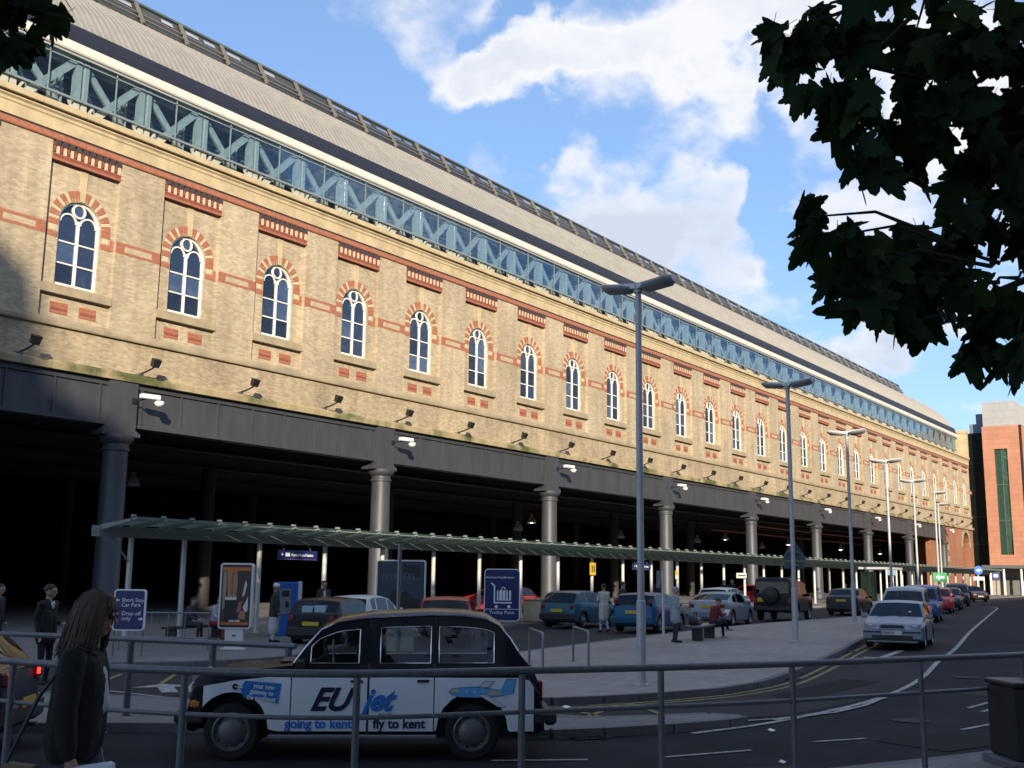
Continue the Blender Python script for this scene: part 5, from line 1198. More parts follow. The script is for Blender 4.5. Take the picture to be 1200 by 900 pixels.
ESTATE = dict(L=4.2, W=1.7, r=.30, sill=.22, axles=(1.28, -1.25), ws=[(.30, 1.05)], rw=[(-2.06, -1.9)], wins=[(.1, .65), (-.8, .02), (-1.75, -.9)], doors=[(.06, 1.05), (-.85, .06)], tum=.2,
    top=[(2.1, .52), (2.05, .74), (1.85, .84), (1.1, 1.0), (.30, 1.48), (.0, 1.58), (-.6, 1.66), (-1.7, 1.66), (-1.9, 1.58), (-2.05, 1.0), (-2.1, .5)],
    belt=[(2.1, .5), (1.95, .70), (1.1, .92), (-1.9, 1.0), (-2.1, .48)], zl=(.42, .68))
def rear_kit(t, P, s, plz=.62, hi=.95, plm=None, wide=.2, mid=None):
    x = s.rx
    add_box(t, 'tail_light', (x-.004, s.W/2*.84-wide*.7, hi-.17), (x+.12, s.W/2*.86, hi-.01), m_ledred, bev=.02)
    mb = MB(); mb.box((x-.06, -s.W/2*.9, .30), (x+.25, s.W/2*.9, .56), bev=.04); mb.build('bumper', P.get('bumper', m_trim), t)
    plate(t, x-(.062 if plz < .56 else .015), plz, plm or m_ply, False)
    mb = MB(); mb.tube([(x+.1, -.5, .22), (x-.06, -.5, .22)], .025, 8); mb.build('exhaust', m_galv, t)
def front_kit(t, P, s, txt=None, hz=.66):
    x = s.fx
    for sd in (1, -1):
        mb = MB(); mb.prism([(x-.30, sd*(s.W/2*.93)), (x-.02, sd*(s.W/2*.70)), (x+.012, sd*.40), (x-.10, sd*.40)], hz-.09, hz+.055, ax='z'); mb.build('headlight', m_headl, t)
    mb = MB(); mb.box((x-.05, -.36, hz-.05), (x+.015, .36, hz+.03), bev=.01); mb.build('grille', m_trim, t)
    mb = MB(); mb.box((x-.22, -s.W/2*.90, .30), (x+.05, s.W/2*.90, .53), bev=.05); mb.build('bumper', P.get('bumper', P['paint']), t, smooth=40)
    mb = MB(); mb.box((x+.02, -.55, .32), (x+.056, .55, .40)); mb.build('air_intake', m_trim, t)
    plate(t, x+.052, .42, m_plw, True, txt)
def at(xr, yr, h, P, dx=0):
    """centre of a car whose rear (or front) end centre stands at xr, yr"""
    return (xr+math.cos(h)*dx, yr+math.sin(h)*dx)
def rear_car(name, lab, base, pt, xr, yr, hd, cat='car', **kw):
    P = dict(base); P['paint'] = pt; P.update({k: v for k, v in kw.items() if k in P or k in ('mirm', 'bumper', 'rim', 'skirt', 'tkr')}); h = rad(hd); L2 = P['L']/2
    x, y = xr+math.cos(h)*L2, yr+math.sin(h)*L2
    t, s = make_car(name, lab, cat, (x, y, zg(x)+.006), h, P, kw.get('group'), pit=-.012*math.cos(h) if 15 < x < 50 else 0)
    return t, s, P
def front_car(name, lab, base, pt, xf, yf, hd, cat='car', **kw):
    P = dict(base); P['paint'] = pt; P.update({k: v for k, v in kw.items() if k in P or k in ('mirm', 'bumper', 'rim', 'skirt', 'tkr')}); h = rad(hd); L2 = P['L']/2
    x, y = xf-math.cos(h)*L2, yf-math.sin(h)*L2
    t, s = make_car(name, lab, cat, (x, y, zg(x)+.006), h, P, kw.get('group'), pit=.012 if 15 < x < 50 else 0)
    return t, s, P
GQ = 'cars queuing along the kerb towards the camera'; GPK = 'cars standing in the drop off road'
# --- cars seen from behind in the drop-off road
p_teal = paint('teal', (.035, .12, .17)); p_blue = paint('blue', (.02, .085, .17)); p_silver = paint('silver', (.24, .27, .30), .35, .35); p_black = paint('black', (.010, .011, .013)); p_green = paint('dark_green', (.012, .028, .028)); p_white = paint('white', (.62, .63, .62), .35, 0); p_red = paint('red', (.30, .02, .02), .35, 0)
t, s, P = rear_car('hatchback', 'teal hatchback seen from behind, beside the white robed man', HATCH, p_teal, 36.0, 23.4, 3, group=GPK, rim='hub'); rear_kit(t, P, s, plz=.60, hi=.88)
t, s, P = rear_car('hatchback', 'blue hatchback seen from behind, partly hidden by the nearest street lamp', HATCH, p_blue, 35.1, 19.6, 9, group=GPK, rim='hub', bumper=p_blue); rear_kit(t, P, s, plz=.66, hi=1.18, wide=.12)
t, s, P = rear_car('coupe', 'pale silver three door car seen from behind the bench', dict(SALOON, L=4.2, fx=2.1, top=[(2.1, .50), (2.05, .68), (1.85, .76), (1.0, .93), (.25, 1.30), (-.2, 1.35), (-.7, 1.32), (-.95, 1.25), (-1.75, 1.0), (-2.02, .97), (-2.08, .88), (-2.1, .48)], belt=[(2.1, .48), (1.95, .66), (1.0, .86), (-1.4, .93), (-2.0, .92), (-2.1, .46)], rw=[(-1.72, -.95)], ws=[(.25, .98)], axles=(1.3, -1.25), wins=[(-.55, .6), (-1.15, -.62)], doors=[(-.6, .98)]), p_silver, 41.3, 19.65, 8, group=GPK, bumper=p_silver); rear_kit(t, P, s, plz=.70, hi=.86, wide=.26)
t, s, P = rear_car('hatchback', 'white hatchback beyond the silver three door car', HATCH, p_white, 50.5, 23.8, 4, group=GPK, rim='hub'); rear_kit(t, P, s)
t, s, P = rear_car('off_roader', 'tall black four by four with a covered spare wheel on its tail', FOURX4, p_black, 47.3, 19.3, 9, group=GPK)
add_box(t, 'tail_light', (s.rx-.02, .70, .78), (s.rx+.1, .84, 1.02), m_ledred, bev=.01); mb = MB(); mb.box((s.rx-.08, -.86, .45), (s.rx+.15, .86, .66), bev=.03); mb.build('bumper', m_trim, t)
mb = MB(); mb.lathe([(.30, -.26), (.37, -.22), (.38, -.04), (.3, 0)], 24, c=(s.rx, .08, 1.12), ax='x'); mb.build('spare_wheel_cover', m_black, t, smooth=40)
mb = MB(); mb.box((s.rx-.012, -.72, 1.22), (s.rx+.02, .72, 1.72)); mb.build('rear_window', m_cglass2, t)
mb = MB(); mb.box((s.rx-.02, .40, .84), (s.rx-.001, .68, 1.02)); mb.build('number_plate', m_ply, t)
for sy in (-.7, .7): mb = MB(); mb.tube([(-1.9, sy, 1.97), (.3, sy, 1.90)], .02, 6); mb.build('roof_bar', m_trim, t)
t, s, P = rear_car('saloon', 'dark green saloon seen from behind, right of the black four by four', SALOON, p_green, 57.5, 19.7, 7, group=GPK); rear_kit(t, P, s, plz=.72, hi=.90, wide=.34, plm=m_ply)
t, s, P = rear_car('hatchback', 'dark hatchback behind the taxi bonnet with boxes in its rear window', HATCH, p_black, 23.2, 23.6, 20, group=GPK, rim='hub'); rear_kit(t, P, s, plz=.6, hi=.9)
for k, (y, z) in enumerate(((.18, .96), (-.22, .98))): mb = MB(); mb.box((s.rx+.1, y-.17, z), (s.rx+.4, y+.17, z+.2), bev=.01); mb.build('parcel', mat('parcel_blue', (.30, .45, .52), .5), t)
t, s, P = rear_car('hatchback', 'white hatchback whose roof shows over the taxi roof', HATCH, p_white, 25.2, 24.3, 20, group=GPK, rim='hub'); rear_kit(t, P, s)
t, s, P = rear_car('hatchback', 'red hatchback showing over the taxi roof left of the trolley sign', HATCH, p_red, 25.9, 20.8, 35, group=GPK, rim='hub'); rear_kit(t, P, s)
t, s, P = rear_car('hatchback', 'red car parked in the undercroft behind the teal hatchback', HATCH, p_red, 46.0, 31.5, 95, group='red cars in the undercroft', rim='hub'); rear_kit(t, P, s)
t, s, P = rear_car('saloon', 'red saloon parked in the undercroft beyond the green saloon', SALOON, p_red, 78.0, 31.5, 80, group='red cars in the undercroft'); rear_kit(t, P, s)
# --- queue facing the camera
HON = dict(SALOON, L=4.2, fx=2.1, W=1.7, top=[(2.1, .52), (2.06, .66), (1.9, .72), (1.0, .90), (.18, 1.30), (-.25, 1.375), (-1.0, 1.34), (-1.25, 1.28), (-1.85, .98), (-2.05, .92), (-2.1, .48)],
    belt=[(2.1, .49), (1.98, .63), (1.0, .83), (-1.6, .92), (-2.0, .88), (-2.1, .46)], rw=[(-1.8, -1.25)], ws=[(.18, .98)], axles=(1.28, -1.32), wins=[(-.5, .6), (-1.3, -.58)], doors=[(-.55, .98)])
p_hon = paint('silver_blue', (.20, .225, .27), .34, .35)
t, s, P = front_car('hatchback', 'silver three door hatchback at the head of the queue, facing the camera', HON, p_hon, 32.7, 9.75, 190.5, group=GQ)
x = s.fx
for sd in (1, -1):
    mb = MB(); n = 6
    lo = [(x-.42, sd*.80, .60), (x-.20, sd*.74, .565), (x-.03, sd*.60, .55), (x+.025, sd*.36, .555)]; hi = [(x-.48, sd*.785, .72), (x-.26, sd*.735, .715), (x-.12, sd*.60, .70), (x-.04, sd*.36, .665)]
    bk = [(p[0]-.12, p[1]*.93, p[2]) for p in lo]; bh = [(p[0]-.12, p[1]*.93, p[2]) for p in hi]
    mb.faces(lo+hi+bk+bh, [(0, 1, 5, 4), (1, 2, 6, 5), (2, 3, 7, 6), (4, 5, 13, 12), (5, 6, 14, 13), (6, 7, 15, 14), (8, 9, 1, 0), (9, 10, 2, 1), (10, 11, 3, 2)]); h = mb.build('headlight', m_headl, t, smooth=30)
    mb = MB(); mb.ball((x-.10, sd*.60, .63), (.05, .075, .055), n=10, m=6); mb.build('bulb_reflector', m_chrome, h, smooth=60)
    mb = MB(); mb.ball((x-.24, sd*.73, .635), (.05, .05, .05), n=10, m=6); mb.build('indicator', m_amber, h, smooth=60)
mb = MB(); mb.prism([(-.33, .60), (.33, .60), (.30, .665), (-.30, .665)], x-.12, x+.012, ax='x'); mb.build('grille', m_trim, t)
mb = MB(); mb.box((x-.02, -.31, .667), (x+.006, .31, .69), bev=.006); mb.build('grille_chrome', P['paint'], t)
mb = MB(); mb.box((x-.26, -.80, .24), (x+.07, .80, .545), bev=.06); mb.build('bumper', P['paint'], t, smooth=45)
for sd in (1, -1): mb = MB(); mb.box((x-.12, min(sd*.30, sd*.79), .455), (x+.075, max(sd*.30, sd*.79), .50)); mb.build('bumper_strip', m_trim, t)
mb = MB(); mb.box((x-.02, -.56, .29), (x+.075, .56, .385)); mb.build('air_intake', m_black, t)
plate(t, x+.07, .405, m_plw, True, 'P329 EYS')
mb = MB(); mb.box((x+.0, -.7, .2), (x+.06, .7, .238)); mb.build('splitter', P['paint'], t)
mb = MB(); mb.tube([(1.0, -.5, .915), (.86, .15, .965)], .01, 5); mb.tube([(1.0, .05, .915), (.86, .6, .965)], .01, 5); mb.build('wiper', m_black, t)
mb = MB(); mb.box((.28, -.09, 1.19), (.31, .09, 1.25)); mb.build('rear_view_mirror', m_trim, t)
mb = MB(); mb.prism([(.35, 1.0), (.42, 1.0), (.42, 1.07), (.35, 1.07)], .72, .73, ax='x'); mb.build('tax_disc', m_signwhite, t)
t, s, P = front_car('estate_car', 'tall pale silver estate second in the queue, facing the camera', ESTATE, paint('pale_silver', (.30, .32, .34), .35, .35), 42.6, 12.35, 191, group=GQ, bumper=m_trim); front_kit(t, P, s)
t, s, P = front_car('pickup', 'bright blue tall car third in the queue with shiny wheels', dict(ESTATE, L=4.4, fx=2.2, rx=-2.2), paint('bright_blue', (.02, .07, .21)), 51.6, 14.2, 191, group=GQ); front_kit(t, P, s)
t, s, P = front_car('hatchback', 'bright red hatchback fourth in the queue', HATCH, paint('bright_red', (.5, .015, .03), .3, 0), 65.0, 16.9, 191, group=GQ); front_kit(t, P, s)
t, s, P = front_car('saloon', 'dark blue grey saloon fifth in the queue behind the red hatchback', SALOON, paint('slate', (.03, .04, .055)), 72.5, 18.2, 191, group=GQ); front_kit(t, P, s)
t, s, P = front_car('estate_car', 'dark blue estate sixth in the queue near the white line end', ESTATE, paint('navy', (.012, .02, .04)), 84.5, 20.5, 192, group=GQ); front_kit(t, P, s)
t, s, P = front_car('saloon', 'dark maroon car turning at the far end of the road', SALOON, paint('maroon', (.035, .012, .016)), 106.0, 23.6, 215, group=GQ); front_kit(t, P, s)
t, s, P = front_car('saloon', 'dark saloon parked against the far red brick wall', SALOON, p_black, 126.0, 29.5, 185, group=GPK); front_kit(t, P, s)
# --- car leaving the frame at the left edge
t, s, P = rear_car('hatchback', 'blue grey hatchback with a lit tail light cut by the left picture edge', HATCH, mat('dull_grey_blue', (.03, .042, .06), .5, spec=.06), 8.0, 13.1, 133, group=None)
rear_kit(t, P, s, hi=.95, plz=.5)
for sd in (1, -1): mb = MB(); mb.box((s.rx-.012, sd*.58-.06, .84), (s.rx+.0, sd*.58+.06, .92)); mb.build('lit_brake_light', mat('brake_glow', (.8, .02, .02), .3, emit=(1, .03, .02), estr=2.5), t)

# ------------------------------------------------------------------ the taxi
m_tblack = mat('taxi_black', (.006, .007, .014), .25, coat=.06, spec=.16); m_liv = mat('livery_white', (.74, .80, .86), .35, coat=.4); m_livblue = mat('livery_blue', (.02, .18, .60), .35); m_livnavy = mat('livery_navy', (.012, .016, .05), .35); m_livsky = mat('livery_sky', (.12, .42, .80), .35)
TX = dict(L=4.2, fx=1.93, W=1.74, r=.325, sill=.27, axles=(1.405, -1.405), archgap=.10, ws=[(.42, .72)], rw=[(-1.98, -1.80)], wins=[(-.05, .52), (-.90, -.30), (-1.66, -1.0)], doors=[(-.17, .74), (-.955, -.17)],
    top=[(1.93, .62), (1.91, .86), (1.82, .96), (1.55, 1.02), (1.0, 1.06), (.74, 1.09), (.58, 1.33), (.42, 1.53), (.20, 1.645), (-.2, 1.70), (-.9, 1.735), (-1.3, 1.725), (-1.58, 1.685), (-1.76, 1.58), (-1.89, 1.39), (-2.0, 1.20), (-2.14, 1.06), (-2.23, .82), (-2.27, .52)],
    belt=[(1.93, .60), (1.86, .86), (1.4, .945), (.72, 1.02), (-1.8, 1.04), (-2.08, .96), (-2.2, .80), (-2.27, .5)], zl=(.34, .65, .955), gf=.73, gb=.085, tum=.26, taper=.35, tk=.10, bulge=.0, beltw=.97,
    paint=m_tblack, paint2=m_liv, glass=m_taxiglass, rim='hub', seats=False, mirror=.62, mirm=m_black, handle=m_black,
    livery=lambda x, j: j in (3, 4) and (-2.17 < x < 1.74))
TLOC = (10.52, 9.81); TH = rad(129.6)
tx, s = make_car('black_cab', 'black taxi cab with a pale blue and white airline advert along its side', 'taxi', (*TLOC, 0.0), TH, TX)
# chrome: gutter line and window surrounds on both sides
for sd in (1, -1):
    path = []
    for x in [.72, .58, .42, .20, -.1, -.5, -.9, -1.3, -1.55, -1.72, -1.85, -1.95]:
        p = s.ring(x)[-4]; path.append((x, sd*(p[0]+.008), p[1]+.0))
    mb = MB(); mb.tube(path, .014, 6); mb.build('gutter_trim', m_chrome, tx, smooth=60)
    for a, b in TX['wins']:
        lowp, hip = [], []
        for i in range(7):
            x = a+(b-a)*i/6; r_ = s.ring(x); B = 6
            lowp.append((x, sd*(r_[8][0]+.006), r_[8][1])); hip.append((x, sd*(r_[9][0]+.006), r_[9][1]))
        mb = MB(); mb.tube(lowp+hip[::-1]+[lowp[0]], .011, 6); mb.build('window_trim', m_chrome, tx, smooth=60)
# bumpers, grille, lights, sill strip, boot handle, exhaust
mb = MB(); mb.box((1.93, -.80, .40), (2.08, .80, .56), bev=.04); mb.box((1.75, .62, .42), (1.93, .86, .54), bev=.02); mb.box((1.75, -.86, .42), (1.93, -.62, .54), bev=.02); mb.build('front_bumper', m_trim, tx)
mb = MB(); mb.box((-2.42, -.80, .40), (-2.27, .80, .56), bev=.04); mb.box((-2.27, .55, .42), (-1.95, .84, .55), bev=.02); mb.box((-2.27, -.84, .42), (-1.95, -.55, .55), bev=.02); mb.build('rear_bumper', m_trim, tx)
mb = MB(); mb.box((1.86, -.36, .56), (1.985, .36, .98), bev=.03); mb.build('grille', m_chrome, tx)
for sd in (1, -1):
    mb = MB(); mb.lathe([(.10, -.02), (.115, .03), (.09, .07), (.02, .085)], 16, c=(1.89, sd*.60, .76), ax='x'); mb.build('headlight', m_headl, tx, smooth=50)
    mb = MB(); mb.box((1.78, sd*.80-.04, .60), (1.90, sd*.80+.04, .68), bev=.015); mb.build('side_light', m_amber, tx)
    mb = MB(); mb.box((-2.25, sd*.70-.07, .66), (-2.17, sd*.70+.07, .92), bev=.02); mb.build('tail_light', m_ledred, tx)
    mb = MB(); mb.box((-.98, min(sd*.80, sd*.885), .255), (.98, max(sd*.80, sd*.885), .30), bev=.008); mb.build('sill_strip', m_galv, tx)
    mb = MB(); mb.box((1.50, sd*.872-.004, .90), (1.62, sd*.872+.006, .925)); mb.build('side_repeater', m_black, tx)
plate(tx, -2.26, .66, m_ply, False)
mb = MB(); mb.tube([(-2.08, -.12, 1.02), (-2.16, -.12, 1.05), (-2.16, .12, 1.05), (-2.08, .12, 1.02)], .016, 6); mb.build('boot_handle', m_chrome, tx)
mb = MB(); mb.tube([(-2.0, .45, .27), (-2.36, .45, .27)], .028, 8); mb.build('exhaust', m_galv, tx)
mb = MB(); mb.box((.80, -.35, 1.085), (.95, .35, 1.10), bev=.005); mb.build('vent', m_trim, tx)
mb = MB(); mb.tube([(.76, .1, 1.10), (.52, .52, 1.39)], .009, 5); mb.build('wiper', m_black, tx)
# interior
mb = MB(); mb.box((-1.62, -.62, .45), (-1.25, .62, .72), bev=.04); mb.T = Matrix.Translation((-1.62, 0, .6)) @ Matrix.Rotation(rad(-12), 4, 'Y'); mb.box((-.12, -.62, .0), (.05, .62, .66), bev=.05); mb.build('rear_seat', m_seat, tx)
mb = MB(); mb.box((-.06, .12, .45), (.42, .60, .68), bev=.04); mb.box((-.14, .12, .6), (.0, .60, 1.32), bev=.05); mb.build('driver_seat', m_seat, tx)
mb = MB(); mb.box((-.24, -.76, .4), (-.20, .76, 1.12)); mb.box((-.24, -.76, 1.12), (-.20, -.70, 1.62)); mb.box((-.24, .70, 1.12), (-.20, .76, 1.62)); mb.build('partition', m_seat, tx)
mb = MB(); n = 20; mb.tube([(.44+.04*math.sin(2*PI*i/n), -.36+.19*math.cos(2*PI*i/n), 1.12+.18*math.sin(2*PI*i/n)) for i in range(n+1)], .014, 6); mb.tube([(.44, -.36, 1.12), (.65, -.36, 1.02)], .02, 6); mb.build('steering_wheel', m_black, tx)
mb = MB(); mb.box((.55, -.72, .7), (.86, .72, 1.06), bev=.04); mb.build('dashboard', m_seat, tx)
mb = MB(); mb.box((-.13, .55, 1.20), (-.10, .60, 1.30)); mb.build('meter_light', m_amber, tx)
for y in (.2, .28): mb = MB(); mb.tube([(.30, y, 1.05), (.31, y, 1.36)], .012, 5); mb.build('grab_rail', m_signwhite, tx)
# livery on the left side (+y): local x runs to the right of the picture as -x of the car
YS = .8735
TR = (PI/2, 0, PI)       # text lies on the side, reading towards the tail
def onside(pts, m, y, name='livery_shape'):
    mb = MB(); mb.prism(pts, YS+y, YS+y+.002); return mb.build(name, m, tx)
U = lambda px_, py_: ((410.5-px_)/103.2, .333+(859.5-py_)/103.2)      # metres on the cab side
text('EU', .36, tx, m_livnavy, (*U(358, 834)[:1], YS+.004, U(0, 834)[1]), TR, shear=.45, bold=.012, sx=1.0)
text('jet', .36, tx, m_livblue, (U(422, 0)[0], YS+.007, U(0, 834)[1]), TR, shear=.45, bold=.012, sx=.88)
text('.com', .10, tx, m_livnavy, (U(437, 0)[0], YS+.0105, U(0, 843)[1]), TR, shear=.3, bold=.004)
text('going to kent?', .155, tx, m_livblue, (U(329, 0)[0], YS+.004, U(0, 855)[1]), TR, bold=.004, sx=.94)
text('fly to kent', .155, tx, m_livnavy, (U(435, 0)[0], YS+.004, U(0, 855)[1]), TR, bold=.004, sx=.95)
onside([U(*p) for p in ((280, 800), (323, 803), (320, 827), (278, 819), (274, 809))], m_livblue, .002, 'blue_label')
for i, q in enumerate(('your new', 'gateway to', 'the southeast')):
    o = text(q, .072, tx, m_signwhite, (U(290-i*4, 0)[0], YS+.006, U(0, 808+i*6.6)[1]), (PI/2, rad(6), PI), bold=.002, sx=.86)
mb = MB(); c = U(268, 807); mb.prism([(c[0]+.035*math.cos(2*PI*i/12), c[1]+.035*math.sin(2*PI*i/12)) for i in range(12)], YS, YS+.012); mb.build('fuel_cap', m_black, tx)
mb = MB(); a, b = U(268, 807), U(277, 808.5); mb.tube([(a[0], YS+.012, a[1]), (b[0], YS+.008, b[1])], .006, 5); mb.build('label_string', m_signwhite, tx)
# the aeroplane drawing: navy outline shapes with paler fills above them
m_livlt = mat('livery_pale', (.62, .68, .76), .35); m_livyel = mat('livery_yellow', (.62, .50, .22), .35)
def plane(pts, m, y, grow=0):
    c = (sum(p[0] for p in pts)/len(pts), sum(p[1] for p in pts)/len(pts))
    def g(p):
        dx, dy = p[0]-c[0], p[1]-c[1]; l = math.hypot(dx, dy) or 1; return (p[0]+dx/l*grow, p[1]+dy/l*grow)
    onside([U(*g(p)) for p in pts], m, y)
for pts, m, y in (
    ([(561, 808), (570, 800), (582, 799), (575, 806)], m_livlt, .002),
    ([(590, 812), (597, 797), (609, 797), (605, 812)], m_livsky, .002),
    ([(527, 812), (531, 808), (541, 806.5), (560, 806.5), (585, 809), (605, 811), (606, 813), (590, 816.5), (560, 818.5), (540, 818), (530, 815.5)], m_livsky, .0055),
    ([(562, 815), (572, 815), (597, 829), (587, 829.5)], m_livlt, .009)):
    plane(pts, m_livnavy, y, .9); plane(pts, m, y+.0022)
plane([(527.5, 811.5), (531, 809), (539, 809.5), (539, 812), (529, 813)], m_livyel, .0085); plane([(576, 810.5), (590, 811.5), (590, 814.5), (576, 815.5)], m_livyel, .0085)
for x in (548, 558, 569): plane([(x+1.4*math.cos(2*PI*i/8), 811.5+1.4*math.sin(2*PI*i/8)) for i in range(8)], m_livlt, .0085)
# ------------------------------------------------------------------ people
def cap_mesh(mb, a, b, ra, rb, n=12):
    a, b = V(a), V(b); d_ = b-a; L = d_.length
    if L < 1e-5: mb.ball(a, ra, n=n, m=8); return
    prof = [(max(1e-4, ra*math.cos(x)), ra*math.sin(x)) for x in (-PI/2+.001, -1.1, -.6, 0)]+[(max(1e-4, rb*math.cos(x)), L+rb*math.sin(x)) for x in (0, .6, 1.1, PI/2-.001)]
    T0 = mb.T; q = d_.to_track_quat('Z', 'Y').to_matrix().to_4x4(); q.translation = a; mb.T = q if T0 is None else T0 @ q; mb.lathe(prof, n); mb.T = T0
CLM = {}
def cmat(c, r=.85):
    k = tuple(round(x, 3) for x in c)
    return mat('cloth_%.3f_%.3f_%.3f' % k, k, r, var=.18, vscale=7)
STAND = dict(hip=(0, .09, .93), knee=(.02, .10, .50), ankle=(-.03, .10, .08), toe=(.15, .12, .035), pelvis=(0, 0, .97), chest=(0, 0, 1.27), neck=(0, 0, 1.46), head=(.025, 0, 1.63), sho=(0, .18, 1.405), elb=(-.04, .24, 1.13), wri=(.06, .25, .90), hand=(.10, .245, .80))
def person(label, loc, hd, h=1.75, top=(.02, .02, .022), bot=(.02, .02, .025), shoe=(.02, .02, .02), skin=(.42, .26, .19), hair=(.03, .02, .015), pose=None, skirt=None, coat=None, voxel=.013, hairlen=0, cap=None, beard=False, detail=False, group=None, bulk=1.0, sink=0):
    """one continuous remeshed body; clothes are colour regions of it, hair and hats are children"""
    J = {}
    for k, v in STAND.items():
        if k in ('hip', 'knee', 'ankle', 'toe', 'sho', 'elb', 'wri', 'hand'): J[k+'L'] = v; J[k+'R'] = (v[0], -v[1], v[2])
        else: J[k] = v
    J.update(pose or {}); k_ = h/1.75
    prim = []     # (a, b, ra, rb, material slot)
    def P_(a, b, ra, rb, m): prim.append((V(J[a] if isinstance(a, str) else a), V(J[b] if isinstance(b, str) else b), ra, rb, m))
    SK, TP_, BT, SH = 0, 1, 2, 3
    for s in 'LR':
        P_('hip'+s, 'knee'+s, .088*bulk, .060, BT); P_('knee'+s, 'ankle'+s, .058, .042, BT)
        an, to = V(J['ankle'+s]), V(J['toe'+s]); f = (to-an); f.z = 0; P_(tuple(an+V((0, 0, -.03))-f*.25), 'toe'+s, .045, .038, SH)
        P_('sho'+s, 'elb'+s, .058*bulk, .046, TP_); P_('elb'+s, 'wri'+s, .046, .034, TP_)
        w, ha = V(J['wri'+s]), V(J['hand'+s]); P_('wri'+s, tuple(w+(ha-w)*.55), .028, .034, SK)
        d_ = (ha-w).normalized(); side = d_.cross(V((0, 1, 0)) if abs(d_.y) < .8 else V((1, 0, 0))).normalized(); palm = w+(ha-w)*.6
        for q in range(4):
            o = side*(-.028+.019*q); L = (.062, .075, .07, .055)[q]
            m1 = palm+o*.9+d_*(.03+L*.55); m2 = palm+o+d_*(.03+L*.8)+d_.cross(side)*(-.03 if s == 'L' else .03)
            P_(tuple(palm+o*.8), tuple(m1), .0105, .0095, SK); P_(tuple(m1), tuple(m2), .0095, .0085, SK)
        P_(tuple(w+(ha-w)*.25), tuple(w+(ha-w)*.6+side*-.05), .013, .010, SK)
    pl, ch, nk, hdp = V(J['pelvis']), V(J['chest']), V(J['neck']), V(J['head'])
    P_(tuple(pl+V((0, .06, 0))), tuple(pl+V((0, -.06, 0))), .12*bulk, .12*bulk, BT)
    mid = (pl+ch)/2
    for y in (.05, -.05): P_(tuple(pl+V((0, y, .08))), tuple(ch+V((0, y*1.3, .0))), .115*bulk, .125*bulk, TP_)
    P_('shoL', 'shoR', .068, .068, TP_); P_(tuple(ch+V((0, .07, .08))), tuple(ch+V((0, -.07, .08))), .11, .11, TP_)
    P_('neck', tuple(hdp+V((-.015, 0, -.06))), .058, .05, SK); P_(tuple(nk+V((0, .05, -.01))), tuple(nk+V((0, -.05, -.01))), .055, .055, TP_)
    up_ = (hdp-nk).normalized(); fd = V((1, 0, 0)); fd = (fd-up_*fd.dot(up_)).normalized()
    yawh = (pose or {}).get('_yaw', 0); fd.rotate(Matrix.Rotation(yawh, 3, up_)); sdv = up_.cross(fd)
    def hp(f, s_, u): return tuple(hdp+fd*f+sdv*s_+up_*u)
    P_(hp(-.03, 0, .035), hp(.015, 0, .03), .088, .086, SK); P_(hp(.035, 0, -.03), hp(.05, 0, -.075), .062, .042, SK); P_(hp(.0, .035, -.03), hp(.0, -.035, -.03), .055, .055, SK)
    P_(hp(.098, 0, .012), hp(.122, 0, -.022), .010, .014, SK); P_(hp(.092, .03, .03), hp(.092, -.03, .03), .016, .016, SK)
    P_(hp(.092, .016, -.057), hp(.092, -.016, -.057), .011, .011, 5 if detail else SK)
    for s_ in (1, -1): P_(hp(-.01, s_*.084, .02), hp(-.012, s_*.086, -.02), .017, .012, SK)
    if skirt:
        for (z0, r0, z1, r1) in skirt:
            for y in (.05, -.05): P_((0, y, z0), (0, y, z1), r0, r1, 4)
    if coat:
        for (a, b, ra, rb, m) in coat: P_(a, b, ra, rb, m)
    mb = MB()
    for a, b, ra, rb, m in prim: cap_mesh(mb, a, b, ra, rb)
    me = mb.mesh('body', m_skin); o = bpy.data.objects.new('tmp', me); COL.objects.link(o)
    md = o.modifiers.new('r', 'REMESH'); md.mode = 'VOXEL'; md.voxel_size = voxel
    m2 = o.modifiers.new('s', 'SMOOTH'); m2.iterations = 3 if voxel > .01 else 5; m2.factor = .5
    dg = bpy.context.evaluated_depsgraph_get(); me2 = bpy.data.meshes.new_from_object(o.evaluated_get(dg)); bpy.data.objects.remove(o)
    n = len(me2.polygons); C = np.empty(n*3); me2.polygons.foreach_get('center', C); C = C.reshape(-1, 3)
    best = np.full(n, 1e9); idx = np.zeros(n, int)
    for a, b, ra, rb, m in prim:
        a_, b_ = np.array(a), np.array(b); d_ = b_-a_; L2 = d_@d_ or 1e-9; tt = np.clip((C-a_)@d_/L2, 0, 1)
        dist = np.linalg.norm(C-(a_+tt[:, None]*d_), axis=1)-(ra+(rb-ra)*tt); w = dist < best; best[w] = dist[w]; idx[w] = m
    me2.materials.clear()
    for mt in (mat('skin_%.2f' % skin[0], skin, .55), cmat(top), cmat(bot), cmat(shoe), cmat(skirt and STYLE.get('skirt', top) or top), mat('lips', (.35, .10, .09), .5), cmat((.6, .6, .6))): me2.materials.append(mt)
    me2.polygons.foreach_set('material_index', idx.astype(np.int32)); me2.polygons.foreach_set('use_smooth', [True]*n); me2.update()
    t = thing('person', label, 'person', (loc[0], loc[1], loc[2]-sink), rad(hd), group); t.scale = (k_,)*3
    link('body', me2, t)
    # hair / hat / eyes
    mh = mat('hair_%.2f_%.2f' % (hair[0], hair[1]), hair, .7, var=.35, vscale=40, streak=.15)
    Rm = Matrix((fd, sdv, up_)).transposed().to_4x4(); Rm.translation = hdp
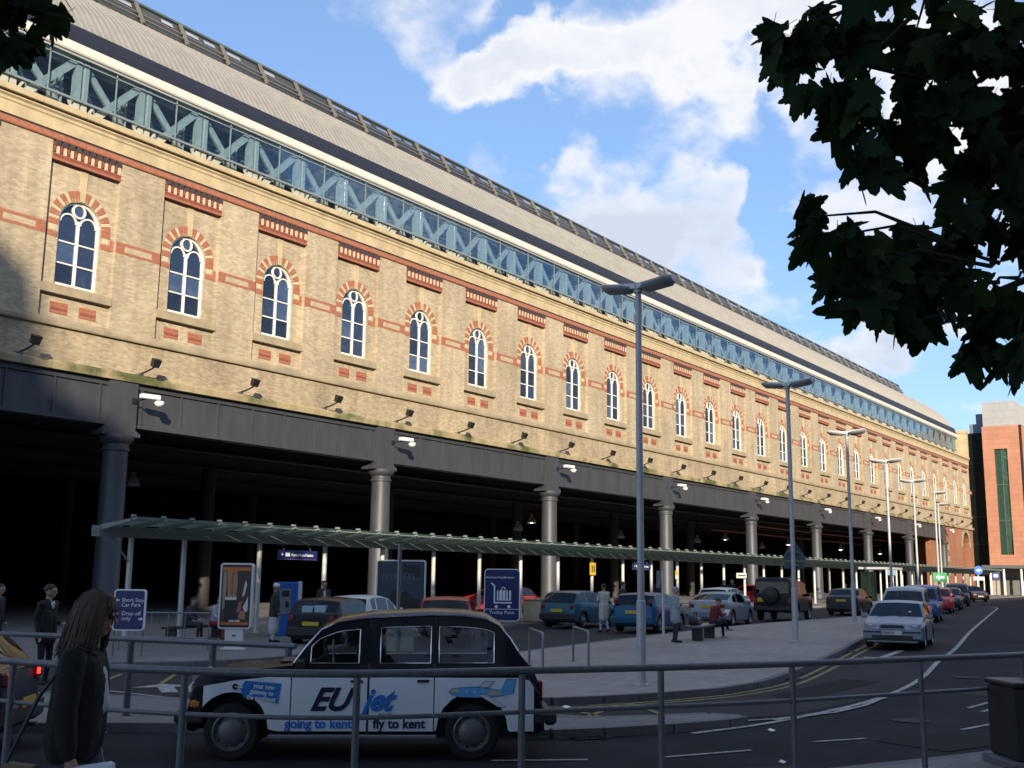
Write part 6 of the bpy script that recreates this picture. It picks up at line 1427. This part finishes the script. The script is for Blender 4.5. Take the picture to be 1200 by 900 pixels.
    if cap is None or hairlen:
        mb = MB(); mb.T = Rm; vs = []; fs = []; nn, mm = 20, 12
        for i in range(mm+1):
            for k in range(nn):
                th = PI*.62*i/mm; ph = 2*PI*k/nn; f = math.cos(ph)
                lim = PI*(.36 if f > .35 else (.50 if f > -.1 else .62)); th = lim*i/mm
                x, y, z = math.sin(th)*math.cos(ph), math.sin(th)*math.sin(ph), math.cos(th); wv = 1+.02*math.sin(ph*7+i)
                vs.append((-.012+.112*x*wv, .097*y*wv, .035+.098*z*wv))
        for i in range(mm):
            for k in range(nn): fs.append((i*nn+k, i*nn+(k+1) % nn, (i+1)*nn+(k+1) % nn, (i+1)*nn+k))
        mb.faces(vs, fs)
        if hairlen:
            # long strands falling round the sides and back
            rnd = random.Random(4)
            for k in range(520):
                ph = rnd.uniform(-PI, PI); front = abs(ph) < .85; cp_, sp_ = math.cos(ph), math.sin(ph); fl = rnd.uniform(.96, 1.10); wv = lambda q=.012: rnd.uniform(-q, q)
                L = hairlen*rnd.uniform(.7, 1.05); top = V((-.02+.035*cp_, .03*sp_, .137+wv(.004)))
                pts = [top, V((-.012+.088*cp_, .075*sp_, .108+wv(.006))), V((-.012+.116*cp_*fl, .100*sp_*fl, .045+wv(.006)))]
                if front: pts.append(V((.080+wv(.012), .090*sp_*1.3, .060+wv(.014))))
                else: pts += [V((-.016+.119*cp_*fl+wv(), .106*sp_*fl, -.035)), V((-.022+.118*cp_*fl+wv(.018), .110*sp_*fl+wv(), -.035-L*.5)), V((-.03+.118*cp_*fl+wv(.03), .108*sp_*fl+wv(.02), -.035-L))]
                mb.tube(pts, ([.004, .006, .006, .002] if front else [.004, .0065, .007, .0065, .005, .001]), 4)
        mb.build('hair', mh, t, smooth=60)
    if cap is not None:
        mb = MB(); mb.T = Rm; mb.lathe([(.098, .045), (.102, .075), (.094, .12), (.07, .14), (.01, .146)], 20, c=(-.008, 0, 0)); mb.build('cap', cmat(cap), t, smooth=50)
    if beard:
        mb = MB(); mb.T = Rm; mb.ball((.055, 0, -.085), (.05, .055, .065), n=12, m=8); mb.build('beard', mh, t, smooth=60)
    if not detail:
        for s_ in (1, -1): mb = MB(); mb.T = Rm; mb.ball((.093, s_*.032, .012), (.012, .014, .009), n=8, m=6); mb.build('eye', m_black, t, smooth=60)
    return t, Rm
STYLE = {}
DK = (.012, .012, .014)
# 1. woman in the foreground, walking to the right
STYLE['skirt'] = (.06, .085, .12)
wpose = dict(hipL=(0, .09, .93), kneeL=(.14, .09, .52), ankleL=(.02, .09, .12), toeL=(.18, .10, .05), hipR=(0, -.09, .93), kneeR=(-.04, -.09, .50), ankleR=(-.22, -.09, .12), toeR=(-.08, -.1, .035), chest=(.01, 0, 1.25), neck=(.025, 0, 1.455), head=(.055, 0, 1.625),
     shoL=(0, .175, 1.39), elbL=(-.02, .25, 1.11), wriL=(.02, .26, .87), handL=(.05, .25, .775), shoR=(.0, -.18, 1.39), elbR=(-.02, -.255, 1.11), wriR=(.05, -.27, .87), handR=(.085, -.265, .775))
wl_, RmW = person('foreground woman with fair hair, sunglasses and black jacket walking right', (3.94, 5.86, NP(3.94, 5.86)), -52, 1.77, top=(.006, .006, .007), bot=(.05, .07, .105), hair=(.075, .055, .036), skin=(.36, .20, .15), pose=wpose, voxel=.0075, hairlen=.26, detail=True,
    coat=[((-.02, .06, .92), (0, .07, 1.3), .150, .135, 1), ((-.02, -.06, .92), (0, -.07, 1.3), .150, .135, 1), ((.02, .05, .96), (.035, .05, 1.25), .12, .11, 1), ((.02, -.05, .96), (.035, -.05, 1.25), .12, .11, 1), ((-.04, 0, 1.1), (-.03, 0, 1.35), .12, .11, 1), ((.0, .19, 1.38), (-.02, .25, 1.12), .075, .07, 1), ((-.02, .25, 1.12), (.015, .26, .92), .068, .055, 1), ((.0, -.19, 1.38), (.0, -.25, 1.12), .075, .07, 1), ((.0, -.25, 1.12), (.035, -.265, .92), .068, .055, 1), ((.095, 0, 1.30), (.118, 0, 1.12), .045, .05, 6)])
mb = MB(); mb.T = RmW
for s_ in (1, -1): mb.ball((.098, s_*.036, .014), (.014, .032, .022), n=12, m=8); mb.tube([(.09, s_*.068, .02), (-.02, s_*.092, .022)], .005, 6)
mb.tube([(.105, -.01, .02), (.105, .01, .02)], .005, 6); mb.build('sunglasses', mat('dark_lens', (.008, .008, .01), .15), wl_, smooth=50)
t = thing('paper_bag', 'white paper bag held in the hand of the foreground woman', 'bag', (3.94, 5.86, NP(3.94, 5.86)), rad(-52)); mb = MB(); mb.T = Matrix.Translation((.17, -.265, .60)) @ Matrix.Rotation(rad(-8), 4, 'Y'); mb.box((-.07, -.05, 0), (.15, .05, .24), bev=.015); mb.build('bag', mat('paper_white', (.62, .66, .72), .7), t)
t = thing('shoulder_bag', 'pale brown shoulder bag hanging at the hip of the foreground woman', 'bag', (3.94, 5.86, NP(3.94, 5.86)), rad(-52)); mb = MB(); mb.prism([(-.36, .52), (-.08, .52), (-.12, .84), (-.28, .86)], -.34, -.26); mb.build('bag', mat('bag_tan', (.20, .15, .10), .7, var=.2), t)
mb = MB(); mb.tube([(-.28, -.30, .85), (-.15, -.25, 1.2), (.02, -.19, 1.475), (.09, -.05, 1.42)], .012, 6); mb.build('strap', m_blk, t)
STYLE['skirt'] = (.55, .55, .55)
# 2, 3. dark-suited men on the left
tl, _ = person('man in dark suit and white collar behind the railings at the left', (11.95, 19.0, .12), -75, 1.80, top=DK, bot=DK, skin=(.45, .28, .2), coat=[((0, .05, .80), (0, .06, 1.2), .15, .14, 1), ((0, -.05, .80), (0, -.06, 1.2), .15, .14, 1), ((.10, 0, 1.36), (.115, 0, 1.43), .035, .03, 6)], pose=dict(_yaw=.5, wriL=(.2, .16, 1.05), handL=(.28, .1, 1.06)))
person('dim figure in dark clothes standing at the far left behind the suited man', (14.2, 24.6, .12), -60, 1.75, top=(.02, .02, .022), bot=DK)
# 4, 5. seated pair at the canopy
SIT = dict(pelvis=(0, 0, .52), hipL=(0, .09, .50), hipR=(0, -.09, .50), kneeL=(.42, .11, .50), kneeR=(.42, -.11, .50), ankleL=(.44, .11, .09), ankleR=(.40, -.11, .09), toeL=(.60, .12, .035), toeR=(.56, -.12, .035), chest=(.06, 0, .86), neck=(.12, 0, 1.05), head=(.17, 0, 1.21), shoL=(.09, .18, 1.0), shoR=(.09, -.18, 1.0), elbL=(.16, .24, .75), elbR=(.16, -.24, .75), wriL=(.36, .14, .66), wriR=(.36, -.14, .66), handL=(.45, .1, .64), handR=(.45, -.1, .64))
person('person in dark clothes sitting by the second canopy post', (22.3, 28.0, PK(22, 28)), -60, 1.72, top=(.05, .05, .06), bot=(.03, .03, .04), pose=SIT, shoe=(.4, .4, .4))
person('person in white top and red trousers sitting left of the poster board', (23.1, 27.7, PK(23, 27)), -75, 1.72, top=(.42, .43, .45), bot=(.30, .02, .04), pose=SIT)
t = thing('low_bench', 'dark low bench under the canopy with two people sitting', 'bench', (22.7, 28.0, PK(22.7, 28)), rad(15)); mb = MB(); mb.box((-1.3, -.1, .36), (1.5, .35, .42), bev=.01); mb.build('seat', m_blk, t)
for x in (-1.1, 1.2): mb = MB(); mb.box((x-.05, -.05, 0), (x+.05, .3, .359)); mb.build('leg', m_blk, t)
# 6. bearded man in cap and robe
STYLE['skirt'] = (.50, .50, .52)
person('bearded man in white cap, dark jacket and white robe beside the ticket machine', (23.35, 25.3, PK(23, 25.5)), -30, 1.72, top=(.03, .03, .028), bot=(.5, .5, .52), skin=(.28, .16, .10), hair=(.12, .11, .10), cap=(.62, .62, .62), beard=True, skirt=[(.86, .14, .35, .155)], pose=dict(_yaw=.1), coat=[((0, .05, .82), (0, .06, 1.25), .155, .14, 1), ((0, -.05, .82), (0, -.06, 1.25), .155, .14, 1)])
# 7. man by the canopy
person('man in open dark coat and white shirt right of the ticket machine', (27.3, 27.2, PK(27.3, 27)), -120, 1.74, top=(.045, .042, .04), bot=DK, hair=(.012, .01, .01), coat=[((0, .06, .75), (0, .06, 1.2), .15, .14, 1), ((0, -.06, .75), (0, -.06, 1.2), .15, .14, 1), ((.115, 0, 1.0), (.12, 0, 1.38), .045, .04, 6)])
# 8. robed man walking away
STYLE['skirt'] = (.50, .47, .42)
person('man in a long cream tunic walking past the teal hatchback', (35.4, 20.95, zg(35.4)+.004), 60, 1.74, top=(.50, .47, .42), bot=(.38, .45, .55), skin=(.25, .14, .09), hair=(.012, .01, .01), skirt=[(1.0, .14, .52, .15)], pose=dict(kneeL=(.10, .09, .5), ankleL=(.08, .09, .08), toeL=(.25, .1, .035), kneeR=(-.02, -.09, .5), ankleR=(-.16, -.09, .12), toeR=(-.02, -.1, .04), elbL=(.06, .24, 1.15), wriL=(.24, .10, 1.12), handL=(.3, .04, 1.12), elbR=(.06, -.24, 1.15), wriR=(.24, -.10, 1.12), handR=(.3, -.04, 1.12)))
person('dark haired man in a dark top standing between the two blue hatchbacks', (40.2, 22.9, zg(40)), -30, 1.76, top=(.03, .03, .03), bot=DK)
# 10. woman in the grey coat
STYLE['skirt'] = (.30, .33, .36)
gw, _ = person('grey haired woman in pale grey coat standing left of the bench', (30.4, 15.5, PK(30.4, 15.5)), -42, 1.64, top=(.30, .33, .36), bot=(.025, .03, .045), hair=(.30, .28, .26), skirt=[(1.0, .14, .72, .15)], pose=dict(elbL=(.03, .24, 1.14), wriL=(.22, .2, 1.02), handL=(.30, .18, 1.0), elbR=(.03, -.24, 1.14), wriR=(.22, -.2, 1.02), handR=(.30, -.18, 1.0)))
t = thing('handbag', 'black handbag on the end of the bench beside the grey coated woman', 'bag', (31.35, 15.3, PK(31.3, 15.3)+.46), rad(12)); mb = MB(); mb.box((-.28, -.14, 0), (.28, .14, .26), bev=.06); mb.build('bag', m_blk, t, smooth=50); mb = MB(); mb.tube([(-.16, 0, .24), (-.12, 0, .42), (.12, 0, .42), (.16, 0, .24)], .014, 6); mb.build('handle', m_blk, t); mb = MB(); mb.box((-.05, -.155, .1), (.05, -.141, .16)); mb.build('clasp', m_chrome, t)
# 11. seated on the bench
s2 = dict(SIT); s2.update(head=(.20, 0, 1.19), _yaw=.0, kneeR=(.43, -.03, .55), ankleR=(.62, .10, .33), toeR=(.80, .1, .30), wriL=(.40, .05, .80), handL=(.48, .02, .82), wriR=(.40, -.05, .80), handR=(.48, -.02, .82))
person('person in dark red top and black trousers sitting on the bench', (33.05, 15.5, PK(33, 15.5)-.03), -32, 1.72, top=(.14, .012, .018), bot=DK, hair=(.05, .025, .015), pose=s2, shoe=(.25, .25, .25))
t = thing('magazine', 'folded pale magazine held by the person sitting on the bench', 'magazine', (33.05, 15.5, PK(33, 15.5)-.03), rad(-32)); mb = MB(); mb.T = Matrix.Translation((.5, 0, .82)) @ Matrix.Rotation(rad(-60), 4, 'Y'); mb.box((-.1, -.14, 0), (.12, .14, .01)); mb.build('pages', m_signwhite, t)
# 12.. heads beyond the cars
person('man in dark clothes standing beyond the white hatchback, left of a pair', (58.2, 26.6, PK(58, 26)-.0), 200, 1.64, top=DK, bot=DK, hair=(.05, .03, .02), voxel=.016)
person('person in dark clothes standing beyond the white hatchback, right of a pair', (59.3, 26.6, PK(59, 26)), 190, 1.70, top=DK, bot=DK, voxel=.016)
person('person with a white collar standing behind the blue hatchback roof', (49.6, 26.2, PK(49, 26)), 180, 1.74, top=(.03, .02, .02), bot=DK, skin=(.3, .17, .12), voxel=.016, coat=[((.10, 0, 1.34), (.115, 0, 1.42), .04, .035, 6)])

# ------------------------------------------------------------------ trees overhead
def leaf_mesh():
    """palmate plane-tree leaf, about 1 wide, five toothed lobes folded along the midribs"""
    lobes = [(-2.05, .46), (-1.12, .74), (0, 1.0), (1.12, .74), (2.05, .46)]
    ring = []
    for i, (a, L) in enumerate(lobes):
        for da, f in ((-.40, .60), (-.30, .77), (-.22, .72), (-.12, .90), (0, 1.0), (.12, .90), (.22, .72), (.30, .77), (.40, .60)):
            ring.append((a+da*(1 if i != 2 else .95), L*f))
        if i < 4: ring.append(((a+lobes[i+1][0])/2, .44))
    pts = [(0, -.02, 0)]
    for a, r in ring:
        x, y = r*math.sin(a)*.62, r*math.cos(a)*.62+.12
        pts.append((x, y, -.10*(x*x+y*y)+.03*math.cos(a*2.8)*r))
    n = len(ring); fs = [(0, i, i+1) for i in range(1, n)]
    return pts, fs
LP_, LF_ = leaf_mesh()
def leaf_material(name, c):
    m = mat(name, c, .65, var=.3, vscale=5, spec=.15); n = m.node_tree.nodes; l = m.node_tree.links; b = n['Principled BSDF']
    tr = n.new('ShaderNodeBsdfTranslucent'); tr.inputs[0].default_value = (c[0]*1.2, c[1]*1.6, c[2]*.6, 1); ad = n.new('ShaderNodeMixShader'); ad.inputs[0].default_value = .22
    l.new(b.outputs[0], ad.inputs[1]); l.new(tr.outputs[0], ad.inputs[2]); l.new(ad.outputs[0], n['Material Output'].inputs[0]); return m
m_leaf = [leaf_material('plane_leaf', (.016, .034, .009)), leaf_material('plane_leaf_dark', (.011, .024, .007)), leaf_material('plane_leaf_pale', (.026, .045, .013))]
leaf_meshes = []
for m_ in m_leaf:
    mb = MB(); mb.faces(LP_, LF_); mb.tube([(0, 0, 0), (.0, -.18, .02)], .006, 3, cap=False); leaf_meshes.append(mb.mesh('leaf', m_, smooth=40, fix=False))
m_bark = mat('bark', (.032, .028, .022), .9, spec=.1, var=.35, vscale=6, bump=.6, bscale=18)
def overhead_tree(label, base, limbs, clusters, seed, ext=None, size=(.14, .29)):
    rnd = random.Random(seed); t = thing('plane_tree', label, 'tree', (*base, NP(*base))); inv = Matrix.Translation((-base[0], -base[1], -NP(*base)))
    def tp_(o): o.matrix_parent_inverse = inv; return o
    mb = MB(); z0 = NP(*base); mb.tube([(base[0], base[1], z0), (base[0]+.02, base[1], z0+.4), (base[0], base[1]+.03, z0+2.5), (base[0]-.05, base[1], z0+5), (base[0]+.1, base[1]+.1, z0+8.5)], [.26, .21, .18, .15, .06], 14); tr = tp_(mb.build('trunk', m_bark, t, smooth=50))
    for L in limbs:
        mb = MB(); mb.tube(L['p'], L['r'], 8); tp_(mb.build('limb', m_bark, t, smooth=50))
    cnt = 0; extra = MB(); big = []
    for (c, r, n, tw) in clusters:
        if tw is not None and rnd.random() < .6:
            mb = MB(); c_ = V(c); mid = (V(tw)+c_)/2+V((0, 0, .06)); mb.tube([tw, mid, c], [.010, .006, .003], 5); tp_(mb.build('twig', m_bark, t))
        for k in range(n):
            while True:
                p = V((rnd.uniform(-1, 1), rnd.uniform(-1, 1), rnd.uniform(-1, 1)))
                if p.length < 1: break
            pos = V(c)+V((p.x*r[0], p.y*r[1], p.z*r[2])); s_ = rnd.uniform(*size)
            q = Matrix.Rotation(rnd.uniform(0, 2*PI), 3, 'Z').to_quaternion()
            tilt = Matrix.Rotation(rad(rnd.gauss(62, 24)), 3, V((-.58, .8146, 0))).to_quaternion() @ Matrix.Rotation(rad(rnd.gauss(0, 22)), 3, 'X').to_quaternion()
            # leaves droop: tip points outwards and down
            qq = Matrix.Rotation(rad(35.5+rnd.choice((90, -90))+rnd.gauss(0, 40)), 3, 'Z').to_quaternion() @ Matrix.Rotation(rad(rnd.gauss(-72, 22)), 3, 'X').to_quaternion() @ Matrix.Rotation(rad(rnd.gauss(0, 24)), 3, 'Y').to_quaternion() @ Matrix.Rotation(rad(rnd.gauss(0, 45)), 3, 'Z').to_quaternion()
            big.append((pos, s_, qq, rnd.choice((0, 0, 1, 1, 2))))
    rnd.shuffle(big)
    for i, (pos, s_, qq, mi) in enumerate(big):
        if i < 300:
            o = bpy.data.objects.new('leaf', leaf_meshes[mi]); COL.objects.link(o); o.parent = t; tp_(o); o.location = pos; o.rotation_mode = 'QUATERNION'; o.rotation_quaternion = qq; o.scale = (s_,)*3
        else:
            Mx = Matrix.Translation(pos) @ qq.to_matrix().to_4x4() @ Matrix.Scale(s_, 4); extra.T = Mx; extra.faces(LP_, LF_)
    if ext:  # leaf masses out of view, added to darken the street and taxi
        for (c, r, n) in ext:
            for k in range(n):
                p = V([max(-.85, min(.85, rnd.gauss(0, .5))) for _ in range(3)]); pos = V(c)+V((p.x*r[0], p.y*r[1], p.z*r[2]))
                Mx = Matrix.Translation(pos) @ Matrix.Rotation(rnd.uniform(0, 6.28), 4, 'Z') @ Matrix.Rotation(rnd.gauss(0, .7), 4, 'X') @ Matrix.Scale(rnd.uniform(.32, .5), 4); extra.T = Mx; extra.faces(LP_, LF_)
    if extra.f:
        o = tp_(extra.build('crown_and_shade_leaves', m_leaf[1], t, fix=False)); o['kind'] = 'stuff'
    return t
RIGHT = [((3.87, 1.46, 4.20), (0.09, 0.09, 0.13), 15, (4.05, 1.14, 4.41)),
    ((4.13, 1.39, 4.35), (0.12, 0.12, 0.12), 15, (4.28, 1.13, 4.54)),
    ((3.94, 1.18, 4.22), (0.13, 0.13, 0.10), 11, (4.03, 1.00, 4.38)),
    ((4.45, 1.12, 4.37), (0.16, 0.16, 0.14), 18, (4.47, 1.02, 4.58)),
    ((4.17, 0.86, 4.20), (0.15, 0.15, 0.13), 20, (4.13, 0.86, 4.37)),
    ((4.57, 0.78, 4.31), (0.12, 0.12, 0.18), 18, (4.66, 0.70, 4.18)),
    ((3.88, 1.33, 3.98), (0.09, 0.09, 0.05), 7, (4.00, 1.07, 4.27)),
    ((3.87, 1.20, 3.89), (0.11, 0.11, 0.07), 11, (3.94, 1.00, 4.20)),
    ((4.26, 1.15, 3.99), (0.12, 0.12, 0.12), 13, (4.46, 0.86, 4.01)),
    ((4.17, 0.94, 3.92), (0.15, 0.15, 0.13), 20, (4.31, 0.75, 3.93)),
    ((4.70, 0.86, 4.06), (0.14, 0.14, 0.16), 20, (4.78, 0.74, 4.09)),
    ((3.84, 1.14, 3.66), (0.09, 0.09, 0.06), 7, (4.04, 0.82, 3.77)),
    ((4.20, 1.12, 3.78), (0.09, 0.09, 0.07), 7, (4.38, 0.84, 3.89)),
    ((4.49, 0.90, 3.77), (0.12, 0.12, 0.10), 15, (4.56, 0.74, 3.91)),
    ((4.37, 0.76, 3.63), (0.07, 0.07, 0.09), 10, (4.43, 0.71, 3.48)),
    ((3.65, 1.31, 3.40), (0.05, 0.05, 0.08), 6, (3.94, 0.93, 3.33)),
    ((3.82, 1.26, 3.37), (0.09, 0.09, 0.04), 6, (4.07, 0.92, 3.33)),
    ((4.01, 1.36, 3.29), (0.09, 0.09, 0.03), 6, (4.27, 0.98, 3.33)),
    ((4.00, 1.21, 3.28), (0.11, 0.11, 0.07), 13, (4.21, 0.91, 3.31)),
    ((4.25, 1.15, 3.47), (0.08, 0.08, 0.05), 7, (4.44, 0.89, 3.43)),
    ((4.21, 1.10, 3.26), (0.11, 0.11, 0.09), 13, (4.36, 0.86, 3.32)),
    ((4.47, 1.01, 3.47), (0.10, 0.10, 0.07), 9, (4.60, 0.84, 3.44)),
    ((4.26, 0.94, 3.52), (0.07, 0.07, 0.04), 5, (4.39, 0.79, 3.43)),
    ((3.92, 1.19, 3.14), (0.06, 0.06, 0.05), 6, (4.11, 0.89, 3.23)),
    ((4.20, 1.15, 3.13), (0.10, 0.10, 0.05), 7, (4.36, 0.89, 3.26)),
    ((4.38, 1.07, 3.16), (0.08, 0.08, 0.05), 6, (4.50, 0.86, 3.29)),
    ((4.26, 0.88, 3.14), (0.07, 0.07, 0.08), 9, (4.33, 0.76, 3.25)),
    ((4.43, 0.81, 3.20), (0.06, 0.06, 0.06), 7, (4.46, 0.73, 3.29)),
    ((4.28, 0.90, 3.00), (0.09, 0.09, 0.05), 7, (4.34, 0.76, 3.18)),
    ((4.25, 0.78, 2.95), (0.04, 0.04, 0.06), 7, (4.26, 0.70, 3.14)),
    ((4.35, 1.05, 3.32), (0.08, 0.08, 0.07), 6, (4.48, 0.85, 3.36)),
    ((4.57, 0.85, 3.54), (0.09, 0.09, 0.06), 6, (4.64, 0.77, 3.47)),
    ((4.60, 0.64, 4.10), (0.14, 0.14, 0.31), 18, (4.61, 0.63, 4.06)),
    ((4.57, 0.68, 3.52), (0.12, 0.12, 0.23), 15, (4.58, 0.68, 3.45)),
    ((4.53, 0.70, 3.10), (0.10, 0.10, 0.13), 10, (4.50, 0.68, 3.25)),
    ((4.33, 1.05, 4.57), (0.39, 0.39, 0.07), 13, (4.37, 0.98, 4.63))]
LEFT = [((2.54, 4.73, 4.75), (0.11, 0.11, 0.06), 11, (2.43, 4.86, 4.86)),
    ((2.65, 4.77, 4.67), (0.07, 0.07, 0.04), 6, (2.50, 4.93, 4.85)),
    ((2.45, 4.59, 4.50), (0.05, 0.05, 0.04), 7, (2.33, 4.69, 4.69)),
    ((2.65, 4.59, 4.73), (0.04, 0.04, 0.03), 3, (2.47, 4.80, 4.85)),
    ((2.62, 4.46, 4.69), (0.03, 0.03, 0.03), 2, (2.44, 4.68, 4.81)),
    ((2.44, 4.89, 4.71), (0.12, 0.12, 0.16), 10, (2.38, 4.93, 4.85)),
    ((2.53, 4.71, 4.90), (0.20, 0.20, 0.06), 9, (2.42, 4.85, 4.93))]
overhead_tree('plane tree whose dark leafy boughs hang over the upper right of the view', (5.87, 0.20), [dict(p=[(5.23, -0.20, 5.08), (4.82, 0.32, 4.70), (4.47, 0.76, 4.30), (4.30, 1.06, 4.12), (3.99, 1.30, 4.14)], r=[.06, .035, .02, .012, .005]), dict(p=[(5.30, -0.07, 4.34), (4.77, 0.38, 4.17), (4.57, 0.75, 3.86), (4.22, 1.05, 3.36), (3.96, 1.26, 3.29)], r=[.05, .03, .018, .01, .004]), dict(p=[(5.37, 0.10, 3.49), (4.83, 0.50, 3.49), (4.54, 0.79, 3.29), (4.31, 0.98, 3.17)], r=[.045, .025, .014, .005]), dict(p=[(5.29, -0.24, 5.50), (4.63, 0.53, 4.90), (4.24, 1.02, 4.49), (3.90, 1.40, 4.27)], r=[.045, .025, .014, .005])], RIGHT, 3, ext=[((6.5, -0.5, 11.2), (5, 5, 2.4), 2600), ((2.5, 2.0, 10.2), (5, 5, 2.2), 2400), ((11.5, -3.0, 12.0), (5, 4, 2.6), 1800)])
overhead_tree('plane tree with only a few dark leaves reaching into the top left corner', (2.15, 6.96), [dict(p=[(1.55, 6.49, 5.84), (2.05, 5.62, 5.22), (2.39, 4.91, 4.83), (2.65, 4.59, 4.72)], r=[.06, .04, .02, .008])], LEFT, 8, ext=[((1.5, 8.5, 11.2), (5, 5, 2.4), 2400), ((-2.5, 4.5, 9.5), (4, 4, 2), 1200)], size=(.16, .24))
